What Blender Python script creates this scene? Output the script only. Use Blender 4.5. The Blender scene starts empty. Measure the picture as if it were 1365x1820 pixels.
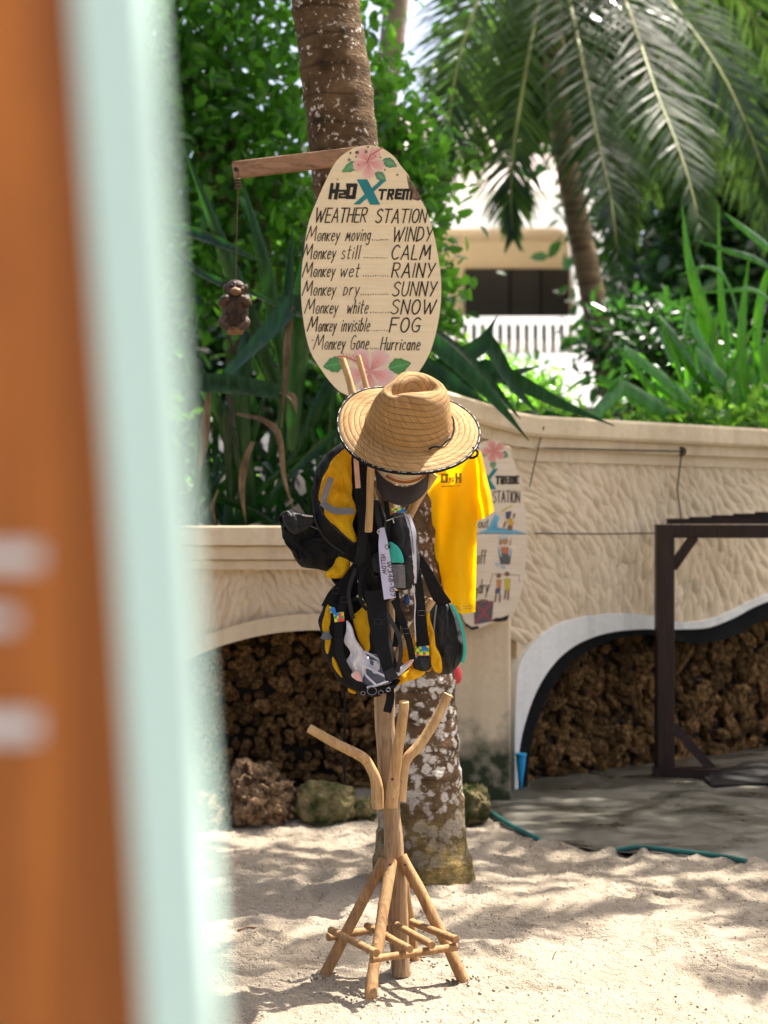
import bpy, bmesh, math, random
import numpy as np
from mathutils import Vector, Matrix, noise

random.seed(7)
rng = np.random.default_rng(7)
SC = bpy.context.scene
COL = SC.collection

# ------------------------------------------------------------------ camera
CAM_H = 1.3
FPX = 3000.0            # focal length in pixels of a 1365 x 1820 frame
HZ = 930.0              # picture row of the horizon
cd = bpy.data.cameras.new('camera')
cam = bpy.data.objects.new('camera', cd)
COL.objects.link(cam)
cam.location = (0, 0, CAM_H)
cam.rotation_euler = (math.radians(90), 0, 0)
cd.sensor_fit = 'VERTICAL'
cd.sensor_height = 36.0
cd.sensor_width = 27.0
cd.lens = 36.0 * FPX / 1820.0
cd.shift_y = (HZ - 910.0) / 1820.0
cd.clip_start = 0.05
cd.clip_end = 2000
cd.dof.use_dof = True
cd.dof.focus_distance = 4.85
cd.dof.aperture_fstop = 3.2
SC.camera = cam

# ------------------------------------------------------------------ sky, sun, exposure
SUN_TO = Vector((0.34, 0.25, 0.906)).normalized()
w = bpy.data.worlds.new('World')
SC.world = w
w.use_nodes = True
nt = w.node_tree
nt.nodes.clear()
sky = nt.nodes.new('ShaderNodeTexSky')
sky.sky_type = 'NISHITA'
sky.sun_disc = False
sky.sun_elevation = math.asin(SUN_TO.z)
sky.sun_rotation = math.atan2(SUN_TO.x, SUN_TO.y)
sky.dust_density = 7.0
sky.air_density = 0.6
sky.ozone_density = 1.0
bg = nt.nodes.new('ShaderNodeBackground')
bg.inputs['Strength'].default_value = 0.13
out = nt.nodes.new('ShaderNodeOutputWorld')
nt.links.new(sky.outputs[0], bg.inputs[0])
nt.links.new(bg.outputs[0], out.inputs[0])

sl = bpy.data.lights.new('sun', 'SUN')
sl.energy = 4.8
sl.angle = math.radians(0.5)
sl.color = (1.0, 0.94, 0.85)
so = bpy.data.objects.new('sun', sl)
COL.objects.link(so)
so.rotation_euler = (-SUN_TO).to_track_quat('-Z', 'Y').to_euler()
so.location = (6, 6, 14)

vs = SC.view_settings
vs.view_transform = 'Standard'
vs.look = 'None'
vs.gamma = 1.0
vs.exposure = 1.86
vs.use_curve_mapping = False
SC.render.engine = 'CYCLES'
SC.cycles.use_denoising = True
SC.cycles.denoiser = 'OPENIMAGEDENOISE'
SC.cycles.max_bounces = 7
SC.cycles.diffuse_bounces = 3
SC.cycles.glossy_bounces = 2
SC.cycles.transmission_bounces = 4
SC.cycles.transparent_max_bounces = 6
SC.cycles.sample_clamp_indirect = 6.0


# ------------------------------------------------------------------ helpers
def P(px, py, D):
    """a picture position at depth D as a point of the place"""
    return Vector(((px - 682.5) / FPX * D, D, CAM_H + (HZ - py) / FPX * D))


def link(o, parent=None):
    COL.objects.link(o)
    if parent is not None:
        o.parent = parent
    return o


def wloc(o):
    v = Vector((0, 0, 0))
    while o is not None:
        v = v + o.location
        o = o.parent
    return v


def tag(o, label=None, cat=None, group=None, kind=None):
    if label: o['label'] = label
    if cat: o['category'] = cat
    if group: o['group'] = group
    if kind: o['kind'] = kind
    return o


def thing(name, loc, label, cat, group=None):
    o = bpy.data.objects.new(name, None)
    o.empty_display_size = 0.1
    o.location = loc
    link(o)
    return tag(o, label, cat, group)


class MB:
    """collects world-space vertices and faces of ONE mesh"""
    def __init__(self):
        self.v = []; self.f = []; self.c = []; self.usecol = False

    def add(self, verts, faces, col=None):
        b = len(self.v)
        self.v.extend([tuple(p) for p in verts])
        self.f.extend([tuple(i + b for i in q) for q in faces])
        if col is not None:
            self.usecol = True
            if isinstance(col, list): self.c.extend(col)
            else: self.c.extend([col] * len(verts))
        else:
            self.c.extend([(1, 1, 1)] * len(verts))
        return self

    def box(self, c, s, rot=None):
        vs_ = []
        for x in (-1, 1):
            for y in (-1, 1):
                for z in (-1, 1):
                    p = Vector((x * s[0] / 2, y * s[1] / 2, z * s[2] / 2))
                    if rot is not None: p = rot @ p
                    vs_.append(Vector(c) + p)
        self.add(vs_, [(0, 1, 3, 2), (4, 6, 7, 5), (0, 4, 5, 1), (2, 3, 7, 6), (0, 2, 6, 4), (1, 5, 7, 3)])
        return self

    def bar(self, a, b, w, h, up=Vector((0, 0, 1))):
        a = Vector(a); b = Vector(b)
        t = (b - a).normalized()
        s = t.cross(up)
        if s.length < 1e-4: s = t.cross(Vector((0, 1, 0)))
        s.normalize(); u = s.cross(t).normalized()
        vs_ = []
        for p in (a, b):
            for i, j in ((-1, -1), (1, -1), (1, 1), (-1, 1)):
                vs_.append(p + s * (i * w / 2) + u * (j * h / 2))
        self.add(vs_, [(0, 3, 2, 1), (4, 5, 6, 7), (0, 1, 5, 4), (1, 2, 6, 5), (2, 3, 7, 6), (3, 0, 4, 7)])
        return self

    def tube(self, pts, radii, sides=8, cap=True, wob=0.0, sc=9.0, flat=1.0, ref=None):
        pts = [Vector(p) for p in pts]
        n = len(pts)
        if not hasattr(radii, '__len__'): radii = [radii] * n
        vs_ = []; fs = []
        prev = None
        for i, p in enumerate(pts):
            t = (pts[min(i + 1, n - 1)] - pts[max(i - 1, 0)]).normalized()
            if prev is None:
                r = ref or (Vector((1, 0, 0)) if abs(t.x) < 0.8 else Vector((0, 1, 0)))
                s = (r - t * r.dot(t)).normalized()
            else:
                s = (prev - t * prev.dot(t)).normalized()
            prev = s
            u = t.cross(s)
            for k in range(sides):
                a = 2 * math.pi * k / sides
                d = s * math.cos(a) + u * (math.sin(a) * flat)
                rr = radii[i]
                if wob: rr *= 1 + wob * noise.noise((p + d * rr) * sc)
                vs_.append(p + d * rr)
        for i in range(n - 1):
            for k in range(sides):
                k2 = (k + 1) % sides
                fs.append((i * sides + k, i * sides + k2, (i + 1) * sides + k2, (i + 1) * sides + k))
        if cap:
            fs.append(tuple(range(sides - 1, -1, -1)))
            fs.append(tuple((n - 1) * sides + k for k in range(sides)))
        self.add(vs_, fs)
        return self

    def ribbon(self, pts, widths, side, thick=0.0, fold=0.0, cols=None):
        """strip along pts; side = Vector or list; fold>0 pushes the midline along the normal"""
        pts = [Vector(p) for p in pts]
        n = len(pts)
        if not hasattr(widths, '__len__'): widths = [widths] * n
        vs_ = []; fs = []; cl = []
        for i, p in enumerate(pts):
            t = (pts[min(i + 1, n - 1)] - pts[max(i - 1, 0)])
            if t.length < 1e-7: t = Vector((0, 0, 1))
            t.normalize()
            s = side[i] if isinstance(side, list) else side
            s = (s - t * s.dot(t))
            if s.length < 1e-5: s = t.orthogonal()
            s.normalize()
            nn = t.cross(s).normalized()
            h = widths[i] / 2
            if thick:
                vs_ += [p - s * h, p + nn * (-fold * h), p + s * h, p + s * h + nn * thick, p + nn * (thick - fold * h), p - s * h + nn * thick]
            else:
                vs_ += [p - s * h, p + nn * (-fold * h), p + s * h]
        m = 6 if thick else 3
        for i in range(n - 1):
            a = i * m; b = a + m
            if thick:
                for k in range(6):
                    k2 = (k + 1) % 6
                    fs.append((a + k, a + k2, b + k2, b + k))
            else:
                fs += [(a, a + 1, b + 1, b), (a + 1, a + 2, b + 2, b + 1)]
        if thick:
            fs.append((5, 4, 3, 2, 1, 0)); e = (n - 1) * m
            fs.append((e, e + 1, e + 2, e + 3, e + 4, e + 5))
        self.add(vs_, fs)
        return self

    def build(self, name, mat, parent=None, smooth=False, autosm=None):
        me = bpy.data.meshes.new(name)
        off = wloc(parent) if parent is not None else Vector((0, 0, 0))
        me.from_pydata([(p[0] - off.x, p[1] - off.y, p[2] - off.z) for p in self.v], [], self.f)
        if self.usecol:
            ca = me.color_attributes.new('paint', 'FLOAT_COLOR', 'POINT')
            arr = np.ones((len(self.v), 4), dtype=np.float32)
            arr[:, :3] = np.array(self.c, dtype=np.float32)
            ca.data.foreach_set('color', arr.ravel())
        me.materials.append(mat)
        if smooth:
            me.polygons.foreach_set('use_smooth', [True] * len(me.polygons))
        me.update()
        o = bpy.data.objects.new(name, me)
        link(o, parent)
        if autosm:
            try:
                me.set_sharp_from_angle(angle=math.radians(autosm))
            except Exception: pass
        return o


def bevel(o, w=0.004, seg=2):
    m = o.modifiers.new('bevel', 'BEVEL'); m.width = w; m.segments = seg; m.limit_method = 'ANGLE'
    return o


def smooth_curve(pts, n, closed=False):
    """Catmull-Rom through pts (Vectors or tuples), n samples"""
    pts = [Vector(p) for p in pts]
    m = len(pts)
    if m == 2 and not closed:
        return [pts[0].lerp(pts[1], i / (n - 1)) for i in range(n)]
    res = []
    segs = m if closed else m - 1
    for i in range(n):
        u = i / n * segs if closed else i / (n - 1) * segs
        k = min(int(u), segs - 1); t = u - k
        if closed:
            p0, p1, p2, p3 = pts[(k - 1) % m], pts[k % m], pts[(k + 1) % m], pts[(k + 2) % m]
        else:
            p1, p2 = pts[k], pts[k + 1]
            p0 = pts[k - 1] if k > 0 else p1 * 2 - p2
            p3 = pts[k + 2] if k + 2 < m else p2 * 2 - p1
        res.append(0.5 * ((2 * p1) + (p2 - p0) * t + (2 * p0 - 5 * p1 + 4 * p2 - p3) * t * t + (3 * p1 - p0 - 3 * p2 + p3) * t * t * t))
    return res


def interp(seq, t):
    u = t * (len(seq) - 1); k = min(int(u), len(seq) - 2)
    return seq[k] + (seq[k + 1] - seq[k]) * (u - k)


# ------------------------------------------------------------------ materials
MATS = {}


def nodes_of(name):
    m = bpy.data.materials.new(name)
    m.use_nodes = True
    t = m.node_tree
    t.nodes.clear()
    o = t.nodes.new('ShaderNodeOutputMaterial')
    b = t.nodes.new('ShaderNodeBsdfPrincipled')
    t.links.new(b.outputs[0], o.inputs[0])
    MATS[name] = m
    return m, t, b, o


def N(t, kind, **kw):
    n = t.nodes.new(kind)
    for k, v in kw.items():
        if k.startswith('i_'):
            n.inputs[k[2:].replace('_', ' ')].default_value = v
        else:
            setattr(n, k, v)
    return n


def ramp(t, fac, stops, interp_='LINEAR'):
    r = t.nodes.new('ShaderNodeValToRGB')
    r.color_ramp.interpolation = interp_
    e = r.color_ramp.elements
    while len(e) > 1: e.remove(e[-1])
    e[0].position = stops[0][0]; e[0].color = (*stops[0][1], 1)
    for p, c in stops[1:]:
        x = e.new(p); x.color = (*c, 1)
    if fac is not None: t.links.new(fac, r.inputs[0])
    return r


def mixc(t, fac, a, b, mode='MIX'):
    n = t.nodes.new('ShaderNodeMix'); n.data_type = 'RGBA'; n.blend_type = mode
    def put(i, v):
        if isinstance(v, (int, float)): n.inputs[i].default_value = v
        elif isinstance(v, tuple): n.inputs[i].default_value = (*v, 1) if len(v) == 3 else v
        else: t.links.new(v, n.inputs[i])
    put(0, fac); put(6, a); put(7, b)
    return n.outputs[2]


def mth(t, op, a, b=0.0, c=None, clamp=False):
    n = t.nodes.new('ShaderNodeMath'); n.operation = op; n.use_clamp = clamp
    for i, v in enumerate((a, b) if c is None else (a, b, c)):
        if isinstance(v, (int, float)): n.inputs[i].default_value = v
        else: t.links.new(v, n.inputs[i])
    return n.outputs[0]


def coords(t, kind='Object', scale=(1, 1, 1), rot=(0, 0, 0)):
    c = t.nodes.new('ShaderNodeTexCoord')
    m = t.nodes.new('ShaderNodeMapping')
    m.inputs['Scale'].default_value = scale
    m.inputs['Rotation'].default_value = rot
    t.links.new(c.outputs[kind], m.inputs[0])
    return m.outputs[0]


def ntex(t, vec, scale, detail=4, rough=0.55, dist=0.0):
    n = t.nodes.new('ShaderNodeTexNoise')
    n.inputs['Scale'].default_value = scale; n.inputs['Detail'].default_value = detail
    n.inputs['Roughness'].default_value = rough; n.inputs['Distortion'].default_value = dist
    t.links.new(vec, n.inputs['Vector'])
    return n.outputs['Fac']


def bumpn(t, bsdf, h, strength, dist=0.01):
    b = t.nodes.new('ShaderNodeBump')
    b.inputs['Strength'].default_value = strength; b.inputs['Distance'].default_value = dist
    t.links.new(h, b.inputs['Height'])
    t.links.new(b.outputs[0], bsdf.inputs['Normal'])
    return b


def pmat(name, c1, c2=None, rough=0.75, vscale=6.0, bump=0.25, bscale=60.0, bdist=0.004, spec=0.3, stretch=(1, 1, 1),
         rot=(0, 0, 0), objrand=0.0, transl=0.0, tcol=None, metallic=0.0, sheen=0.0, contrast=(0.35, 0.65), detail=5, kind='Object'):
    m, t, b, o = nodes_of(name)
    v = coords(t, kind, stretch, rot)
    c2 = c2 or tuple(x * 0.7 for x in c1)
    f = ntex(t, v, vscale, detail)
    col = ramp(t, f, [(contrast[0], c2), (contrast[1], c1)]).outputs[0]
    if objrand:
        oi = t.nodes.new('ShaderNodeObjectInfo')
        k = mth(t, 'MULTIPLY_ADD', oi.outputs['Random'], objrand * 2, 1 - objrand)
        hs = t.nodes.new('ShaderNodeHueSaturation')
        t.links.new(k, hs.inputs['Value']); t.links.new(col, hs.inputs['Color'])
        col = hs.outputs[0]
    t.links.new(col, b.inputs['Base Color'])
    b.inputs['Roughness'].default_value = rough
    b.inputs['Specular IOR Level'].default_value = spec
    b.inputs['Metallic'].default_value = metallic
    if sheen: b.inputs['Sheen Weight'].default_value = sheen
    if bump: bumpn(t, b, ntex(t, v, bscale, 4), bump, bdist)
    if transl:
        tr = t.nodes.new('ShaderNodeBsdfTranslucent')
        if tcol: tr.inputs[0].default_value = (*tcol, 1)
        else: t.links.new(col, tr.inputs[0])
        mx = t.nodes.new('ShaderNodeMixShader'); mx.inputs[0].default_value = transl
        t.links.new(b.outputs[0], mx.inputs[1]); t.links.new(tr.outputs[0], mx.inputs[2])
        t.links.new(mx.outputs[0], o.inputs[0])
    return m


def leafmat(name, dark, light, tcol, transl=0.45, rough=0.35, spec=0.5, streak=None):
    """leaf: colour varies by the per-leaf attribute 'tone' and by object, light shines through"""
    m, t, b, o = nodes_of(name)
    at = N(t, 'ShaderNodeAttribute', attribute_name='tone')
    oi = t.nodes.new('ShaderNodeObjectInfo')
    f = mth(t, 'FRACT', mth(t, 'ADD', at.outputs['Fac'], oi.outputs['Random']))
    col = ramp(t, f, [(0.0, dark), (0.55, tuple((a + b_) / 2 for a, b_ in zip(dark, light))), (1.0, light)]).outputs[0]
    v = coords(t, 'Object')
    col = mixc(t, mth(t, 'MULTIPLY', ntex(t, v, 5.0, 3), 0.6), col, dark)
    if streak:
        sv_ = ntex(t, coords(t, 'Object', streak), 1.0, 4, 0.6)
        col = mixc(t, mth(t, 'MULTIPLY', ramp(t, sv_, [(0.42, (0, 0, 0)), (0.62, (1, 1, 1))]).outputs[0], 0.55), col, tuple(min(1, x * 2.2 + .01) for x in light))
        brn = ramp(t, ntex(t, v, 9.0, 5, 0.7), [(0.66, (0, 0, 0)), (0.72, (1, 1, 1))]).outputs[0]
        col = mixc(t, mth(t, 'MULTIPLY', brn, 0.7), col, (0.14, 0.10, 0.045))
        bumpn(t, b, sv_, 0.35, 0.006)
    t.links.new(col, b.inputs['Base Color'])
    b.inputs['Roughness'].default_value = rough
    b.inputs['Specular IOR Level'].default_value = spec
    tr = t.nodes.new('ShaderNodeBsdfTranslucent')
    tc = mixc(t, f, tuple(x * 0.7 for x in tcol), tcol)
    t.links.new(tc, tr.inputs[0])
    mx = t.nodes.new('ShaderNodeMixShader'); mx.inputs[0].default_value = transl
    t.links.new(b.outputs[0], mx.inputs[1]); t.links.new(tr.outputs[0], mx.inputs[2])
    t.links.new(mx.outputs[0], o.inputs[0])
    return m


# --- sand
def make_sand():
    m, t, b, o = nodes_of('sand')
    v = coords(t)
    big = ntex(t, v, 2.2, 5); fine = ntex(t, v, 160, 3); speck = ntex(t, v, 55, 4, 0.6)
    c = ramp(t, big, [(0.3, (0.24, 0.198, 0.147)), (0.7, (0.32, 0.27, 0.21))]).outputs[0]
    c = mixc(t, mth(t, 'MULTIPLY', fine, 0.35), c, (0.42, 0.34, 0.25))
    sp = ramp(t, speck, [(0.68, (0, 0, 0)), (0.74, (1, 1, 1))]).outputs[0]
    c = mixc(t, mth(t, 'MULTIPLY', sp, 0.45), c, (0.25, 0.18, 0.12))
    t.links.new(c, b.inputs['Base Color'])
    b.inputs['Roughness'].default_value = 0.95
    b.inputs['Specular IOR Level'].default_value = 0.1
    h = mth(t, 'ADD', mth(t, 'MULTIPLY', ntex(t, v, 45, 5), 1.0), mth(t, 'MULTIPLY', fine, 0.5))
    bumpn(t, b, h, 0.9, 0.03)
make_sand()


def make_concrete():
    m, t, b, o = nodes_of('wet_concrete')
    v = coords(t, 'Object', (1, 1.3, 1))
    n1 = ntex(t, v, 2.6, 8, 0.66, 0.8); n2 = ntex(t, v, 16, 6, 0.65)
    c = ramp(t, n1, [(0.34, (0.016, 0.013, 0.009)), (0.5, (0.055, 0.046, 0.033)), (0.68, (0.15, 0.13, 0.10))]).outputs[0]
    c = mixc(t, mth(t, 'MULTIPLY', n2, 0.5), c, (0.10, 0.10, 0.075))
    t.links.new(c, b.inputs['Base Color'])
    r = ramp(t, n1, [(0.35, (0.18, 0.18, 0.18)), (0.6, (0.75, 0.75, 0.75))]).outputs[0]
    t.links.new(r, b.inputs['Roughness'])
    bumpn(t, b, n2, 0.25, 0.01)
make_concrete()


def make_plaster(name, c1, c2, mossz=None):
    m, t, b, o = nodes_of(name)
    v = coords(t)
    n1 = ntex(t, v, 1.6, 6, 0.6); n2 = ntex(t, v, 30, 5)
    vs_ = coords(t, 'Object', (14, 14, 0.8))
    st = ntex(t, vs_, 1.0, 4)
    c = ramp(t, n1, [(0.3, c2), (0.65, c1)]).outputs[0]
    c = mixc(t, mth(t, 'MULTIPLY', ramp(t, st, [(0.5, (0, 0, 0)), (0.75, (1, 1, 1))]).outputs[0], 0.35), c, tuple(x * 0.6 for x in c2))
    c = mixc(t, mth(t, 'MULTIPLY', ramp(t, n2, [(0.55, (0, 0, 0)), (0.7, (1, 1, 1))]).outputs[0], 0.25), c, tuple(x * 0.75 for x in c2))
    al = ramp(t, ntex(t, v, 3.1, 7, 0.7), [(0.56, (0, 0, 0)), (0.75, (1, 1, 1))]).outputs[0]
    c = mixc(t, mth(t, 'MULTIPLY', al, 0.45), c, (0.16, 0.135, 0.09))
    if mossz:
        g = t.nodes.new('ShaderNodeNewGeometry')
        s = t.nodes.new('ShaderNodeSeparateXYZ'); t.links.new(g.outputs['Position'], s.inputs[0])
        hgt = mth(t, 'ADD', s.outputs[2], mth(t, 'MULTIPLY', mth(t, 'SUBTRACT', ntex(t, v, 7, 4), 0.5), 0.7))
        f = mth(t, 'SUBTRACT', 1.0, mth(t, 'DIVIDE', hgt, mossz, None, True), None, True)
        f = mth(t, 'MULTIPLY', f, 1.5, None, True)
        c = mixc(t, f, c, (0.035, 0.045, 0.02))
    t.links.new(c, b.inputs['Base Color'])
    b.inputs['Roughness'].default_value = 0.88
    b.inputs['Specular IOR Level'].default_value = 0.2
    bumpn(t, b, mth(t, 'ADD', n2, mth(t, 'MULTIPLY', n1, 0.5)), 0.35, 0.008)
make_plaster('plaster', (0.74, 0.60, 0.425), (0.55, 0.43, 0.285))
make_plaster('coping_plaster', (0.74, 0.60, 0.42), (0.52, 0.41, 0.265))
make_plaster('pier_plaster', (0.76, 0.61, 0.41), (0.62, 0.48, 0.31), 0.38)
make_plaster('white_trim', (0.80, 0.79, 0.75), (0.60, 0.58, 0.53))
pmat('black_strip', (0.006, 0.006, 0.006), (0.01, 0.01, 0.01), 0.8, spec=0.08)
pmat('mortar', (0.035, 0.024, 0.014), (0.02, 0.014, 0.009), 0.95)
pmat('coral_stone', (0.50, 0.275, 0.10), (0.075, 0.04, 0.016), 0.95, 2.0, 0.9, 5.0, 0.2, 0.1, objrand=0.55, contrast=(0.36, 0.64), detail=8)
pmat('coral_stone_wide', (0.42, 0.23, 0.085), (0.06, 0.032, 0.013), 0.95, 30, 0.9, 90, 0.01, 0.1)
pmat('coral_rock', (0.34, 0.22, 0.12), (0.06, 0.036, 0.02), 0.95, 22, 1.0, 70, 0.03, 0.1, contrast=(0.4, 0.6))
pmat('mossy_rock', (0.20, 0.155, 0.075), (0.028, 0.04, 0.010), 0.95, 16, 0.8, 60, 0.02, 0.1)
pmat('soil', (0.06, 0.045, 0.03), (0.03, 0.024, 0.016), 0.95, 3, 0.5, 30, 0.03)
pmat('lawn_ground', (0.07, 0.085, 0.03), (0.04, 0.05, 0.02), 0.95, 1.0, 0.5, 10, 0.05)


def make_trunk():
    m, t, b, o = nodes_of('palm_bark')
    g = t.nodes.new('ShaderNodeNewGeometry')
    sp = t.nodes.new('ShaderNodeSeparateXYZ'); t.links.new(g.outputs['Position'], sp.inputs[0])
    z = sp.outputs[2]
    v = coords(t)
    vst = coords(t, 'Object', (1, 1, 2.6))
    n1 = ntex(t, v, 12, 6, 0.6)
    c = ramp(t, n1, [(0.3, (0.036, 0.021, 0.011)), (0.7, (0.16, 0.098, 0.052))]).outputs[0]
    rg_ = ramp(t, mth(t, 'FRACT', mth(t, 'ADD', mth(t, 'MULTIPLY', z, 9.5), mth(t, 'MULTIPLY', ntex(t, v, 6, 3), 0.5))), [(0.0, (1, 1, 1)), (0.10, (0, 0, 0)), (0.92, (0, 0, 0)), (1.0, (1, 1, 1))]).outputs[0]
    c = mixc(t, mth(t, 'MULTIPLY', rg_, 0.6), c, (0.02, 0.012, 0.007))
    # lichen blotches: larger and denser low on the trunk
    vo = t.nodes.new('ShaderNodeTexVoronoi'); vo.inputs['Scale'].default_value = 27; vo.inputs['Randomness'].default_value = 1
    wv = t.nodes.new('ShaderNodeVectorMath'); wv.operation = 'ADD'
    nn = t.nodes.new('ShaderNodeTexNoise'); nn.inputs['Scale'].default_value = 20
    t.links.new(v, nn.inputs['Vector'])
    sc_ = t.nodes.new('ShaderNodeVectorMath'); sc_.operation = 'SCALE'; sc_.inputs['Scale'].default_value = 0.05
    t.links.new(nn.outputs['Color'], sc_.inputs[0]); t.links.new(v, wv.inputs[0]); t.links.new(sc_.outputs[0], wv.inputs[1])
    t.links.new(wv.outputs[0], vo.inputs['Vector'])
    blot = mth(t, 'SUBTRACT', 1.0, mth(t, 'MULTIPLY', vo.outputs['Distance'], 1.15))
    clus = mth(t, 'ADD', mth(t, 'MULTIPLY', ntex(t, vst, 7.5, 6, 0.7), 0.85), mth(t, 'MULTIPLY', mth(t, 'SINE', mth(t, 'MULTIPLY', z, 62.0)), 0.055))
    low = mth(t, 'SUBTRACT', 1.0, mth(t, 'DIVIDE', z, 2.0, None, True), None, True)
    thr = mth(t, 'ADD', mth(t, 'ADD', mth(t, 'MULTIPLY', blot, 0.42), clus), mth(t, 'MULTIPLY', low, 0.27))
    mask = ramp(t, thr, [(0.795, (0, 0, 0)), (0.87, (1, 1, 1))]).outputs[0]
    speck = ramp(t, ntex(t, v, 48, 2), [(0.615, (0, 0, 0)), (0.66, (1, 1, 1))]).outputs[0]
    mask2 = mth(t, 'MULTIPLY', speck, ramp(t, ntex(t, v, 4.2, 2), [(0.40, (0, 0, 0)), (0.52, (1, 1, 1))]).outputs[0])
    lich = ramp(t, ntex(t, v, 70, 3), [(0.3, (0.36, 0.31, 0.26)), (0.7, (0.66, 0.61, 0.54))]).outputs[0]
    c = mixc(t, mth(t, 'MULTIPLY', mask2, 0.8), c, lich)
    # only below the moss line is the lichen thinned
    hm = mth(t, 'ADD', z, mth(t, 'MULTIPLY', mth(t, 'SUBTRACT', ntex(t, v, 9, 4), 0.5), 0.35))
    moss = mth(t, 'SUBTRACT', 1.0, mth(t, 'DIVIDE', hm, 0.42, None, True), None, True)
    c = mixc(t, mth(t, 'MULTIPLY', mask, mth(t, 'SUBTRACT', 1.0, mth(t, 'MULTIPLY', moss, 0.8))), c, lich)
    mossc = ramp(t, ntex(t, v, 14, 6, 0.7), [(0.35, (0.055, 0.042, 0.015)), (0.5, (0.14, 0.10, 0.035)), (0.68, (0.34, 0.24, 0.07))]).outputs[0]
    c = mixc(t, mth(t, 'MULTIPLY', moss, 1.1, None, True), c, mossc)
    t.links.new(c, b.inputs['Base Color'])
    b.inputs['Roughness'].default_value = 0.9
    b.inputs['Specular IOR Level'].default_value = 0.15
    bumpn(t, b, mth(t, 'ADD', n1, mth(t, 'MULTIPLY', ntex(t, vst, 40, 4), 0.6)), 0.7, 0.02)
make_trunk()
pmat('far_bark', (0.24, 0.16, 0.09), (0.09, 0.055, 0.03), 0.9, 3, 0.6, 20, 0.03, stretch=(1, 1, 5))
pmat('pale_bark', (0.42, 0.31, 0.25), (0.26, 0.18, 0.14), 0.9, 2, 0.6, 15, 0.03, stretch=(1, 1, 3))
pmat('twig_bark', (0.16, 0.11, 0.07), (0.07, 0.05, 0.03), 0.9, 8)


def make_wood(name, c1, c2, crack, scale=(26, 26, 2.0), rough=0.7):
    m, t, b, o = nodes_of(name)
    v = coords(t, 'Object', scale)
    v0 = coords(t)
    g1 = ntex(t, v, 1.6, 8, 0.7, 1.2); g2 = ntex(t, v, 4.5, 6, 0.65, 0.5); big = ntex(t, v0, 5, 4)
    c = ramp(t, g1, [(0.36, c2), (0.62, c1)]).outputs[0]
    c = mixc(t, mth(t, 'MULTIPLY', ramp(t, big, [(0.5, (0, 0, 0)), (0.72, (1, 1, 1))]).outputs[0], 0.5), c, c2)
    c = mixc(t, mth(t, 'MULTIPLY', ramp(t, g2, [(0.60, (0, 0, 0)), (0.68, (1, 1, 1))]).outputs[0], 0.8), c, crack)
    t.links.new(c, b.inputs['Base Color'])
    b.inputs['Roughness'].default_value = rough
    b.inputs['Specular IOR Level'].default_value = 0.3
    bumpn(t, b, mth(t, 'ADD', g1, g2), 0.5, 0.006)
make_wood('stand_wood', (0.40, 0.265, 0.145), (0.17, 0.098, 0.045), (0.05, 0.028, 0.014))
make_wood('peg_wood', (0.54, 0.36, 0.17), (0.36, 0.205, 0.08), (0.16, 0.07, 0.03))
make_wood('leg_wood', (0.38, 0.215, 0.088), (0.20, 0.10, 0.038), (0.10, 0.05, 0.02))
make_wood('plank_wood', (0.34, 0.19, 0.11), (0.19, 0.10, 0.055), (0.05, 0.025, 0.015), (2, 20, 20))
make_wood('pergola_wood', (0.040, 0.016, 0.010), (0.016, 0.008, 0.005), (0.012, 0.006, 0.004), (18, 18, 2), 0.5)
make_wood('orange_wood', (0.62, 0.20, 0.032), (0.32, 0.095, 0.018), (0.12, 0.04, 0.012), (9, 9, 0.8), 0.45)
pmat('mint_paint', (0.65, 0.88, 0.79), (0.62, 0.85, 0.76), 0.45, 3, 0.1, 40, 0.002, 0.4)
pmat('white_paint', (0.78, 0.76, 0.72), None, 0.6)
# --- sign board and paints
def make_board(name, c1, c2):
    m, t, b, o = nodes_of(name)
    v = coords(t, 'Object', (2, 2, 26))
    v0 = coords(t)
    c = ramp(t, ntex(t, v, 3, 5), [(0.3, c2), (0.7, c1)]).outputs[0]
    c = mixc(t, mth(t, 'MULTIPLY', ramp(t, ntex(t, v0, 6, 5), [(0.5, (0, 0, 0)), (0.8, (1, 1, 1))]).outputs[0], 0.4), c, tuple(x * 0.75 for x in c2))
    t.links.new(c, b.inputs['Base Color'])
    b.inputs['Roughness'].default_value = 0.6
    bumpn(t, b, ntex(t, v, 8, 4), 0.08, 0.002)
make_board('cream_board', (0.84, 0.69, 0.46), (0.77, 0.61, 0.39))
make_board('pale_board', (0.80, 0.68, 0.52), (0.70, 0.57, 0.42))
pmat('board_edge', (0.20, 0.12, 0.06), (0.09, 0.05, 0.03), 0.9, 20)
pmat('rot', (0.30, 0.20, 0.14), (0.10, 0.06, 0.04), 0.95, 40, 0.9, 120, 0.01)
pmat('ink', (0.022, 0.014, 0.01), (0.045, 0.026, 0.018), 0.6, 30, 0)
pmat('black_paint', (0.013, 0.011, 0.010), (0.035, 0.028, 0.022), 0.6, 24, 0)
pmat('teal_paint', (0.02, 0.22, 0.24), (0.018, 0.17, 0.19), 0.55, 10, 0)


def make_art():
    m, t, b, o = nodes_of('painted_art')
    at = N(t, 'ShaderNodeAttribute', attribute_name='paint')
    v = coords(t)
    c = mixc(t, mth(t, 'MULTIPLY', ntex(t, v, 130, 4), 0.3), at.outputs['Color'], (0.35, 0.28, 0.2))
    t.links.new(c, b.inputs['Base Color'])
    b.inputs['Roughness'].default_value = 0.6
make_art()


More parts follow.
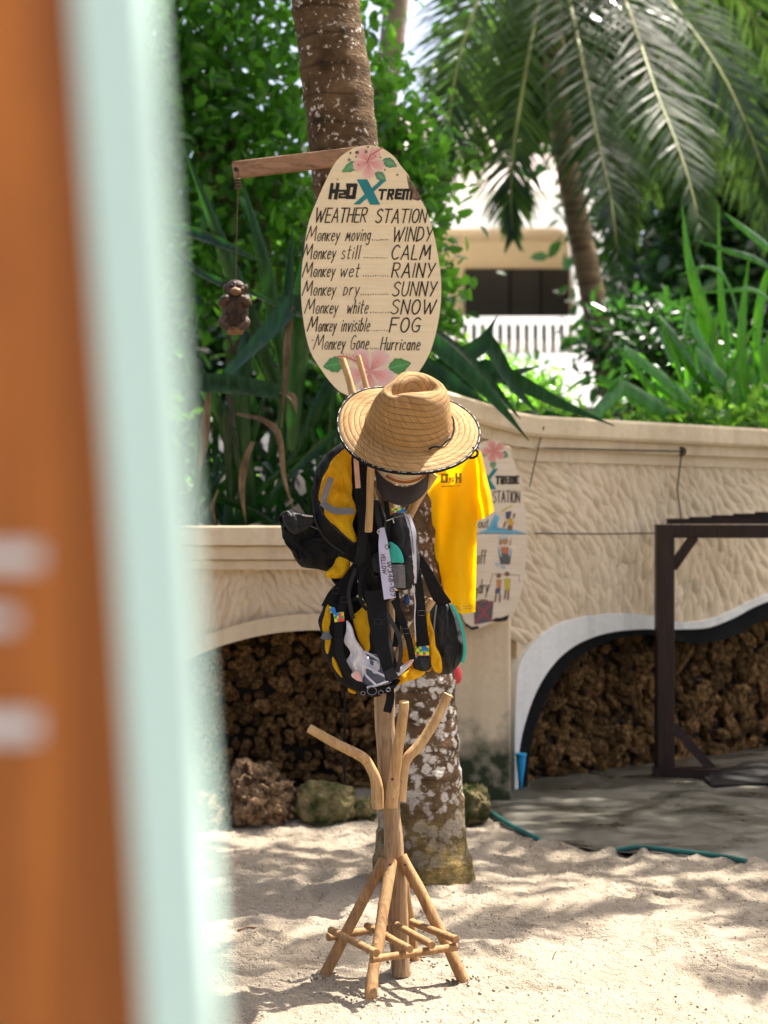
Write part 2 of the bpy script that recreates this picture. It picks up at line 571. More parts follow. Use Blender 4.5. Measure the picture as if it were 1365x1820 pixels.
# --- straw: plaited rows and slanting blades
def make_straw():
    m, t, b, o = nodes_of('straw')
    uv = t.nodes.new('ShaderNodeUVMap'); uv.uv_map = 'weave'
    s = t.nodes.new('ShaderNodeSeparateXYZ'); t.links.new(uv.outputs[0], s.inputs[0])
    u_, v_ = s.outputs[0], s.outputs[1]
    row = mth(t, 'FRACT', v_)
    par = mth(t, 'SUBTRACT', mth(t, 'MULTIPLY', mth(t, 'MODULO', mth(t, 'FLOOR', v_), 2.0), 2.0), 1.0)
    cv = t.nodes.new('ShaderNodeCombineXYZ')
    t.links.new(mth(t, 'ADD', mth(t, 'MULTIPLY', u_, 260.0), mth(t, 'MULTIPLY', v_, 5.0)), cv.inputs[0])
    t.links.new(mth(t, 'MULTIPLY', v_, 0.35), cv.inputs[1])
    blade = ntex(t, cv.outputs[0], 1.0, 3, 0.6)
    ob = coords(t)
    big = ntex(t, ob, 14, 4)
    c = ramp(t, blade, [(0.30, (0.15, 0.065, 0.02)), (0.44, (0.40, 0.22, 0.078)), (0.66, (0.57, 0.375, 0.175))]).outputs[0]
    c = mixc(t, mth(t, 'MULTIPLY', big, 0.4), c, (0.46, 0.26, 0.09))
    seam = ramp(t, row, [(0.0, (1, 1, 1)), (0.07, (0, 0, 0)), (0.95, (0, 0, 0)), (1.0, (1, 1, 1))]).outputs[0]
    brk = ramp(t, blade, [(0.4, (0.2, 0.2, 0.2)), (0.6, (1, 1, 1))]).outputs[0]
    c = mixc(t, mth(t, 'MULTIPLY', mth(t, 'MULTIPLY', seam, brk), 0.9), c, (0.10, 0.042, 0.013))
    t.links.new(c, b.inputs['Base Color'])
    b.inputs['Roughness'].default_value = 0.6
    b.inputs['Specular IOR Level'].default_value = 0.25
    h = mth(t, 'SUBTRACT', mth(t, 'ADD', blade, mth(t, 'MULTIPLY', mth(t, 'SINE', mth(t, 'MULTIPLY', row, math.pi)), 0.28)), mth(t, 'MULTIPLY', seam, 0.5))
    bumpn(t, b, h, 0.9, 0.006)
    tr = t.nodes.new('ShaderNodeBsdfTranslucent'); t.links.new(c, tr.inputs[0])
    mx = t.nodes.new('ShaderNodeMixShader'); mx.inputs[0].default_value = 0.22
    t.links.new(b.outputs[0], mx.inputs[1]); t.links.new(tr.outputs[0], mx.inputs[2])
    t.links.new(mx.outputs[0], o.inputs[0])
make_straw()

pmat('black_fabric', (0.006, 0.006, 0.0065), (0.010, 0.010, 0.010), 0.7, 20, 0.4, 250, 0.002, 0.14)
pmat('charcoal_fabric', (0.022, 0.022, 0.022), (0.014, 0.014, 0.015), 0.6, 20, 0.4, 250, 0.002, 0.2)
pmat('cap_brown', (0.055, 0.045, 0.038), (0.045, 0.036, 0.03), 0.8, 20, 0.4, 350, 0.001, 0.2)
pmat('cream_cloth', (0.72, 0.62, 0.46), (0.66, 0.55, 0.40), 0.8, 20, 0.3, 300, 0.001, 0.2)
pmat('rust_stripe', (0.36, 0.13, 0.035), None, 0.8)
pmat('tape_grey', (0.17, 0.16, 0.17), (0.13, 0.125, 0.13), 0.45, 30, 0.2, 200, 0.001, 0.5)
pmat('teal_fabric', (0.05, 0.50, 0.40), (0.04, 0.42, 0.34), 0.6, 10, 0.3, 200, 0.001, transl=0.2)
pmat('tag_lilac', (0.50, 0.48, 0.62), (0.44, 0.42, 0.55), 0.6, 20, 0.3, 300, 0.001)
pmat('tag_wood', (0.58, 0.36, 0.25), (0.48, 0.28, 0.19), 0.7, 20)
pmat('steel', (0.6, 0.6, 0.6), (0.5, 0.5, 0.5), 0.3, 20, 0, metallic=1.0)
pmat('string', (0.10, 0.07, 0.04), None, 0.9)
pmat('rope_dark', (0.045, 0.03, 0.022), None, 0.9)
pmat('carved_coconut', (0.09, 0.046, 0.022), (0.025, 0.013, 0.008), 0.5, 22, 0.9, 130, 0.008, 0.4)
pmat('coconut_light', (0.24, 0.125, 0.055), (0.12, 0.06, 0.028), 0.6, 30, 0.6, 120, 0.005, 0.4)
pmat('hose_green', (0.012, 0.12, 0.10), (0.015, 0.085, 0.07), 0.5, 12, 0.1)
pmat('blue_plastic', (0.02, 0.36, 0.70), (0.02, 0.30, 0.6), 0.35, 10, 0)
pmat('navy_plastic', (0.01, 0.04, 0.16), None, 0.4, 10, 0)
pmat('pink_plastic', (0.80, 0.12, 0.13), (0.7, 0.09, 0.1), 0.4, 10, 0, transl=0.4)
pmat('shirt_print', (0.30, 0.20, 0.03), None, 0.8, 10, 0)
pmat('litter', (0.16, 0.10, 0.06), (0.08, 0.05, 0.03), 0.95, 20)
pmat('black_sheet', (0.02, 0.02, 0.022), (0.03, 0.03, 0.03), 0.22, 4, 0.4, 9, 0.02, 0.5)


def make_yellow(name, c1, c2, grid, transl, thr=0.0):
    m, t, b, o = nodes_of(name)
    v = coords(t)
    f = ntex(t, v, 9, 4)
    c = ramp(t, f, [(0.35, c2), (0.65, c1)]).outputs[0]
    h = ntex(t, v, 30, 4)
    if grid:
        s = t.nodes.new('ShaderNodeSeparateXYZ'); t.links.new(v, s.inputs[0])
        gx = ramp(t, mth(t, 'FRACT', mth(t, 'MULTIPLY', s.outputs[0], 170.0)), [(0.0, (1, 1, 1)), (0.25, (0, 0, 0))]).outputs[0]
        gz = ramp(t, mth(t, 'FRACT', mth(t, 'MULTIPLY', s.outputs[2], 170.0)), [(0.0, (1, 1, 1)), (0.25, (0, 0, 0))]).outputs[0]
        gm = mth(t, 'MAXIMUM', gx, gz)
        c = mixc(t, mth(t, 'MULTIPLY', gm, 0.3), c, tuple(x * 0.45 for x in c2))
    t.links.new(c, b.inputs['Base Color'])
    b.inputs['Roughness'].default_value = 0.7
    b.inputs['Specular IOR Level'].default_value = 0.2
    bumpn(t, b, h, 0.4, 0.006)
    tr = t.nodes.new('ShaderNodeBsdfTranslucent'); t.links.new(c, tr.inputs[0])
    mx = t.nodes.new('ShaderNodeMixShader'); mx.inputs[0].default_value = transl
    t.links.new(b.outputs[0], mx.inputs[1]); t.links.new(tr.outputs[0], mx.inputs[2])
    t.links.new(mx.outputs[0], o.inputs[0])
make_yellow('yellow_fabric', (0.90, 0.58, 0.015), (0.82, 0.44, 0.01), True, 0.4)
make_yellow('shirt_yellow', (0.92, 0.62, 0.004), (0.88, 0.56, 0.003), False, 0.58)


def make_lining():
    """printed lining: pale lilac-grey with faint colour washes"""
    m, t, b, o = nodes_of('printed_lining')
    v = coords(t)
    n1 = ntex(t, v, 18, 4)
    c = ramp(t, n1, [(0.3, (0.55, 0.54, 0.62)), (0.5, (0.66, 0.64, 0.66)), (0.7, (0.62, 0.58, 0.50))]).outputs[0]
    nn = t.nodes.new('ShaderNodeTexNoise'); nn.inputs['Scale'].default_value = 26
    t.links.new(v, nn.inputs['Vector'])
    msk = ramp(t, ntex(t, v, 11, 2), [(0.55, (0, 0, 0)), (0.62, (1, 1, 1))]).outputs[0]
    c = mixc(t, mth(t, 'MULTIPLY', msk, 0.5), c, nn.outputs['Color'])
    sx = t.nodes.new('ShaderNodeSeparateXYZ'); t.links.new(coords(t, 'Object', (1, 1, 1), (0, 0.5, 0)), sx.inputs[0])
    g1 = ramp(t, mth(t, 'FRACT', mth(t, 'MULTIPLY', sx.outputs[0], 190.0)), [(0.0, (1, 1, 1)), (0.3, (0, 0, 0))]).outputs[0]
    g2 = ramp(t, mth(t, 'FRACT', mth(t, 'MULTIPLY', sx.outputs[2], 190.0)), [(0.0, (1, 1, 1)), (0.3, (0, 0, 0))]).outputs[0]
    c = mixc(t, mth(t, 'MULTIPLY', mth(t, 'MAXIMUM', g1, g2), 0.28), c, (0.25, 0.26, 0.40))
    t.links.new(c, b.inputs['Base Color'])
    b.inputs['Roughness'].default_value = 0.4
    bumpn(t, b, ntex(t, v, 45, 5, 0.6), 0.7, 0.008)
make_lining()
pmat('slate_print', (0.10, 0.115, 0.16), (0.07, 0.08, 0.115), 0.55, 14, 0.3, 50, 0.004)
pmat('pale_print', (0.62, 0.60, 0.66), (0.5, 0.48, 0.54), 0.6, 14, 0.3, 50, 0.004)
pmat('coral_print', (0.72, 0.30, 0.22), (0.62, 0.50, 0.46), 0.6, 60, 0)


def make_checker():
    m, t, b, o = nodes_of('checker_patch')
    v = coords(t, 'Object', (1, 0.0, 1))
    ch = t.nodes.new('ShaderNodeTexChecker'); ch.inputs['Scale'].default_value = 110
    ch.inputs['Color1'].default_value = (0.02, 0.32, 0.08, 1); ch.inputs['Color2'].default_value = (0.75, 0.62, 0.03, 1)
    t.links.new(v, ch.inputs['Vector'])
    wn = t.nodes.new('ShaderNodeTexVoronoi'); wn.inputs['Scale'].default_value = 60
    t.links.new(v, wn.inputs['Vector'])
    s = t.nodes.new('ShaderNodeSeparateColor'); t.links.new(wn.outputs['Color'], s.inputs[0])
    red = ramp(t, s.outputs[0], [(0.74, (0, 0, 0)), (0.75, (1, 1, 1))], 'CONSTANT').outputs[0]
    c = mixc(t, red, ch.outputs[0], (0.70, 0.05, 0.03))
    blu = ramp(t, s.outputs[1], [(0.82, (0, 0, 0)), (0.83, (1, 1, 1))], 'CONSTANT').outputs[0]
    c = mixc(t, blu, c, (0.02, 0.16, 0.55))
    t.links.new(c, b.inputs['Base Color'])
    b.inputs['Roughness'].default_value = 0.7
make_checker()

# --- foliage
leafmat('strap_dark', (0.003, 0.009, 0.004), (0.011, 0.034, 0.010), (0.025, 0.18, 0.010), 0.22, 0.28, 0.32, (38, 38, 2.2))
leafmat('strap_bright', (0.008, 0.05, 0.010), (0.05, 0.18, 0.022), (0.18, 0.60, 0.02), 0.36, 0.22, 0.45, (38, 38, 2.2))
leafmat('bush_leaf', (0.008, 0.036, 0.010), (0.075, 0.18, 0.03), (0.32, 0.80, 0.06), 0.42, 0.25, 0.5)
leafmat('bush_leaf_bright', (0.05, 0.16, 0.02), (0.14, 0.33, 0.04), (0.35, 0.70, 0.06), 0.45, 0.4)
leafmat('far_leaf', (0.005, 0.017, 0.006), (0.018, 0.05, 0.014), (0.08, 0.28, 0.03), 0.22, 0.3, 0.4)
leafmat('palm_leaf', (0.005, 0.016, 0.006), (0.030, 0.058, 0.018), (0.15, 0.30, 0.04), 0.22, 0.2, 0.3)
pmat('palm_rib', (0.30, 0.30, 0.07), (0.17, 0.19, 0.045), 0.5, 3, 0.1)
pmat('dry_leaf', (0.22, 0.15, 0.09), (0.085, 0.055, 0.033), 0.85, 10, 0.5, 50, 0.005, transl=0.2, stretch=(3, 3, 1))

# --- house
pmat('house_white', (0.80, 0.79, 0.76), (0.72, 0.71, 0.68), 0.8, 0.6, 0.1)
pmat('house_cream', (0.80, 0.63, 0.41), (0.74, 0.58, 0.37), 0.85, 0.6, 0.1)
pmat('window_dark', (0.035, 0.03, 0.027), (0.05, 0.042, 0.038), 0.3, 0.5, 0.0)
pmat('roof_tile', (0.46, 0.39, 0.36), (0.32, 0.26, 0.24), 0.85, 4, 0.3, 10)
M = MATS


# ------------------------------------------------------------------ THE SETTING
# wall planes -------------------------------------------------------
LW = 7.65                                  # the left wall's front is the plane y = LW
RA = Vector((0.61, 8.2)); RB = Vector((2.15, 9.5))
RD = (RB - RA).normalized()
RN = Vector((RD.y, -RD.x)).normalized()    # towards the camera
if RN.y > 0: RN = -RN


def WR(px, py, off=0.0):
    """picture position on the right-hand wall, pushed `off` metres towards the viewer"""
    a = (px - 682.5) / FPX
    # RA + u*RD = (a*y, y)
    u = (a * RA.y - RA.x) / (RD.x - a * RD.y)
    y = RA.y + u * RD.y
    z = CAM_H + (HZ - py) / FPX * y
    return Vector((RA.x + u * RD.x + RN.x * off, y + RN.y * off, z))


def WL(px, py, off=0.0):
    p = P(px, py, LW); p.y -= off
    return p


# sand: fine near sheet with footprints and lips ---------------------
def slab_edge(x):
    """y of the edge between sand and wet concrete at x"""
    pts = [(-0.2, 7.9), (0.42, 7.55), (0.50, 7.22), (0.66, 6.9), (0.85, 6.72), (1.1, 6.62), (1.45, 6.45), (2.4, 6.25), (6, 6.0)]
    for (x0, y0), (x1, y1) in zip(pts, pts[1:]):
        if x <= x1: return y0 + (y1 - y0) * max(0, (x - x0)) / (x1 - x0)
    return 6.0


feet = []
for i in range(330):
    feet.append((random.uniform(-1.9, 2.6), random.uniform(4.1, 7.6), random.uniform(0.025, 0.06), random.uniform(0.05, 0.12), random.uniform(0, math.pi), random.uniform(0.006, 0.022)))
piles = [(P(570, 1748, 4.78), .05, .02), (P(655, 1790, 4.56), .05, .022), (P(828, 1752, 4.75), .055, .024), (P(738, 1722, 4.95), .05, .018)]
X0, X1, Y0, Y1, ST = -1.7, 2.6, 3.9, 8.3, 0.0125
nx = int((X1 - X0) / ST); ny = int((Y1 - Y0) / ST)
xs = np.linspace(X0, X1, nx); ys = np.linspace(Y0, Y1, ny)
GX, GY = np.meshgrid(xs, ys)
H = np.zeros_like(GX)
for j in range(ny):
    for i in range(nx):
        x = xs[i]; y = ys[j]
        H[j, i] = 0.020 * noise.noise((x * 1.3, y * 1.3, 0.3)) + 0.009 * noise.noise((x * 4.5, y * 4.5, 2.0)) \
            + 0.006 * noise.noise((x * 12, y * 12, 5.0)) + 0.006 * noise.noise((x * 29, y * 29, 8.0)) + 0.004 * noise.noise((x * 61, y * 61, 3.0))
for (fx, fy, fw, fl, fa, fd) in feet:
    c, s = math.cos(fa), math.sin(fa)
    dx = GX - fx; dy = GY - fy
    u = (dx * c + dy * s) / fl; v = (-dx * s + dy * c) / fw
    r2 = u * u + v * v
    H -= fd * np.exp(-r2 * 1.6)
    H += fd * 0.45 * np.exp(-((np.sqrt(r2) - 1.45) ** 2) * 5)
for (p, r, h) in piles:
    H += h * np.exp(-((GX - p.x) ** 2 + (GY - p.y) ** 2) / (2 * r * r))
H += 0.05 * np.clip((GY - 7.05) / 0.5, 0, 1) * (GX < 0.3)            # heaped against the rocks
H += 0.035 * np.exp(-((GX - 0.15) ** 2 + (GY - 6.05) ** 2) / 0.09)
edge = np.array([slab_edge(x) for x in xs])[None, :]
dE = GY - edge + 0.09 * np.sin(GX * 9) * 0.4
H += 0.020 * np.exp(-(dE + 0.12) ** 2 / 0.02)
H = np.where(dE > -0.03, H - np.clip((dE + 0.03) / 0.10, 0, 1) * 0.11, H)
verts = np.stack([GX, GY, H], -1).reshape(-1, 3)
idx = np.arange(nx * ny).reshape(ny, nx)
faces = np.stack([idx[:-1, :-1], idx[:-1, 1:], idx[1:, 1:], idx[1:, :-1]], -1).reshape(-1, 4)
me = bpy.data.meshes.new('sand'); me.from_pydata(verts.tolist(), [], faces.tolist())
me.materials.append(M['sand']); me.polygons.foreach_set('use_smooth', [True] * len(me.polygons))
sand = bpy.data.objects.new('sand', me); link(sand); tag(sand, kind='structure')


def sand_z(x, y):
    i = min(max(int((x - X0) / ST), 0), nx - 1); j = min(max(int((y - Y0) / ST), 0), ny - 1)
    return float(H[j, i])


g = MB()
g.add([(-400, -400, -0.12), (400, -400, -0.12), (400, 600, -0.12), (-400, 600, -0.12)], [(0, 1, 2, 3)])
tag(g.build('ground', M['lawn_ground']), kind='structure')
g = MB()   # sand goes on round the camera, outside the fine sheet
g.add([(-14, -6, -0.06), (14, -6, -0.06), (14, 8.4, -0.06), (-14, 8.4, -0.06)], [(0, 1, 2, 3)])
tag(g.build('beach_sand', M['sand']), kind='structure')

# wet concrete slab
g = MB()
ex = [0.30, 0.42, 0.5, 0.66, 0.85, 1.1, 1.45, 2.0, 3.0, 5.5]
fr = [(x, slab_edge(x) - 0.08, 0.012) for x in ex]
bk = [(x, 11.5, 0.012) for x in ex]
n = len(ex)
g.add(fr + bk, [(i, i + 1, n + i + 1, n + i) for i in range(n - 1)])
tag(g.build('wet_concrete_slab', M['wet_concrete']), kind='structure')

# terraces of soil behind the walls
g = MB()
g.add([(-12, LW + 0.12, 1.17), (0.3, LW + 0.12, 1.17), (0.3, 40, 1.25), (-12, 40, 1.25)], [(0, 1, 2, 3)])
tag(g.build('garden_bed', M['soil']), kind='structure')
g = MB()
pa = RA - RD * 0.6; pb = RA + RD * 9
g.add([(pa.x - RN.x * .2, pa.y - RN.y * .2, 1.62), (pb.x - RN.x * .2, pb.y - RN.y * .2, 1.62), (16, 60, 3.4), (-3, 60, 3.4), (-0.2, 9.2, 1.6)], [(0, 1, 2, 3, 4)])
tag(g.build('upper_garden_bed', M['soil']), kind='structure')


# walls ---------------------------------------------------------------
def trowel_relief(mb, plane, region, rnd, sx, sy, flow):
    """overlapping leaf-shaped trowel strokes that together make the rough coat"""
    x0, x1, y0, y1, ok = region
    rowi = 0
    y = y0
    while y < y1:
        x = x0 + (sx * 0.5 if rowi % 2 else 0)
        while x < x1:
            cx = x + rnd.uniform(-.3, .3) * sx; cy = y + rnd.uniform(-.3, .3) * sy
            if ok(cx, cy):
                a = flow(cx, cy) + rnd.gauss(0, 0.22)
                l = sy * rnd.uniform(0.85, 1.35); wd = sx * rnd.uniform(0.50, 0.78); hgt = rnd.uniform(0.008, 0.020)
                ca, sa = math.cos(a), math.sin(a)
                vs_ = []; m = 8
                for ring, (k, hh) in enumerate(((1.0, 0.0), (0.62, 0.75), (0.0, 1.0))):
                    for q in range(m if k else 1):
                        th = 2 * math.pi * q / m
                        lx = math.cos(th) * wd * k * (1 - 0.35 * abs(math.sin(th)))
                        ly = math.sin(th) * l * k
                        # one long side stands prouder than the other: a trowel edge
                        tilt = 0.45 * math.cos(th) * k
                        vs_.append(plane(cx + lx * ca - ly * sa, cy + lx * sa + ly * ca, max(-.002, hgt * (hh + tilt) if k < 1 else -0.002)))
                fs = []
                for q in range(m):
                    q2 = (q + 1) % m
                    fs.append((q, q2, m + q2, m + q)); fs.append((m + q, m + q2, 2 * m))
                mb.add(vs_, fs)
            x += sx
        y += sy * 0.62
        rowi += 1


def band(name, outer, inner, plane, front, back, mat, parent):
    """solid strip between two picture curves on a wall plane"""
    mb = MB(); n = len(outer)
    vs_ = [plane(p[0], p[1], front) for p in outer] + [plane(p[0], p[1], front) for p in inner] + \
          [plane(p[0], p[1], back) for p in outer] + [plane(p[0], p[1], back) for p in inner]
    fs = []
    for i in range(n - 1):
        fs += [(i, i + 1, n + i + 1, n + i), (n + i, n + i + 1, 3 * n + i + 1, 3 * n + i), (2 * n + i + 1, 2 * n + i, 3 * n + i, 3 * n + i + 1), (i + 1, i, 2 * n + i, 2 * n + i + 1)]
    fs += [(0, n, 3 * n, 2 * n), (n - 1, 3 * n - 1, 4 * n - 1, 2 * n - 1)]
    mb.add(vs_, fs)
    return mb.build(name, mat, parent)


def stone_meshes(k, mat, amp=0.3, sub=2):
    res = []
    for i in range(k):
        bm = bmesh.new(); bmesh.ops.create_icosphere(bm, subdivisions=sub, radius=1.0)
        for v in bm.verts:
            d = v.co.normalized()
            v.co = d * (1 + amp * noise.noise(d * 1.2 + Vector((i * 7.1, 0, 0))) + amp * 0.7 * noise.noise(d * 2.9 + Vector((0, i * 3.3, 0))) + amp * .28 * noise.noise(d * 6 + Vector((i, 0, 2))) + amp * .12 * noise.noise(d * 13 + Vector((i, 0, 2))))
        me = bpy.data.meshes.new('stone'); bm.to_mesh(me); bm.free()
        me.materials.append(mat); me.polygons.foreach_set('use_smooth', [True] * len(me.polygons)); res.append(me)
    return res


STONES = stone_meshes(16, M['coral_stone'], 0.5, 3)


def stone_field(parent, plane, pts, depth, off0):
    base = wloc(parent)
    for (cx, cy, rx, ry, rot) in pts:
        c = plane(cx, cy, off0 + random.uniform(-.02, .012)); e = plane(cx + 10, cy, 0) - plane(cx, cy, 0); f = plane(cx, cy - 10, 0) - plane(cx, cy, 0)
        o = bpy.data.objects.new('stone', random.choice(STONES))
        link(o, parent)
        o.location = c - base
        ang = math.atan2(e.y, e.x)
        o.rotation_euler = (0, random.uniform(-3.1, 3.1), ang)
        o.scale = (rx * e.length / 10, depth * random.uniform(.7, 1.2), ry * f.length / 10)


# right-hand wall
wall_r = thing('garden_wall', (RA.x, RA.y, 0), 'tall beige rough-plastered garden wall with curved white trim, behind the dark wooden frame', 'wall')
trim_out = [(906, 1420), (906, 1330), (908, 1240), (914, 1182), (940, 1142), (975, 1115), (1020, 1098), (1080, 1090), (1130, 1091), (1165, 1097), (1205, 1105), (1250, 1101), (1300, 1082), (1340, 1063), (1380, 1050), (1440, 1042), (1540, 1040)]
trim_in = [(912, 1420), (913, 1345), (924, 1285), (946, 1225), (975, 1180), (1008, 1150), (1045, 1132), (1085, 1122), (1130, 1118), (1165, 1118), (1205, 1118), (1250, 1115), (1295, 1098), (1335, 1077), (1378, 1063), (1440, 1056), (1540, 1054)]
blk_in = [(934, 1420), (937, 1350), (948, 1297), (968, 1243), (993, 1200), (1022, 1170), (1055, 1150), (1090, 1136), (1130, 1130), (1165, 1128), (1205, 1140), (1250, 1143), (1300, 1131), (1345, 1106), (1385, 1090), (1440, 1082), (1540, 1080)]
to = [tuple(p) for p in smooth_curve([(a, b, 0) for a, b in trim_out], 60)]
ti = [tuple(p) for p in smooth_curve([(a, b, 0) for a, b in trim_in], 60)]
bi = [tuple(p) for p in smooth_curve([(a, b, 0) for a, b in blk_in], 60)]
top_r = [(p[0], 770) for p in to]
# keep plaster columns in order: body between coping and the trim's outer edge
band('plaster_body', [(max(p[0], 906), 742 + max(0, p[0] - 906) * 0.045) for p in to[12:]], [(p[0], p[1]) for p in to[12:]], WR, 0.0, -0.16, M['plaster'], wall_r)
band('white_trim', to, ti, WR, 0.035, -0.15, M['white_trim'], wall_r)
band('black_strip', ti, bi, WR, 0.012, -0.15, M['black_strip'], wall_r)  # plain black strip following the inner edge of the white band
mb = MB()
a_, b_ = RA - RN * 0.17, RB + RD * 4 - RN * 0.17
mb.add([(a_.x, a_.y, -0.05), (b_.x, b_.y, -0.05), (b_.x, b_.y, 1.7), (a_.x, a_.y, 1.7)], [(0, 1, 2, 3)])
mb.build('stone_backing', M['mortar'], wall_r)


def curve_y(c, x):
    for (x0, y0, _), (x1, y1, _) in zip(c, c[1:]):
        if x0 <= x <= x1: return y0 + (y1 - y0) * (x - x0) / max(1e-6, x1 - x0)
    return c[0][1] if x < c[0][0] else c[-1][1]


rel = MB()
rr = random.Random(3)
trowel_relief(rel, WR, (912, 1470, 800, 1130, lambda x, y: y < curve_y(to, x) - 8 and y > 806 + (x - 905) * 0.04), rr, 15.5, 29, lambda x, y: -0.35 + 0.35 * math.sin(x * .012) + 0.2 * math.sin(y * .02))
tag(rel.build('trowel_relief', M['plaster'], wall_r, smooth=True), kind='stuff')
pts = []
r2 = random.Random(11)
y = 1118
row = 0
while y < 1432:
    x = 915 + (10 if row % 2 else 0)
    while x < 1430:
        s = r2.uniform(0.6, 1.5)
        cx = x + r2.uniform(-6, 6); cy = y + r2.uniform(-6, 6)
        if cy > curve_y(bi, cx) + 2 and cx > 930 and len(pts) < 298:
            pts.append((cx, cy, 11.6 * s * r2.uniform(.8, 1.3), 9.8 * s * r2.uniform(.8, 1.25), 0))
        x += 22 * r2.uniform(.9, 1.15)
    y += 18.5
    row += 1
stone_field(wall_r, WR, pts, 0.028, -0.14)

# coping of the right wall (three stepped courses) and its raised end
def course(name, path, prof, mat, parent):
    """prof: list of (outward, z) closed; path: list of (x,y,zbase)"""
    mb = MB(); vs_ = []; m = len(prof)
    for (x, y, z) in path:
        for (o_, h) in prof:
            vs_.append((x + RN.x * o_, y + RN.y * o_, z + h))
    fs = []
    for i in range(len(path) - 1):
        for k in range(m):
            k2 = (k + 1) % m
            fs.append((i * m + k, i * m + k2, (i + 1) * m + k2, (i + 1) * m + k))
    fs += [tuple(range(m - 1, -1, -1)), tuple((len(path) - 1) * m + k for k in range(m))]
    mb.add(vs_, fs)
    return mb.build(name, mat, parent)


cop = []
for s, dz in ((-0.75, 0.13), (-0.55, 0.10), (-0.35, 0.065), (-0.18, 0.035), (-0.02, 0.010), (0.12, 0.0), (2.2, 0.0), (6, 0.0)):
    q = RA + RD * s
    cop.append((q.x, q.y, 1.635 + dz))
course('coping', cop, [(-.30, 0.085), (0.0, 0.085), (0.085, 0.085), (0.095, 0.10), (0.095, 0.175), (0.08, 0.19), (-.30, 0.19)], M['coping_plaster'], wall_r)
course('coping_moulding', [(x, y, z) for x, y, z in cop], [(-.28, 0.028), (0.055, 0.028), (0.055, 0.084), (-.28, 0.084)], M['coping_plaster'], wall_r)
course('coping_moulding', [(x, y, z) for x, y, z in cop], [(-.26, -0.03), (0.026, -0.03), (0.026, 0.027), (-.26, 0.027)], M['coping_plaster'], wall_r)

# pier between the walls, carries the second sign
pier = thing('wall_pier', (0.40, 7.98, 0), 'plain smooth beige wall pier with mossy dark foot beside the trunk', 'pier')
mb = MB(); mb.box((0.36, 8.09, 0.80), (0.46, 0.48, 1.72))
bevel(mb.build('pier_body', M['pier_plaster'], pier), 0.012)
mb = MB()
for k in range(34):
    pass

# left wall with shallow arch
wall_l = thing('low_garden_wall', (-0.4, LW, 0), 'low beige garden wall with stepped coping and a shallow arch over dark coral stone', 'wall')
arch = lambda x: 1119 + 0.001 * (x - 562) ** 2
xsL = [-120 + i * 26 for i in range(36)]
al = [(x, arch(x)) for x in xsL]; au = [(x, arch(x) - 29) for x in xsL]
band('plaster_body', [(x, 1000) for x in xsL], [(x, arch(x) - 20) for x in xsL], WL, 0.0, -0.2, M['plaster'], wall_l)
band('arch_trim', au, al, WL, 0.045, -0.14, M['coping_plaster'], wall_l)
mb = MB(); mb.add([(-3, LW + .19, -.05), (.3, LW + .19, -.05), (.3, LW + .19, 1.1), (-3, LW + .19, 1.1)], [(0, 1, 2, 3)])
mb.build('stone_backing', M['mortar'], wall_l)
rel = MB()
trowel_relief(rel, WL, (-120, 800, 1012, 1200, lambda x, y: y < arch(x) - 32), rr, 15.5, 30, lambda x, y: -0.25 + 0.5 * math.sin(x * .02))
tag(rel.build('trowel_relief', M['plaster'], wall_l, smooth=True), kind='stuff')
for nm, y0, y1, off in (('coping', 935, 969, .09), ('coping_moulding', 970, 994, .055), ('coping_moulding', 995, 1012, .025)):
    z0 = P(0, y1, LW).z; z1 = P(0, y0, LW).z
    mb = MB(); mb.box((-1.4, LW + 0.1 - off / 2, (z0 + z1) / 2), (3.3, 0.3 + off, z1 - z0))
    bevel(mb.build(nm, M['coping_plaster'], wall_l), 0.006)
pts = []
y = 1118; row = 0
while y < 1470:
    x = 318 + (10 if row % 2 else 0)
    while x < 690:
        s = r2.uniform(0.6, 1.5)
        cx = x + r2.uniform(-6, 6); cy = y + r2.uniform(-6, 6)
        if cy > arch(cx) + 4 and len(pts) < 298:
            pts.append((cx, cy, 11.8 * s, 10.6 * s * r2.uniform(.8, 1.25), 0))
        x += 23 * r2.uniform(.9, 1.15)
    y += 21
    row += 1
stone_field(wall_l, WL, pts, 0.035, -0.14)

# the same stonework goes on behind the foreground board and the trunk, joined
mb = MB(); SM = stone_meshes(6, M['coral_stone'], 0.5, 2)
y = 1118; row = 0
while y < 1470:
    x = -330 + (10 if row % 2 else 0)
    while x < 775:
        if (x < 312 or x > 694) and y > arch(x) + 4:
            sm_ = r2.choice(SM); c = WL(x + r2.uniform(-6, 6), y + r2.uniform(-6, 6), -.14); k = 12 * LW / FPX * r2.uniform(.7, 1.4)
            mb.add([(c.x + v.co.x * k, c.y + v.co.y * .035, c.z + v.co.z * k * .9) for v in sm_.vertices], [tuple(p.vertices) for p in sm_.polygons])
        x += 23
    y += 21; row += 1
tag(mb.build('stonework', M['coral_stone_wide'], wall_l, True), kind='stuff')


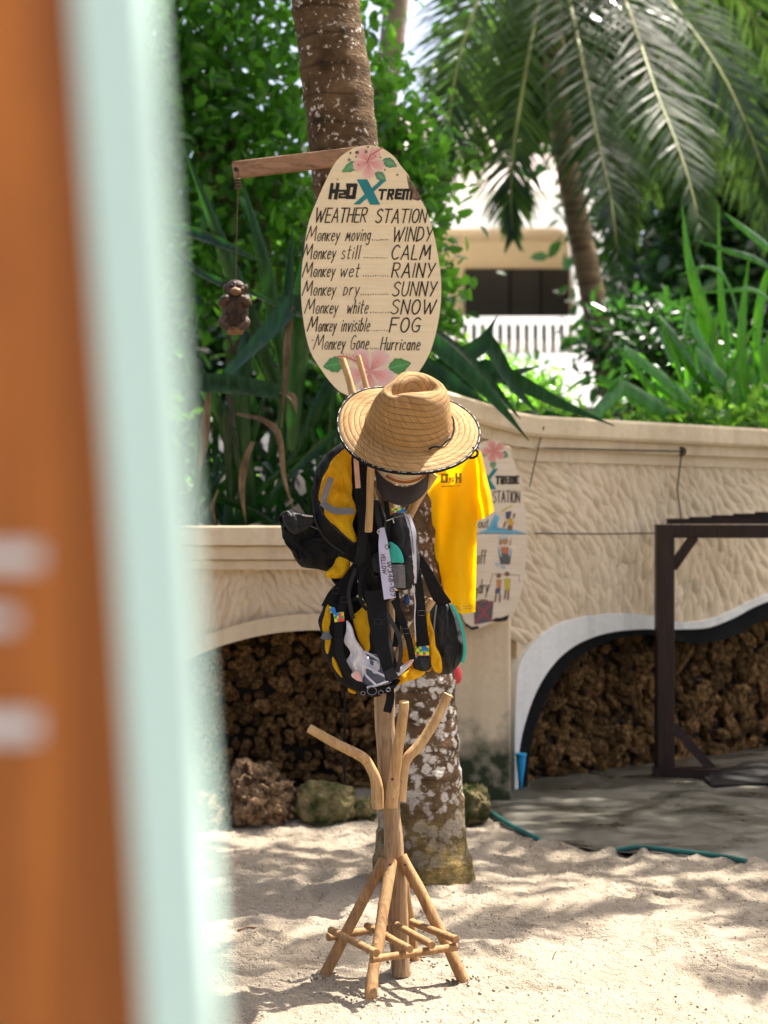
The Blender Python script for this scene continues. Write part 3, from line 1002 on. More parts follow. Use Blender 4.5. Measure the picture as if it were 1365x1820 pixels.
# loose rocks at the foot of the left wall
def rock(name, c, r, mat, label, seed, amp=0.35, fine=0.10, group=None):
    bm = bmesh.new(); bmesh.ops.create_icosphere(bm, subdivisions=5, radius=1.0)
    for v in bm.verts:
        d = v.co.normalized()
        e = Vector((seed * 3.7, seed * 1.1, 0))
        d = Vector(tuple(math.copysign(abs(q) ** .75, q) for q in d)).normalized() * (1.08 if amp < .25 else 1)
        k = 1 + amp * noise.noise(d * 1.1 + e) + amp * 0.7 * noise.noise(d * 2.6 + e) + fine * noise.noise(d * 7 + e) + fine * 0.7 * noise.noise(d * 15 + e)
        v.co = Vector((d.x * r[0], d.y * r[1], d.z * r[2])) * k
    me = bpy.data.meshes.new(name); bm.to_mesh(me); bm.free()
    me.materials.append(mat); me.polygons.foreach_set('use_smooth', [True] * len(me.polygons))
    o = bpy.data.objects.new(name, me); o.location = c; link(o)
    return tag(o, label, 'rock')


rock('coral_rock', P(452, 1432, 7.18) + Vector((0, .1, 0)), (.165, .13, .155), M['coral_rock'], 'rugged brown coral rock at the wall foot, left of the mossy rock', 1, 0.3, 0.22)
rock('mossy_rock', P(573, 1443, 7.2) + Vector((0, .1, 0)), (.135, .12, .115), M['mossy_rock'], 'rounded rock with green moss on the sand, between the coral rock and the palm trunk', 2, 0.22, 0.06)
rock('stone_lump', P(648, 1440, 7.3), (.055, .05, .05), M['mossy_rock'], 'small mossy stone just left of the wooden stand pole by the palm trunk', 4, 0.3, 0.1)
rock('mossy_mound', P(838, 1432, 7.35), (.085, .1, .10), M['mossy_rock'], 'dark mossy lump at the pier foot just right of the palm trunk', 5, 0.3, 0.14)
rock('coral_rock', P(345, 1450, 7.2), (.12, .12, .10), M['coral_rock'], 'pale coral rock half hidden behind the blurred mint edge', 6, 0.3, 0.2)
# ------------------------------------------------------------------ HOUSE far behind
HD = 32.0
house = thing('house', P(900, 700, HD), 'white house with a shaded veranda and balustrade far behind the palms', 'house')


def quad_px(mb, pts):
    """pts: list of (px,py,D)"""
    mb.add([P(*p) for p in pts], [tuple(range(len(pts)))])


def slab_px(x0, x1, y0, y1, D, thick):
    mb = MB()
    a = P(x0, y0, D); b = P(x1, y1, D)
    mb.box(((a.x + b.x) / 2, D + thick / 2, (a.z + b.z) / 2), (abs(b.x - a.x), thick, abs(a.z - b.z)))
    return mb


# front wall round the rounded opening, as one bent strip with thickness
op = [(640, 640), (640, 420), (644, 408), (656, 402), (985, 398), (1003, 402), (1011, 411), (1014, 424), (1034, 640)]
ou = [(560, 640), (560, 380), (560, 345), (600, 340), (985, 338), (1040, 338), (1062, 345), (1066, 400), (1080, 640)]
mb = MB(); n = len(op)
vs_ = [P(x, y, HD) for x, y in ou] + [P(x, y, HD) for x, y in op] + [P(x, y, HD) + Vector((0, .45, 0)) for x, y in ou] + [P(x, y, HD) + Vector((0, .45, 0)) for x, y in op]
fs = []
for i in range(n - 1):
    fs += [(i, i + 1, n + i + 1, n + i), (n + i, n + i + 1, 3 * n + i + 1, 3 * n + i), (i + 1, i, 2 * n + i, 2 * n + i + 1)]
mb.add(vs_, fs); mb.build('front_wall', M['house_white'], house)
slab_px(560, 1082, 642, 800, HD - .1, .5).build('plinth_wall', M['house_white'], house)
slab_px(560, 1040, 562, 574, HD - .02, .3).build('rail', M['house_white'], house)
slab_px(560, 1040, 628, 645, HD - .02, .3).build('rail', M['house_white'], house)
mb = MB(); mb.add([(-9, 21, 2.75), (14, 21, 2.75), (14, HD - .15, 3.0), (-9, HD - .15, 3.0)], [(0, 1, 2, 3)]); tag(mb.build('bounce_sheet', M['house_white']), kind='structure')  # pale sheet added to bounce sunlight up onto the house front
for k in range(26):
    x = 632 + k * 15.6
    mb = slab_px(x - 3.6, x + 3.6, 574, 628, HD + .05, .10)
    mb.build('baluster', M['house_white'], house)
# veranda: ceiling, back wall, window band
mb = MB(); mb.box((P(830, 0, HD).x, HD + 1.6, P(0, 392, HD).z + .12), (5.6, 2.6, .1)); mb.build('ceiling', M['house_cream'], house)
mb = MB(); mb.box((P(830, 0, HD).x, HD + 2.9, P(0, 520, HD).z), (6.4, .1, 4.2)); mb.build('back_wall', M['house_cream'], house)
BD = HD + 2.78
a = slab_px(826, 1012, 478, 604, BD, .06).build('window', M['window_dark'], house)
slab_px(905, 908, 478, 604, BD - .03, .03).build('window_bar', M['black_strip'], a)
slab_px(960, 963, 478, 604, BD - .03, .03).build('window_bar', M['black_strip'], a)
mb = MB(); mb.box((P(830, 0, HD).x, HD + 1.6, P(0, 650, HD).z), (5.6, 2.6, .1)); mb.build('floor', M['house_cream'], house)
slab_px(1066, 1130, 350, 800, HD + .6, 2.0).build('side_wall', M['house_white'], house)
# tiled roof, rows of tiles
roof = MB()
e0 = P(540, 338, HD - .5); e1 = P(1100, 338, HD - .5)
rise = 2.3; run = 4.0
roof.add([e0, e1, e1 + Vector((-.6, run, rise)), e0 + Vector((.6, run, rise))], [(0, 1, 2, 3)])
ro = roof.build('roof', M['roof_tile'], house)
tile_me = None
for r_ in range(6):
    for k in range(34):
        x = e0.x + .1 + k * (e1.x - e0.x) / 34; f = r_ / 6
        mb = None
        if tile_me is None:
            t_ = MB(); L = math.hypot(run, rise) / 6
            t_.tube([(0, 0, 0), (0, run / 6 * 1.05, rise / 6 * 1.05)], [.075, .062], 6, True)
            tmp = t_.build('tile', M['roof_tile'], ro); tile_me = tmp.data
            o = tmp
        else:
            o = bpy.data.objects.new('tile', tile_me); link(o, ro)
        o.location = Vector((x, e0.y + run * f, e0.z + rise * f + .02)) - wloc(ro)

# ------------------------------------------------------------------ palms
def frond_mesh(rib, npairs, L, rnd, wd=0.03, side0=None, droop=0.5, a0=0.55, ragged=0.15):
    R = smooth_curve(rib, 60)
    v = []; f = []; tone = []
    for i in range(npairs):
        t = 0.10 + 0.9 * (i + rnd.random() * .4) / npairs
        p = interp(R, min(t, 1)); tg = (interp(R, min(t + .02, 1)) - interp(R, max(t - .02, 0))).normalized()
        sd = side0 - tg * side0.dot(tg) if side0 is not None else tg.cross(Vector((0, 0, 1)))
        if sd.length < 1e-3: sd = Vector((1, 0, 0))
        sd.normalize()
        up = sd.cross(tg).normalized()
        ln = L * (0.55 + 0.6 * math.sin(math.pi * min(1, t * 1.05 + .12)) ** 0.8) * (1 - 0.45 * max(0, t - .75) / .25) * rnd.uniform(1 - ragged, 1.08)
        for s in (-1, 1):
            if rnd.random() < 0.03: continue
            an = a0 + 0.5 * t + rnd.gauss(0, .11)
            d = (sd * s * math.cos(an) + tg * math.sin(an) + up * rnd.uniform(-.12, .22)).normalized()
            q = p.copy(); nseg = 4
            b = len(v); tn = rnd.random()
            for k in range(nseg + 1):
                u = k / nseg
                wv = wd * (1 - u ** 2.2) * (0.6 + .4 * min(1, u * 4)) + .002
                ws = d.cross(up)
                if ws.length < 1e-3: ws = tg.copy()
                ws.normalize()
                v += [q - ws * wv / 2, q + ws * wv / 2]
                q = q + d * (ln / nseg)
                d = (d + Vector((0, 0, -droop * (0.35 + u) / nseg * 1.6))).normalized()
            for k in range(nseg):
                f.append((b + 2 * k, b + 2 * k + 1, b + 2 * k + 3, b + 2 * k + 2)); tone.append(tn)
    return v, f, tone, R


def leafy(name, v, f, tone, mat, parent, smooth=False):
    me = bpy.data.meshes.new(name)
    off = wloc(parent) if parent is not None else Vector((0, 0, 0))
    v = np.asarray([tuple(p) for p in v]) - np.array(off)
    me.from_pydata(v.tolist(), [], f)
    at = me.attributes.new('tone', 'FLOAT', 'FACE')
    at.data.foreach_set('value', np.asarray(tone, dtype=np.float32))
    me.materials.append(mat)
    if smooth: me.polygons.foreach_set('use_smooth', [True] * len(me.polygons))
    o = bpy.data.objects.new(name, me)
    return link(o, parent)


def frond(parent, rib, npairs, L, seed, wd=.03, side=None, droop=.5, ribr=.03, mat='palm_leaf', a0=.55):
    rnd = random.Random(seed)
    v, f, tone, R = frond_mesh(rib, npairs, L, rnd, wd, side, droop, a0)
    o = leafy('frond', v, f, tone, M[mat], parent)
    mb = MB(); mb.tube(R[::3], [ribr * (1 - .85 * i / (len(R[::3]) - 1)) for i in range(len(R[::3]))], 6)
    mb.build('rib', M['palm_rib'], o, smooth=True)
    return o


def ringed_trunk(parent, pts, r0, r1, mat, n=90, flare=0.0, ringh=0.02, sides=20):
    C = smooth_curve(pts, n)
    rad = []
    for i in range(n):
        t = i / (n - 1)
        r = r0 + (r1 - r0) * t + flare * math.exp(-t * 14)
        rad.append(r * (1 + ringh * (((i * 0.5) % 1.0) - .5) * 2))
    mb = MB(); mb.tube(C, rad, sides, True, 0.05, 5)
    return mb.build('trunk', mat, parent, smooth=True)


# the palm in front of the house
PD = 18.0
palm = thing('coconut_palm', P(1090, 690, PD), 'coconut palm with long hanging fronds in front of the white house', 'palm')
ringed_trunk(palm, [P(1092, 700, PD), P(1066, 590, PD), P(1042, 470, PD), P(1018, 350, PD), P(996, 220, PD), P(985, 90, PD), P(975, -60, PD)], .15, .11, M['far_bark'], 80, .03, .05)
X_ = Vector((1, 0, 0))
fr_ = [  # (px,py,D) ribs
    ([(985, -70, 18), (1050, -120, 17.0), (1110, 0, 15.9), (1165, 160, 15.0), (1215, 290, 14.4), (1250, 420, 14.0)], 105, .80, X_, .8),
    ([(978, -60, 18), (1005, -20, 17.0), (1035, 110, 16.0), (1060, 240, 15.3), (1085, 350, 14.8), (1100, 470, 14.5)], 100, .68, X_, .7),
    ([(970, -70, 18), (900, -90, 17.8), (850, 0, 17.4), (812, 120, 17.0), (797, 230, 16.8), (790, 330, 16.7)], 100, .72, X_, .6),
    ([(975, -60, 18), (955, 20, 17.7), (930, 150, 17.3), (912, 270, 17.0), (908, 350, 16.9), (912, 425, 16.9)], 97, .6, X_, .7),
    ([(985, -70, 18), (1080, -130, 17.4), (1180, -10, 16.8), (1270, 110, 16.3), (1330, 230, 16.0), (1372, 350, 15.8)], 105, .75, X_, 1.0),
    ([(985, -80, 18), (1100, -190, 18.4), (1230, -100, 18.8), (1330, 20, 19), (1400, 170, 19.2)], 90, .9, X_, .9),
    ([(975, -60, 18.2), (985, 60, 18.9), (1010, 190, 19.6), (1040, 320, 20.0)], 70, .8, X_, .6),
    ([(985, -60, 18.2), (1060, 60, 19), (1120, 200, 19.8), (1155, 350, 20.2)], 100, .9, X_, .6),
    ([(970, -60, 18.2), (890, 40, 19), (850, 180, 19.6), (840, 300, 20.0)], 100, .9, X_, .6),
    ([(985, -40, 18.1), (1000, 60, 18.6), (1012, 180, 18.8), (1018, 300, 18.8)], 100, .75, X_, .9),
    ([(985, -40, 18.1), (950, 60, 18.7), (930, 170, 19.0), (925, 280, 19.1)], 100, .75, X_, .9),
    ([(990, -40, 18.1), (1050, 50, 18.8), (1090, 170, 19.2), (1110, 300, 19.4), (1120, 420, 19.5)], 105, .8, X_, .8),
    ([(990, -60, 18.1), (1090, 0, 18.6), (1180, 120, 19.0), (1230, 260, 19.3), (1260, 400, 19.4)], 105, .85, X_, .8),
    ([(990, -60, 18.1), (1130, -20, 19), (1250, 120, 19.6), (1330, 280, 20), (1370, 430, 20)], 105, .85, X_, .8),
    ([(985, -80, 18), (1030, -330, 17.6), (1120, -420, 17.0), (1230, -380, 16.4), (1330, -240, 15.8)], 80, .9, None, .7),
    ([(970, -80, 18), (930, -330, 17.6), (840, -420, 17.2), (720, -360, 16.8), (640, -220, 16.4)], 80, .9, None, .7),
    ([(985, -80, 18), (1100, -240, 19), (1220, -280, 20), (1340, -200, 21)], 80, .9, None, .7),
]
for i, (rb, npair, L, sd, dr) in enumerate(fr_):
    frond(palm, [P(*q) for q in rb], npair, L, 40 + i, .032, sd, dr, .024)

# a second palm standing outside the frame on the right: its fronds stay unseen above the frame and shade the slab
shade = thing('coconut_palm', (5.4, 11.2, 1.7), 'coconut palm standing behind the wall beyond the right edge of the view', 'palm')
base = Vector((5.4, 11.2, 1.7))
top = Vector((4.75, 10.9, 8.2))
ringed_trunk(shade, [base, base + Vector((-.1, -.1, 2.2)), base + Vector((-.3, -.2, 4.5)), top], .15, .11, M['far_bark'], 60, .04, .05)


def crown_fronds(parent, top, count, R, rnd, npair=70, lo=-.25, hi=.75, skip=None, L=.7, wd=.045):
    for i in range(count):
        a = 2 * math.pi * (i + rnd.uniform(-.25, .25)) / count
        if skip and skip(a): continue
        el = rnd.uniform(lo, hi)
        d = Vector((math.cos(a), math.sin(a), 0)); Z = Vector((0, 0, 1))
        r = R * rnd.uniform(.85, 1.1)
        frond(parent, [top, top + d * r * .3 + Z * r * (.28 * el + .05), top + d * r * .62 + Z * r * (.30 * el - .03), top + d * r * .88 + Z * r * (.12 * el - .25), top + d * r + Z * r * (-.05 + .1 * el - .45)], npair, L, rnd.random(), wd, None, .6, .03)


crown_fronds(shade, top, 15, 2.9, random.Random(5))

# a third one further right/back for broken shade
shade2 = thing('coconut_palm', (6.0, 6.9, 0.0), 'coconut palm outside the right edge that throws striped shade on the sand', 'palm')
ringed_trunk(shade2, [Vector((6.0, 6.9, -.05)), Vector((5.7, 6.8, 1.8)), Vector((5.3, 6.6, 3.8)), Vector((4.8, 6.6, 5.4))], .17, .11, M['far_bark'], 60, .06, .05)
crown_fronds(shade2, Vector((4.8, 6.6, 5.4)), 13, 2.35, random.Random(8), 60, .0, .8, None, .55, .04)

# ------------------------------------------------------------------ the palm that carries the sign
TD = 6.06
main = thing('palm_trunk_tree', P(752, 1600, TD), 'thick lichen-spotted palm trunk carrying the oval sign', 'palm')
tp = [P(752, 1615, TD), P(752, 1560, TD), P(748, 1400, TD), P(742, 1250, TD), P(722, 1050, TD), P(692, 800, TD), P(655, 560, TD), P(620, 320, TD), P(592, 100, TD), P(572, -60, TD), P(530, -600, TD - .1), P(480, -1300, TD - .2), P(440, -2200, TD - .3)]
C = smooth_curve(tp, 300)
rad = []
for i, p in enumerate(C):
    z = p.z
    r = 0.129 + 0.066 * math.exp(-max(0, z) / 0.26) + 0.008 * math.exp(-((z - .9) / .5) ** 2)
    if z > 2.2: r -= .018 * min(1, (z - 2.2) / 2)
    ph = (z * 9.5) % 1.0
    r *= 1 + 0.042 * (ph ** 2 - .4)
    rad.append(r)
mb = MB(); mb.tube(C, rad, 40, True, 0.07, 7)
mb.build('trunk', M['palm_bark'], main, smooth=True)
crown_fronds(main, C[-1], 13, 3.6, random.Random(21), 75)

# pale trunk behind
pt = thing('slim_palm', P(668, 640, 14), 'slim pale grey-pink palm trunk rising behind the sign trunk', 'palm')
ringed_trunk(pt, [P(640, 690, 14), P(660, 420, 14), P(676, 240, 14), P(698, 60, 14), P(712, -80, 14), P(745, -500, 14), P(760, -1100, 14)], .115, .095, M['pale_bark'], 70, .02, .03)
crown_fronds(pt, P(760, -1100, 14), 11, 3.0, random.Random(31), 60)


# ------------------------------------------------------------------ leafy trees and shrubs
def leaf_cloud(blobs, n, size, rg, clump=0.16, per=9, aspect=0.5, upbias=0.6):
    """many small folded leaves in clumps through the volume of some ellipsoids"""
    nb = len(blobs)
    wts = np.array([b[1][0] * b[1][1] * b[1][2] for b in blobs]); wts /= wts.sum()
    nc = n // per
    bi_ = rg.choice(nb, nc, p=wts)
    d = rg.normal(size=(nc, 3)); d /= np.linalg.norm(d, axis=1)[:, None]
    rr_ = rg.random(nc) ** 0.45
    cen = np.array([tuple(b[0]) for b in blobs])[bi_]; rad_ = np.array([tuple(b[1]) for b in blobs])[bi_]
    cl = cen + d * rr_[:, None] * rad_
    c = np.repeat(cl, per, 0) + rg.normal(size=(nc * per, 3)) * clump
    outd = np.repeat(d, per, 0)
    m = len(c)
    ax = rg.normal(size=(m, 3)) + outd * 0.8; ax[:, 2] -= 0.1; ax /= np.linalg.norm(ax, axis=1)[:, None]
    nr = rg.normal(size=(m, 3)); nr[:, 2] += upbias * 2
    sd = np.cross(ax, nr); sd /= np.linalg.norm(sd, axis=1)[:, None] + 1e-9
    nr = np.cross(sd, ax)
    s = size * rg.uniform(.6, 1.25, m)[:, None]
    v = np.empty((m, 6, 3))
    v[:, 0] = c
    v[:, 1] = c + ax * s * .35 + sd * s * aspect * .5 + nr * s * .06
    v[:, 2] = c + ax * s * .75 + sd * s * aspect * .38 + nr * s * .04
    v[:, 3] = c + ax * s - nr * s * .08
    v[:, 4] = c + ax * s * .75 - sd * s * aspect * .38 + nr * s * .04
    v[:, 5] = c + ax * s * .35 - sd * s * aspect * .5 + nr * s * .06
    i0 = np.arange(m)[:, None] * 6
    f = np.concatenate([i0 + np.array([[0, 1, 2, 3]]), i0 + np.array([[0, 3, 4, 5]])], 1).reshape(-1, 4)
    tone = np.repeat(rg.random(m), 2)
    return v.reshape(-1, 3), f.tolist(), tone, cl


def leafy_tree(name, label, cat, base, blobs, n, size, mat, seed, trunk_r=.08, branches=14, aspect=.5, clump=.16, group=None, bstart=.3):
    rg = np.random.default_rng(seed)
    t = thing(name, base, label, cat, group)
    v, f, tone, cl = leaf_cloud(blobs, n, size, rg, clump, 9, aspect)
    o = leafy('crown', v, f, tone, M[mat], t, True)
    rnd = random.Random(seed)
    mb = MB()
    b0 = Vector(base)
    c0 = Vector(blobs[0][0])
    mid = b0.lerp(c0, .5) + Vector((rnd.uniform(-.1, .1), 0, 0))
    mb.tube(smooth_curve([b0, mid, c0], 8), [trunk_r * (1 - .6 * k / 7) for k in range(8)], 8)
    for k in range(branches):
        e = Vector(cl[rnd.randrange(len(cl))])
        s = b0.lerp(c0, rnd.uniform(bstart, 1))
        m_ = s.lerp(e, .5) + Vector((rnd.uniform(-.1, .1), rnd.uniform(-.1, .1), .12))
        mb.tube(smooth_curve([s, m_, e], 7), [trunk_r * .38 * (1 - .8 * q / 6) for q in range(7)], 5)
    mb.build('trunk', M['twig_bark'], t, True)
    return t


V3 = Vector
leafy_tree('leafy_tree', 'dense green leafy tree filling the upper left behind the plank', 'tree', P(420, 880, 11.2),
           [(P(400, 180, 11.5), (.95, .8, 1.0)), (P(330, 350, 11.3), (.7, .7, .7)), (P(520, 330, 11.6), (.6, .7, .9)), (P(420, -120, 11.8), (1.3, .9, .8)), (P(260, 60, 11.4), (.8, .8, .9)), (P(480, 500, 11.2), (.6, .5, .5))],
           9500, .125, 'bush_leaf', 101, .07, 22)
leafy_tree('leafy_tree', 'green leafy bush showing between the sign and the white house', 'tree', P(730, 720, 10.4),
           [(P(725, 430, 10.4), (.20, .4, .62)), (P(700, 260, 10.5), (.26, .35, .36)), (P(762, 570, 10.2), (.14, .3, .28)), (P(728, 330, 10.4), (.26, .35, .30)), (P(672, 130, 10.6), (.12, .3, .25))],
           2300, .10, 'bush_leaf', 102, .05, 16, .55, .10)
# deeper trees closing the view
leafy_tree('shade_tree', 'dark tree mass behind the leafy tree at the far left', 'tree', P(330, 860, 17),
           [(P(280, 520, 17), (2.0, 1.2, 1.1)), (P(420, 640, 16), (1.5, .8, .9)), (P(560, 560, 17.5), (1.1, 1, .9))], 6500, .2, 'far_leaf', 103, .15, 12, .55, .3)
leafy_tree('shade_tree', 'dark tree mass behind the palm fronds at the right edge', 'tree', P(1290, 760, 24),
           [(P(1250, 330, 24), (1.7, 1.5, 2.6)), (P(1390, 250, 24), (1.6, 1.5, 2.8)), (P(1180, 560, 23), (.8, .8, 1.1)), (P(1330, 560, 23), (1.5, .8, 1.2)), (P(1080, 130, 25), (1.3, 1.2, 1.5)), (P(930, 90, 25.5), (.9, 1.0, 1.0)), (P(1250, 60, 25), (1.6, 1.2, 1.6))], 17000, .26, 'far_leaf', 104, .2, 12, .5, .35)
leafy_tree('shade_tree', 'pale far tree showing under the sky between the trunks and palm fronds', 'tree', P(800, 560, 44),
           [(P(980, 190, 44), (2.6, 1.5, 1.5)), (P(1230, 90, 44), (2.5, 1.5, 2.6))], 7000, .45, 'far_leaf', 105, .25, 10, .55, .6)
# overhanging tree that keeps the left bed and the wall in shade: stands behind the bed, crown above the frame
leafy_tree('overhanging_tree', 'tall tree whose crown spreads above the frame over the garden walls', 'tree', (5.0, 12.6, 1.8),
           [((1.6, 10.9, 7.4), (1.7, 1.5, .8)), ((3.0, 11.0, 7.2), (1.3, 1.2, .7)), ((.2, 11.2, 7.3), (1.3, 1.3, .8)), ((2.15, 8.2, 7.0), (.8, .5, .45)), ((3.5, 8.5, 7.0), (.7, .5, .4))], 11500, .17, 'bush_leaf', 106, .12, 16, .55, .25, None, .85)

# trees beyond both edges of the view
for i, (x, y, r_, lab) in enumerate([(-3.3, 12.0, 1.5, 'leafy tree standing behind the blurred board, nearest the left bed'), (-6.0, 13.5, 2.0, 'broad leafy tree beyond the left edge behind the low wall'), (-9.5, 15.5, 2.6, 'large leafy tree farthest left behind the low wall'), (7.6, 18.0, 2.4, 'large leafy tree beyond the right edge behind the tall wall'), (11.0, 16.0, 2.6, 'large leafy tree farthest right behind the tall wall')]):
    leafy_tree('leafy_tree', lab, 'tree', (x, y, 1.2), [((x, y, 1.4 + r_ * 1.1), (r_, r_ * .8, r_ * 1.2)), ((x + r_ * .5, y + .3, 1.1 + r_ * .6), (r_ * .9, r_ * .7, r_ * .7)), ((x - r_ * .5, y, 1.2 + r_ * .6), (r_ * .9, r_ * .7, r_ * .8))], 5000, .09 + .05 * r_, 'bush_leaf', 300 + i, .09, 12, .55, .2)
# shrubs along the top of the right-hand wall
shr = [(868, 690, 10.2, .20, 'low bright green shrub above the wall just right of the hat'), (985, 700, 10.6, .24, 'bright sunlit shrub at the foot of the far palm trunk'),
       (1130, 710, 10.6, .24, 'low leafy shrub above the wall between far palm and strap-leaf clump'), (1240, 690, 10.4, .26, 'leafy shrub at the foot of the strap-leaf clump'),
       (1335, 680, 10.3, .28, 'leafy green shrub above the wall at the right edge')]
for i, (px, py, D, r, lab) in enumerate(shr):
    b = P(px, py, D); z0 = 1.63
    leafy_tree('shrub', lab, 'shrub', (b.x, b.y, z0), [((b.x, b.y, z0 + r * .7), (r * 1.25, r, r * .9)), ((b.x + .15, b.y + .1, z0 + r * .5), (r, r, r * .7))],
               800, .085, 'bush_leaf_bright', 200 + i, .018, 8, .5, .06)
# low shrubs with dark leaves round the far trunk
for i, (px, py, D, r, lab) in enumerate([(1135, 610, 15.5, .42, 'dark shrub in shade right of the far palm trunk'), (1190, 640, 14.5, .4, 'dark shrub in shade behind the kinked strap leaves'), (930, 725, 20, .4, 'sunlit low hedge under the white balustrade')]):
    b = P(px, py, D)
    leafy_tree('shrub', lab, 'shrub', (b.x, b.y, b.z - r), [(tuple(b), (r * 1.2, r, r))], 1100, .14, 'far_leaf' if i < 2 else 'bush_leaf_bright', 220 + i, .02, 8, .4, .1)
leafy_tree('shrub', 'dark shrub with small leaves under the house plinth by the sign', 'shrub', tuple(P(800, 760, 13)),
           [(tuple(P(820, 690, 13)), (.35, .3, .25)), (tuple(P(900, 700, 14)), (.4, .3, .25))], 1500, .09, 'bush_leaf', 230, .02, 8, .5, .08)


# ------------------------------------------------------------------ strap-leaf plants
def strap_leaf(parent, pts, wpx, D, mat, tone, n=16, fold=.45, side=None, tip=1.0, kink=None):
    C_ = smooth_curve(pts, n) if not kink else pts
    n = len(C_)
    W = wpx / FPX * D
    ws = []
    for i in range(n):
        t = i / (n - 1)
        ws.append(max(.004, W * (0.55 + 0.6 * min(1, t * 2.5)) * (1 - tip * max(0, (t - .45) / .55) ** 1.5) * .95))
    mb = MB(); mb.ribbon(C_, ws, side or Vector((1, .25, 0)), 0, fold)
    tn = [tone] * len(mb.f)
    return leafy('leaf', mb.v, mb.f, tn, M[mat], parent, True)


def LP(seq):
    return [P(*q) for q in seq]


def seg_kink(pts, n=6):
    """straight runs with sharp folds between them"""
    o = []
    for a, b in zip(pts, pts[1:]):
        for k in range(n): o.append(a.lerp(b, k / n))
    o.append(pts[-1]); return o


Y_ = Vector((0.3, 1, 0)); Zs = Vector((0, .3, 1))
lp = thing('strap_leaf_plant', P(470, 960, 8.4), 'dark green strap-leaf plant behind the low wall at left, with dry hanging leaves', 'plant')
explicit = [
    ([(520, 760, 8.4), (455, 600, 8.3), (400, 450, 8.2), (322, 250, 8.1)], 40, X_, 'strap_dark', .8),
    ([(530, 800, 8.5), (500, 620, 8.4), (462, 440, 8.3), (428, 318, 8.3)], 32, X_, 'strap_dark', .9),
    ([(520, 800, 8.2), (528, 650, 8.1), (545, 480, 8.0), (566, 335, 8.0)], 46, X_, 'strap_dark', .35),
    ([(500, 800, 8.6), (505, 640, 8.5), (512, 520, 8.5), (520, 400, 8.5)], 30, X_, 'strap_dark', .55),
    ([(280, 400, 8.3), (340, 412, 8.2), (400, 435, 8.1), (468, 466, 8.0)], 24, Zs, 'strap_dark', .45),
    ([(300, 440, 8.4), (350, 480, 8.3), (400, 505, 8.2), (470, 530, 8.2), (540, 575, 8.1)], 16, Zs, 'strap_dark', .3),
    ([(560, 900, 8.3), (610, 790, 8.2), (650, 700, 8.1), (700, 640, 8.0)], 30, X_, 'strap_dark', .2),
    ([(480, 880, 8.3), (560, 800, 8.2), (600, 770, 8.1), (650, 760, 8.0)], 24, Zs, 'strap_dark', .6),
    ([(440, 900, 8.4), (400, 760, 8.3), (340, 640, 8.2), (290, 560, 8.2)], 34, X_, 'strap_dark', .15),
    ([(450, 900, 8.4), (430, 720, 8.3), (440, 600, 8.3), (470, 520, 8.3)], 36, X_, 'strap_dark', .1),
    ([(480, 900, 8.5), (560, 740, 8.4), (600, 660, 8.4), (640, 620, 8.3)], 34, X_, 'strap_dark', .25),
]
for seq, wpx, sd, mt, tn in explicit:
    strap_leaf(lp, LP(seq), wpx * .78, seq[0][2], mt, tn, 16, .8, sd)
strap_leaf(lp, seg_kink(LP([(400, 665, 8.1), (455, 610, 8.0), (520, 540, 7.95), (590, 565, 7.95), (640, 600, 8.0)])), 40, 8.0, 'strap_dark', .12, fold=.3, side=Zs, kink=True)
strap_leaf(lp, LP([(290, 683, 8.0), (360, 680, 7.95), (430, 685, 7.95), (498, 697, 7.95)]), 34, 8, 'strap_dark', .3, 14, .35, Zs, .25)
rnd0 = random.Random(3)
dry = [
    ([(522, 545, 7.95), (512, 600, 7.95), (508, 660, 7.95), (500, 760, 7.98)], 26), ([(420, 735, 7.95), (470, 748, 7.93), (496, 775, 7.93), (505, 850, 7.95), (523, 910, 7.96)], 20),
    ([(372, 690, 7.95), (366, 745, 7.93), (360, 800, 7.93), (352, 850, 7.95)], 30), ([(340, 505, 8.0), (352, 560, 7.98), (366, 625, 7.98)], 18),
    ([(388, 870, 7.95), (378, 900, 7.93), (384, 935, 7.93)], 16), ([(450, 785, 7.95), (436, 820, 7.93), (430, 870, 7.93), (438, 935, 7.95)], 22),
    ([(448, 790, 7.96), (446, 850, 7.95), (450, 920, 7.96)], 9), ([(496, 697, 7.95), (520, 705, 7.93), (527, 735, 7.93)], 22), ([(535, 778, 7.95), (538, 810, 7.94), (536, 845, 7.95)], 9),
    ([(500, 720, 8), (508, 800, 7.97), (505, 880, 7.97)], 10), ([(318, 820, 7.95), (345, 850, 7.93), (352, 880, 7.95)], 14), ([(570, 690, 8.1), (590, 720, 8.1), (580, 780, 8.1)], 12)]
for seq, wpx in dry[:3] + dry[5:9:2] + dry[4:5]:
    strap_leaf(lp, LP(seq), wpx * .55, 8, 'dry_leaf', .5, 12, .8, Vector((1, rnd0.uniform(-.8, .8), .2)), .95)
rnd = random.Random(77)
for k in range(60):
    bx = rnd.uniform(300, 660); D = rnd.uniform(8.3, 9.3)
    b = P(bx, 965, D); b.z = 1.18
    a = rnd.gauss(0, .55); L = rnd.uniform(.5, .95); dr = rnd.uniform(.1, .75)
    d = Vector((math.sin(a), rnd.uniform(-.35, .2), math.cos(a)))
    p1 = b + d * L * .45; p2 = b + d * L * .85 + Vector((math.sin(a) * .1, -.05, -dr * .12)); p3 = b + d * L + Vector((math.sin(a) * .25 * dr, -.1 * dr, -dr * .45))
    strap_leaf(lp, [b, p1, p2, p3], rnd.uniform(7, 17), D, 'strap_dark', rnd.random() * .5, 12, .7, X_)

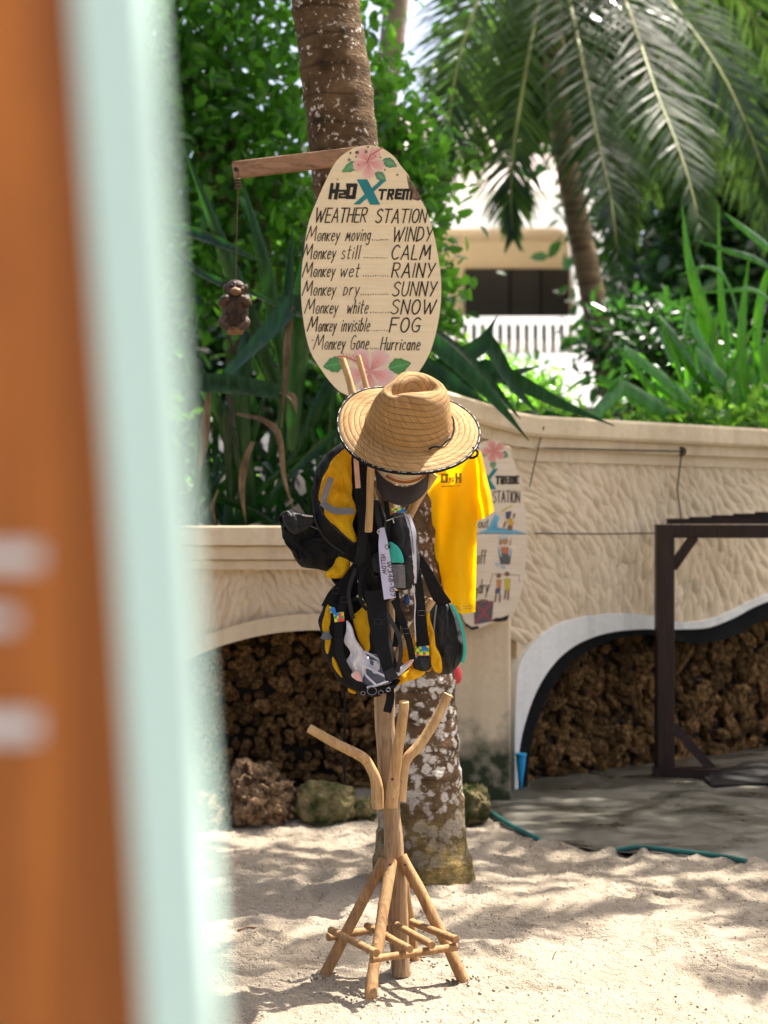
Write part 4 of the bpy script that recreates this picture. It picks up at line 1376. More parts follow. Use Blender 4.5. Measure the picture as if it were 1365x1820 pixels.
cp = thing('strap_leaf_plant', P(720, 780, 8.5), 'dark strap-leaf plant whose leaves arch over the wall top right of the sign', 'plant')
cen = [
    [(690, 560, 8.3), (770, 608, 8.1), (860, 690, 7.95), (940, 783, 7.85)], [(720, 560, 8.4), (800, 612, 8.2), (860, 668, 8.05), (925, 745, 7.95)],
    [(720, 620, 8.4), (770, 655, 8.3), (830, 700, 8.2), (900, 740, 8.15)], [(700, 680, 8.5), (770, 655, 8.4), (850, 610, 8.4), (885, 560, 8.4)],
    [(720, 700, 8.5), (800, 690, 8.4), (890, 670, 8.4), (960, 650, 8.5)],
]
for i, s in enumerate(cen):
    strap_leaf(cp, LP(s), 27 - 3 * (i > 2), 8.2, 'strap_dark', .2 + .15 * i, 14, .4, Zs if i != 1 else X_)
strap_leaf(cp, seg_kink(LP([(700, 700, 8.4), (790, 660, 8.35), (868, 606, 8.3), (915, 690, 8.25), (955, 735, 8.25)])), 30, 8.3, 'strap_dark', .1, fold=.3, side=Zs, kink=True)
strap_leaf(cp, seg_kink(LP([(740, 690, 8.6), (862, 650, 8.5), (900, 668, 8.4), (990, 715, 8.3), (1092, 757, 8.2)])), 30, 8.3, 'strap_dark', .2, fold=.3, side=Zs, kink=True)
for k in range(12):
    b = P(rnd.uniform(690, 790), 790, rnd.uniform(8.5, 8.9)); b.z = 1.6 if k % 2 else 1.3
    a = rnd.uniform(-.9, 1.1); L = rnd.uniform(.4, .65)
    d = Vector((math.sin(a), rnd.uniform(-.1, .2), math.cos(a)))
    strap_leaf(cp, [b, b + d * L * .5, b + d * L * .9 + Vector((0, 0, -.05)), b + d * L * 1.1 + Vector((.1 * math.sin(a), 0, -.15))], 26, 8.6, 'strap_dark', rnd.random() * .5, 12, .4, X_)

rp = thing('strap_leaf_plant', P(1290, 770, 11), 'sunlit bright green strap-leaf clump behind the wall at the right edge', 'plant')
D = 11.0
exr = [
    ([(1300, 720, D), (1270, 610, D - .1), (1240, 520, D - .2), (1222, 450, D - .2), (1212, 362, D - .2)], 34, X_, .9),
    ([(1310, 700, D), (1290, 600, D), (1280, 500, D), (1277, 365, D)], 22, X_, .5),
    ([(1330, 700, D), (1318, 620, D), (1322, 540, D), (1332, 450, D)], 26, X_, .4),
    ([(1340, 700, D), (1300, 520, D - .2), (1260, 475, D - .3), (1205, 490, D - .4)], 18, Zs, .95),
    ([(1420, 480, D), (1365, 440, D - .2), (1320, 405, D - .3), (1285, 376, D - .3)], 30, Zs, .95),
    ([(1420, 520, D), (1350, 465, D - .2), (1290, 445, D - .3), (1235, 425, D - .3)], 22, Zs, .8),
    ([(1400, 560, D), (1345, 518, D - .2), (1300, 516, D - .3), (1230, 522, D - .3)], 16, Zs, .6),
    ([(1350, 720, D), (1345, 600, D), (1360, 500, D), (1400, 420, D)], 28, X_, .7),
    ([(1280, 720, D), (1255, 640, D), (1245, 570, D - .1), (1255, 510, D - .1)], 30, X_, .55),
    ([(1330, 740, D), (1350, 650, D), (1375, 570, D)], 26, X_, .3),
]
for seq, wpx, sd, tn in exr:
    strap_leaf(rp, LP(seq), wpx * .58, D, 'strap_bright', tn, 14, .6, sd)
for seq, wpx, tn in [([(1300, 740, D), (1260, 690, D - .1), (1170, 570, D - .2), (1195, 640, D - .5)], 30, .7), ([(1310, 730, D), (1275, 660, D - .2), (1222, 560, D - .3), (1215, 600, D - .5)], 24, .8),
                     ([(1280, 770, D - .4), (1200, 690, D - .5), (1112, 622, D - .6), (1104, 680, D - .8)], 20, .5), ([(1270, 775, D - .5), (1190, 735, D - .6), (1105, 685, D - .7), (1052, 745, D - .9)], 26, .4),
                     ([(1330, 720, D), (1300, 690, D - .2), (1232, 618, D - .3), (1240, 660, D - .5)], 26, .6)]:
    strap_leaf(rp, seg_kink(LP(seq)), wpx, D, 'strap_bright', tn, fold=.35, side=Zs, kink=True, tip=.3)
for k in range(80):
    b = P(rnd.uniform(1215, 1420), 770, rnd.uniform(10.8, 11.8)); b.z = 1.75
    a = rnd.gauss(0, .5); L = rnd.uniform(.6, 1.15); dr = rnd.uniform(0, .8)
    d = Vector((math.sin(a), rnd.uniform(-.3, .3), math.cos(a)))
    strap_leaf(rp, [b, b + d * L * .45, b + d * L * .85 + Vector((0, 0, -dr * .1)), b + d * L + Vector((math.sin(a) * .3 * dr, -.1 * dr, -dr * .45))], rnd.uniform(7, 15), 11, 'strap_bright', rnd.random(), 12, .4, X_)
# ------------------------------------------------------------------ hand lettering
def s(*p): return ('s', list(p))
def l(*p): return ('l', list(p))
def oval(cx, cy, rx, ry):
    return ('s', [(cx + rx * math.sin(a), cy + ry * math.cos(a)) for a in [i * math.pi / 6 + .3 for i in range(13)]])


S_ = [(.48, .86), (.3, 1), (.08, .88), (.06, .68), (.26, .52), (.46, .36), (.44, .12), (.22, 0), (0, .12)]
G = {
    'M': (.76, [l((0, 0), (.14, 1), (.37, .28), (.62, 1), (.74, 0))]), 'W': (.86, [l((0, 1), (.2, 0), (.42, .78), (.6, 0), (.86, 1))]),
    'E': (.45, [l((.45, 1), (.02, 1), (0, 0), (.45, 0)), l((0, .52), (.38, .52))]), 'A': (.58, [l((0, 0), (.3, 1), (.58, 0)), l((.1, .35), (.5, .35))]),
    'T': (.6, [l((0, 1), (.6, 1)), l((.3, 1), (.28, 0))]), 'H': (.5, [l((0, 1), (0, 0)), l((.48, 1), (.48, 0)), l((-.03, .5), (.52, .53))]),
    'R': (.5, [l((0, 0), (0, 1)), s((0, 1), (.32, 1), (.46, .82), (.36, .55), (0, .5)), l((.16, .5), (.5, 0))]), 'S': (.5, [s(*S_)]),
    'I': (.06, [l((.03, 1), (.03, 0))]), 'O': (.56, [oval(.28, .5, .27, .5)]), 'N': (.5, [l((0, 0), (0, 1), (.5, 0), (.5, 1))]),
    'D': (.5, [l((0, 0), (0, 1)), s((0, 1), (.3, .95), (.5, .6), (.42, .2), (0, 0))]), 'Y': (.52, [l((0, 1), (.25, .5)), l((.52, 1), (.18, 0))]),
    'C': (.52, [s((.5, .85), (.3, 1), (.08, .8), (0, .45), (.1, .12), (.3, 0), (.52, .12))]), 'L': (.42, [l((0, 1), (0, 0), (.42, 0))]),
    'U': (.48, [s((0, 1), (0, .3), (.12, .02), (.34, .02), (.46, .3), (.47, 1))]), 'F': (.48, [l((.48, 1), (0, 1), (0, 0)), l((0, .52), (.38, .52))]),
    'G': (.54, [s((.5, .85), (.3, 1), (.08, .8), (0, .45), (.12, .08), (.34, 0), (.5, .15), (.5, .42)), l((.28, .42), (.54, .42))]),
    'o': (.38, [oval(.19, .29, .18, .29)]), '@': (.40, [oval(.2, .29, .2, .30), l((.19, .27), (.2, .31))]), 'n': (.33, [l((0, .55), (0, 0)), s((0, .35), (.15, .56), (.3, .5), (.33, 0))]),
    'k': (.36, [l((0, .58), (0, 0)), l((.34, .6), (.02, .28), (.36, 0))]), 'e': (.36, [s((.03, .3), (.34, .36), (.3, .55), (.14, .58), (.02, .35), (.06, .08), (.2, 0), (.36, .1))]),
    'y': (.38, [l((0, .58), (.19, .1)), l((.38, .6), (.1, -.32))]), 'm': (.5, [l((0, 0), (.08, .58), (.25, .2), (.42, .58), (.5, 0))]),
    'v': (.34, [l((0, .58), (.16, 0), (.34, .6))]), 'i': (.06, [l((.03, .55), (.03, 0)), l((.03, .74), (.04, .80))]),
    'g': (.35, [oval(.17, .34, .17, .23), s((.34, .57), (.34, 0), (.28, -.25), (.1, -.3), (0, -.2))]), 's': (.3, [s(*[(x * .62, y * .6) for x, y in S_])]),
    't': (.28, [s((.12, .95), (.1, .4), (.1, .1), (.16, 0), (.26, .04)), l((0, .62), (.28, .64))]), 'l': (.06, [l((.03, 1), (.03, 0))]),
    'w': (.56, [l((0, .58), (.13, 0), (.27, .48), (.4, 0), (.56, .6))]), 'd': (.4, [oval(.17, .27, .17, .27), l((.36, 1), (.36, 0))]), '#': (.36, [l((0, 0), (0, .6)), s((0, .6), (.2, .57), (.34, .34), (.26, .1), (0, 0))]),
    'r': (.28, [l((0, .56), (0, 0)), s((0, .35), (.12, .54), (.28, .56))]), 'h': (.31, [l((0, 1), (0, 0)), s((0, .35), (.14, .56), (.28, .5), (.3, 0))]),
    'b': (.35, [l((0, 1), (0, 0)), s((0, .5), (.2, .58), (.34, .35), (.24, .05), (0, .05))]), 'u': (.33, [s((0, .57), (.02, .1), (.14, 0), (.28, .12)), l((.32, .57), (.32, 0))]),
    'c': (.32, [s(*[(x * .62, y * .58) for x, y in [(.5, .85), (.3, 1), (.08, .8), (0, .45), (.1, .12), (.3, 0), (.52, .12)]])]), 'a': (.36, [oval(.17, .28, .17, .28), l((.34, .57), (.34, 0))]),
    'f': (.28, [s((.3, .93), (.18, 1), (.1, .82), (.1, 0)), l((0, .58), (.26, .58))]), '.': (.06, [l((.02, .0), (.05, .05))]),
    '3': (.42, [s((0, .9), (.22, 1), (.4, .8), (.2, .54), (.42, .3), (.24, 0), (0, .1))]), '4': (.46, [l((.34, 0), (.34, 1), (0, .3), (.46, .3))]),
    '8': (.4, [oval(.2, .75, .16, .25), oval(.2, .25, .2, .25)]), '1': (.16, [l((0, .8), (.12, 1), (.12, 0))]), '0': (.4, [oval(.2, .5, .2, .5)]), '7': (.42, [l((0, 1), (.42, 1), (.14, 0))]),
    '-': (.26, [l((0, .45), (.26, .45))]), ' ': (.3, []),
}
BLK = {
    'H': (.5, [l((.08, 0), (.08, 1)), l((.42, 0), (.42, 1)), l((.08, .5), (.42, .5))]), '2': (.46, [l((.0, .58), (.38, .58), (.38, .32), (.08, .32), (.08, .07), (.46, .07))]),
    'O': (.5, [l((.08, .92), (.08, .08), (.42, .08), (.42, .92), (.0, .92))]), 'T': (.55, [l((0, .9), (.55, .9)), l((.26, .9), (.26, 0))]),
    'R': (.52, [l((.1, 0), (.1, .9), (.44, .9), (.44, .48), (.1, .48)), l((.24, .48), (.46, 0))]), 'E': (.46, [l((.46, .9), (.08, .9), (.08, .1), (.46, .1)), l((.08, .5), (.42, .5))]),
    'M': (.78, [l((.08, 0), (.08, .9), (.7, .9), (.7, 0)), l((.39, .9), (.39, 0))]),
}


def stroke2d(mb, pts, wd, plane, off):
    n = len(pts)
    if n < 2: return
    pts = [Vector((p[0], p[1])) for p in pts]
    a = (pts[0] - pts[1]); b = (pts[-1] - pts[-2])
    if a.length > 1e-6: pts[0] = pts[0] + a.normalized() * wd * .35
    if b.length > 1e-6: pts[-1] = pts[-1] + b.normalized() * wd * .35
    vs_ = []
    for i in range(n):
        t1 = (pts[i] - pts[max(0, i - 1)]); t2 = (pts[min(n - 1, i + 1)] - pts[i])
        if t1.length < 1e-7: t1 = t2
        if t2.length < 1e-7: t2 = t1
        t1 = t1.normalized(); t2 = t2.normalized()
        m_ = t1 + t2
        m_ = m_.normalized() if m_.length > 1e-4 else Vector((-t1.y, t1.x))
        nn = Vector((-m_.y, m_.x))
        k = min(1.8, 1 / max(.4, abs(m_.dot(t1))))
        hw = wd / 2 * k
        vs_ += [pts[i] - nn * hw, pts[i] + nn * hw]
    mb.add([plane(q.x, q.y, off) for q in vs_], [(2 * i, 2 * i + 1, 2 * i + 3, 2 * i + 2) for i in range(n - 1)])


def write(mb, text, x0, x1, yb, cap, wd, plane, slant=.2, font=G, gap=.17, rnd=None, off=.0012, jit=.5):
    rnd = rnd or random.Random(len(text) * 13 + int(x0))
    tot = sum(font[c][0] + gap for c in text) - gap + slant * .0
    k = (x1 - x0 - slant * cap * .5) / tot
    x = x0
    o_ = off
    for ch in text:
        w_, strokes = font[ch]
        jy = rnd.uniform(-.6, .6) * jit
        for kind, pts in strokes:
            pp = pts
            if kind == 's': pp = [(q.x, q.y) for q in smooth_curve([(a, b, 0) for a, b in pts], max(12, len(pts) * 3))]
            q2 = [(x + a * k + slant * b * cap, yb + jy - b * cap) for a, b in pp]
            pw = wd * rnd.uniform(.85, 1.15)
            for seg in ([q2] if kind == 's' else [q2[i_:i_ + 2] for i_ in range(len(q2) - 1)]):
                stroke2d(mb, seg, pw, plane, o_)
                o_ += .00002
        x += (w_ + gap) * k
    return mb


def art_poly(mb, pts, plane, off, c_in, c_out, center=None):
    """flat painted patch; colour runs from centre to rim"""
    cx = sum(p[0] for p in pts) / len(pts) if center is None else center[0]
    cy = sum(p[1] for p in pts) / len(pts) if center is None else center[1]
    n = len(pts)
    vs_ = [plane(cx, cy, off)]; cs = [c_in]
    for k in (.45, 1.0):
        for p in pts:
            vs_.append(plane(cx + (p[0] - cx) * k, cy + (p[1] - cy) * k, off))
            cs.append(tuple(a + (b - a) * (k if k < 1 else 1) for a, b in zip(c_in, c_out)))
    fs = [(0, 1 + i, 1 + (i + 1) % n) for i in range(n)] + [(1 + i, 1 + n + i, 1 + n + (i + 1) % n, 1 + (i + 1) % n) for i in range(n)]
    mb.add(vs_, fs, cs)


def hibiscus(mb, cx, cy, R, plane, off, rot=0.0, red=(.62, .10, .09), pink=(.78, .30, .29), edge=(.80, .50, .46), petals=(0, 1, 2, 3, 4)):
    rr_ = random.Random(int(cx))
    for q in petals:
        a = rot + q * 2 * math.pi / 5
        pts = []
        for i in range(14):
            th = i / 13
            ww = .62 * math.sin(math.pi * min(1, th * .98 + .02)) ** .6
            ang = a - .62 + 1.24 * th
            rad_ = R * (.35 + .65 * math.sin(math.pi * th) ** .35) * (1 + .06 * math.sin(i * 2.4) + rr_.uniform(-.03, .03))
            pts.append((cx + math.cos(ang) * rad_, cy + math.sin(ang) * rad_))
        pts.append((cx, cy))
        art_poly(mb, pts, plane, off + q * .00005, pink, edge, (cx + math.cos(a) * R * .45, cy + math.sin(a) * R * .45))
        # red throat and veins
        for v_ in range(5):
            b = a + (v_ - 2) * .17
            l_ = R * (.65 if v_ % 2 == 0 else .5)
            w_ = .05
            art_poly(mb, [(cx, cy), (cx + math.cos(b - w_) * l_ * .6, cy + math.sin(b - w_) * l_ * .6), (cx + math.cos(b) * l_, cy + math.sin(b) * l_), (cx + math.cos(b + w_) * l_ * .6, cy + math.sin(b + w_) * l_ * .6)], plane, off + .0004 + v_ * .00003, red, pink, (cx, cy))


def painted_leaf(mb, x0, y0, x1, y1, wd, plane, off, c1=(.03, .22, .06), c2=(.10, .36, .14)):
    d = Vector((x1 - x0, y1 - y0)); L_ = d.length; d.normalize(); nn = Vector((-d.y, d.x))
    pts = []
    for k in range(9):
        t = k / 8; w_ = wd * math.sin(math.pi * t ** .8) * (1 + .18 * (k % 2))
        pts.append((x0 + d.x * L_ * t + nn.x * w_, y0 + d.y * L_ * t + nn.y * w_))
    for k in range(7, 0, -1):
        t = k / 8; w_ = wd * math.sin(math.pi * t ** .8) * (1 + .18 * (k % 2))
        pts.append((x0 + d.x * L_ * t - nn.x * w_, y0 + d.y * L_ * t - nn.y * w_))
    art_poly(mb, pts, plane, off, c2, c1)
    mbs = [(x0 + d.x * L_ * .05, y0 + d.y * L_ * .05), (x0 + d.x * L_ * .9, y0 + d.y * L_ * .9)]
    n0 = len(mb.v)
    stroke2d(mb, mbs, 1.0, plane, off + .0002)
    for i in range(n0, len(mb.v)): mb.c[i] = (.16, .42, .18)


# ------------------------------------------------------------------ main oval sign
SD = 5.66


def SP(px, py, off=0.0):
    p = P(px, py, SD); p.y -= off
    return p


sign = thing('weather_sign', SP(660, 480) + Vector((0, .012, 0)), 'cream oval wooden sign with a painted weather station list on the palm trunk', 'sign')
edge_ = [(258, 655, 655), (262, 632, 676), (270, 617, 690), (280, 603.6, 702), (295, 592, 713), (313, 583, 727), (350, 566, 748), (394, 549, 765), (440, 541, 776), (500, 535, 784), (561, 538, 781), (622, 550.5, 766), (660, 573, 745), (680, 588, 728), (695, 603, 712), (705, 625, 690), (709, 655, 660)]
ol = [(b_, y_) for y_, a_, b_ in edge_] + [(a_, y_) for y_, a_, b_ in reversed(edge_[1:])]
ol = [(q.x, q.y) for q in smooth_curve([(a_, b_, 0) for a_, b_ in ol], 128, True)][::-1]
ol = [(x - (2.0 + 2.5 * noise.noise((x * .4, y * .4, 0))) if x > 715 and 312 < y < 362 else x, y) for x, y in ol]      # chipped edge
mb = MB(); n = len(ol)
fr2 = [SP(x, y, 0) for x, y in ol]; bk2 = [SP(x, y, -.014) for x, y in ol]
mb.add(fr2 + bk2, [tuple(range(n)), tuple(range(2 * n - 1, n - 1, -1))])
mb.build('board', M['cream_board'], sign)
mb = MB(); mb.add([SP(660 + (x - 660) * 1.001, 481 + (y - 481) * 1.001, -.0005) for x, y in ol] + [SP(660 + (x - 660) * 1.001, 481 + (y - 481) * 1.001, -.0135) for x, y in ol], [(i, n + i, n + (i + 1) % n, (i + 1) % n) for i in range(n)])
mb.build('board_edge', M['board_edge'], sign)
write(MB(), 'H2O'[0], 0, 1, 0, 1, 1, SP, font=BLK)
mb = MB()
write(mb, 'H', 584, 601, 352.5, 25, 6.6, SP, .16, BLK, jit=0); write(mb, '2', 601, 615, 352.5, 23, 4.0, SP, .16, BLK, jit=0); write(mb, 'O', 614, 633, 352.5, 25, 6.6, SP, .16, BLK, jit=0)
mb.build('lettering', M['black_paint'], sign); mb = MB(); write(mb, 'TREME', 672, 746, 354, 18, 4.6, SP, .16, BLK, .13, jit=0)
mb.build('lettering', M['black_paint'], sign)
mb = MB()
mb.add([SP(x, y, .0014) for x, y in [(634, 319), (653, 319), (676, 364), (658, 364)]], [(0, 1, 2, 3)])
mb.add([SP(x, y, .0018) for x, y in [(677, 320), (687, 320), (640, 363.5), (628, 363.5)]], [(0, 1, 2, 3)])
mb.build('teal_cross', M['teal_paint'], sign)
mb = MB()
write(mb, 'WEATHER', 559, 652, 395, 25, 2.3, SP, .2); mb.build('lettering', M['ink'], sign); mb = MB(); write(mb, 'STATION', 667, 758, 396, 24, 2.3, SP, .2)
mb.build('lettering', M['ink'], sign)
rows = [(428, 544, 'moving', 614, 659, 660, 691, 'WINDY', 697, 768, 8), (460, 537, 'still', 606, 640, 646, 689, 'CALM', 695, 766, 10), (492, 537, 'wet', 604, 639, 644, 691, 'RAINY', 696, 772, 11),
        (525, 537, '#ry', 610, 639, 640, 691, 'SUNNY', 697, 775, 12), (557, 541, 'white', 616, 655, 657, 692, 'SNOW', 694, 774, 8), (589, 546, 'invisible', 606, 658, 659, 690, 'FOG', 692, 747, 7),
        (621, 557, 'Gone', 622, 656, 656, 674, 'Hurricane', 676, 747, 5)]
for (yb, xm, wd_, a0, a1, d0, d1, big, b0, b1, nd) in rows:
    mb = MB()
    write(mb, 'M', xm, xm + 19, yb, 26, 1.9, SP, .22); write(mb, '@nkey', xm + 19.5, min(xm + 60, a0 - 8), yb, 23, 1.7, SP, .2, gap=.2)
    mb.build('lettering', M['ink'], sign)
    mb = MB()
    write(mb, wd_, a0, a1, yb, 24 if wd_[0] not in 'G' else 25, 1.7, SP, .2, gap=.22)
    mb.build('lettering', M['ink'], sign)
    mb = MB()
    for k in range(nd):
        x = d0 + 2 + (d1 - d0 - 4) * k / (nd - 1); y = yb - 1.5 + random.uniform(-.6, .6)
        r_ = random.uniform(.9, 1.25)
        mb.add([SP(x + math.cos(q) * r_, y + math.sin(q) * r_, .0013) for q in [i * math.pi / 3 for i in range(6)]], [tuple(range(5, -1, -1))])
    tag(mb.build('dotted_line', M['ink'], sign), kind='stuff')
    mb = MB()
    write(mb, big, b0, b1, yb + 1, 25 if big != 'Hurricane' else 23, 2.4 if big != 'Hurricane' else 1.8, SP, .2, gap=.22)
    mb.build('lettering', M['ink'], sign)
mb = MB()
painted_leaf(mb, 640, 288, 607, 306, 8, SP, .0010); painted_leaf(mb, 680, 284, 706, 296, 8, SP, .0010, (.02, .16, .10)); painted_leaf(mb, 668, 306, 686, 322, 7, SP, .0010, (.02, .16, .10))
hibiscus(mb, 655, 288, 29, SP, .0012, .3)
n0 = len(mb.v)
stroke2d(mb, [(652, 290), (658, 276), (672, 268), (680, 262)], 2.0, SP, .0022)
for q in range(n0, len(mb.v)): mb.c[q] = (.45, .06, .06)
mb.build('painted_flower', M['painted_art'], sign)
mb = MB()
painted_leaf(mb, 612, 645, 574, 652, 13, SP, .0010, (.015, .20, .03), (.03, .30, .05)); painted_leaf(mb, 690, 655, 731, 645, 13, SP, .0010, (.015, .20, .03), (.03, .30, .05))
hibiscus(mb, 657, 660, 45, SP, .0012, -.9, (.66, .07, .05), (.78, .30, .27), (.80, .55, .52))
n0 = len(mb.v)
stroke2d(mb, [(645, 648), (628, 640), (612, 634), (600, 634)], 2.6, SP, .0022)
for q in range(6): stroke2d(mb, [(612 + q * 6, 635 + q * 1.2), (609 + q * 6, 627 + q)], 1.0, SP, .0023)
for q in range(n0, len(mb.v)): mb.c[q] = (.55, .10, .10)
mb.build('painted_flower', M['painted_art'], sign)
mb = MB()
rq = random.Random(4)
for (x, y, r_) in [(621, 284, 2.6), (635, 271, 3.2), (633, 279, 1.8), (651, 270, 3.2), (654, 262, 2.2), (623, 272, 2.0), (637, 293, 1.6), (684, 302, 1.7), (667, 278, 1.3), (676, 280, 1.4), (706, 311, 1.8), (600, 319, 1.3), (668, 309, 1.6), (555, 605, 1.3)]:
    mb.add([SP(x + math.cos(q) * r_ * rq.uniform(.8, 1.2), y + math.sin(q) * r_ * rq.uniform(.8, 1.2), .0026) for q in [i * math.pi / 4 for i in range(8)]], [tuple(range(7, -1, -1))])
tag(mb.build('rust_stains', M['rot'], sign), kind='stuff')
mb = MB()   # weathered chip at the right rim
ch = [(722, 309), (726, 315), (731, 322), (738, 332), (743, 341), (747, 348), (750, 354), (742, 357), (733, 353), (735, 344), (727, 336), (724, 320)]
vs_ = [SP(x, y, .001) for x, y in ch] + [SP(735, 338, .005)]
mb.add(vs_, [(i, (i + 1) % 12, 12) for i in range(12)])
mb.build('weathered_chip', M['rot'], sign)

# plank bracket, string and monkey
plank = thing('wooden_plank', P(640, 275, 5.75), 'brown wooden plank arm sticking out left from the palm trunk', 'plank')
mb = MB(); a = P(414, 303, 5.72); b = P(655, 274, 5.79)
mb.bar(a, b, .03, .056)
bevel(mb.build('board', M['plank_wood'], plank), .003)
mb = MB(); mb.tube([a + Vector((.012, -.0165, 0)), a + Vector((.012, -.02, 0))], .008, 8); mb.build('nail_hole', M['black_paint'], plank)
mpos = P(419, 512, 5.72)
hang = thing('hanging_cord', P(420, 320, 5.70), 'thin brown cord tied round the plank end holding the monkey', 'cord')
mb = MB(); c0 = P(423, 322, 5.70)
mb.tube([P(424, 300, 5.695), c0, P(421, 400, 5.71), P(419, 500, 5.72)], .0022, 6); mb.build('cord', M['string'], hang)
mb = MB()
for k in range(4):
    z = c0.z + .006 - k * .010
    mb.tube([Vector((c0.x + .009 * math.cos(q), c0.y + .009 * math.sin(q), z)) for q in [i * math.pi / 5 for i in range(11)]], .0032, 5)
mb.build('knot', M['string'], hang)

monkey = thing('carved_monkey', P(418, 590, 5.72), 'small carved coconut monkey hanging on a cord under the plank', 'ornament')


def blob(name, c, r, mat, parent, sub=4, fn=None, amp=.04, sc=30):
    bm = bmesh.new(); bmesh.ops.create_icosphere(bm, subdivisions=sub, radius=1.0)
    vs_ = []; 
    for v in bm.verts:
        d = v.co.normalized(); p = Vector((d.x * r[0], d.y * r[1], d.z * r[2]))
        if fn: p = fn(d, p)
        p = p * (1 + amp * noise.noise((Vector(c) + p) * sc))
        vs_.append(Vector(c) + p)
    bm.verts.ensure_lookup_table(); bm.faces.ensure_lookup_table()
    fs = [tuple(v.index for v in f.verts) for f in bm.faces]; bm.free()
    mb = MB(); mb.add(vs_, fs)
    return mb.build(name, mat, parent, True)


mc = P(418, 553, 5.72)
def body_fn(d, p):
    # narrower towards the foot, hollow in the belly
    k = 1 - .28 * max(0, -d.z); p = Vector((p.x * k, p.y * k, p.z))
    if d.y < 0: p.y *= 1 - .45 * math.exp(-((d.x / .4) ** 2 + ((d.z + .05) / .6) ** 2))
    return p
blob('body', mc, (.044, .044, .068), M['carved_coconut'], monkey, 4, body_fn, .12, 45)
hd = P(419, 514, 5.71)
def head_fn(d, p):
    if d.y < 0:
        p.y -= .012 * math.exp(-((d.x / .45) ** 2 + ((d.z + .35) / .35) ** 2))
        for ex_ in (-.3, .3): p.y += .010 * math.exp(-(((d.x - ex_) / .2) ** 2 + ((d.z - .15) / .18) ** 2))
    return p
h_ = blob('head', hd, (.033, .032, .034), M['carved_coconut'], monkey, 4, head_fn, .08, 60)
blob('muzzle', hd + Vector((.002, -.031, -.012)), (.018, .014, .014), M['coconut_light'], h_, 3, None, .1, 80)
for sx in (-1, 1):
    blob('ear', hd + Vector((sx * .034, -.004, .004)), (.009, .008, .013), M['carved_coconut'], h_, 3)
    blob('eye', hd + Vector((sx * .011, -.0285, .009)), (.0045, .004, .0045), M['black_paint'], h_, 2, None, 0)
    mb = MB(); mb.tube(smooth_curve([hd + Vector((sx * .032, .0, -.028)), hd + Vector((sx * .043, -.02, -.052)), hd + Vector((sx * .036, -.040, -.040)), hd + Vector((sx * .020, -.045, -.034))], 12), [.016, .016, .015, .015, .014, .014, .013, .013, .012, .012, .012, .010], 9, True, .15, 60)
    mb.build('arm', M['carved_coconut'], monkey, True)
    mb = MB(); mb.tube(smooth_curve([mc + Vector((sx * .030, -.03, -.02)), mc + Vector((sx * .042, -.045, -.045)), mc + Vector((sx * .018, -.045, -.062))], 8), .013, 8, True, .15, 60)
    mb.build('leg', M['carved_coconut'], monkey, True)
mb = MB(); cb = P(418, 588, 5.72)
mb.tube([cb + Vector((0, 0, -.012)), cb + Vector((0, 0, 0)), cb + Vector((0, 0, .012))], [.026, .03, .028], 14, True, .06, 60); mb.build('foot_ring', M['coconut_light'], monkey, True)

# ------------------------------------------------------------------ second sign on the pier
PSD = 7.82
def PS(px, py, off=0.0):
    p = P(px, py, PSD); p.y -= off
    return p
ps = thing('instruction_sign', PS(868, 950), 'pale pointed-oval board on the pier half hidden by the yellow shirt', 'sign')
ol = [(877, 782), (896, 790), (910, 812), (922, 850), (932, 900), (937, 950), (934, 1000), (927, 1045), (915, 1085), (903, 1103), (888, 1103), (872, 1108), (850, 1117), (838, 1120), (828, 1112), (820, 1092), (812, 1060), (806, 1010), (803, 950), (806, 890), (820, 835), (845, 796), (862, 785)]
olc = [(q.x, q.y) for q in smooth_curve([(a, b, 0) for a, b in ol], 90, True)]
n = len(olc)
mb = MB(); mb.add([PS(x, y, 0.012) for x, y in olc] + [PS(x, y, -.004) for x, y in olc], [tuple(range(n - 1, -1, -1))] + [(i, (i + 1) % n, n + (i + 1) % n, n + i) for i in range(n)])
mb.build('board', M['pale_board'], ps)
PB = lambda x, y, o: PS(x, y, o + .012)
mb = MB(); write(mb, 'TREME', 881, 921, 860, 14, 3.4, PB, .05, BLK, .14, jit=0); mb.build('lettering', M['black_paint'], ps)
mb = MB(); mb.add([PB(x, y, .001) for x, y in [(848, 833), (858, 833), (882, 870), (872, 870)]], [(0, 1, 2, 3)]); mb.add([PB(x, y, .0014) for x, y in [(877, 833), (885, 833), (858, 870), (850, 870)]], [(0, 1, 2, 3)]); mb.build('teal_cross', M['teal_paint'], ps)
mb = MB()
mb = None
for (wrd, xa_, xb_, yb_, cp_, pw_, sl_) in (('STATION', 876, 923, 893, 20, 1.9, 0), ('out', 850, 868, 938, 17, 1.6, .1), ('off', 847, 863, 1002, 24, 1.7, .1), ('g', 839, 848, 1058, 22, 1.7, .1), ('dry', 850, 868, 1054, 24, 1.7, .1)):
    mb = MB(); write(mb, wrd, xa_, xb_, yb_, cp_, pw_, PB, sl_); mb.build('lettering', M['ink'], ps)
mb = MB()
stroke2d(mb, [(806, 949), (870, 948), (935, 949)], 1.2, PB, .001)
mb.build('plank_seam', M['ink'], ps)
mb = MB()
painted_leaf(mb, 890, 805, 903, 812, 6, PB, .001); painted_leaf(mb, 876, 818, 876, 834, 5, PB, .001); painted_leaf(mb, 868, 800, 858, 812, 5, PB, .001)
hibiscus(mb, 878, 802, 20, PB, .0013, .6, (.55, .05, .05), (.72, .22, .20), (.75, .35, .32))
mb.build('painted_flower', M['painted_art'], ps); mb = MB()
art_poly(mb, [(848, 948), (866, 940), (873, 925), (880, 913), (888, 920), (884, 930), (886, 940), (910, 941), (935, 947), (905, 950), (870, 948)], PB, .001, (.03, .30, .48), (.16, .50, .66), (878, 938))
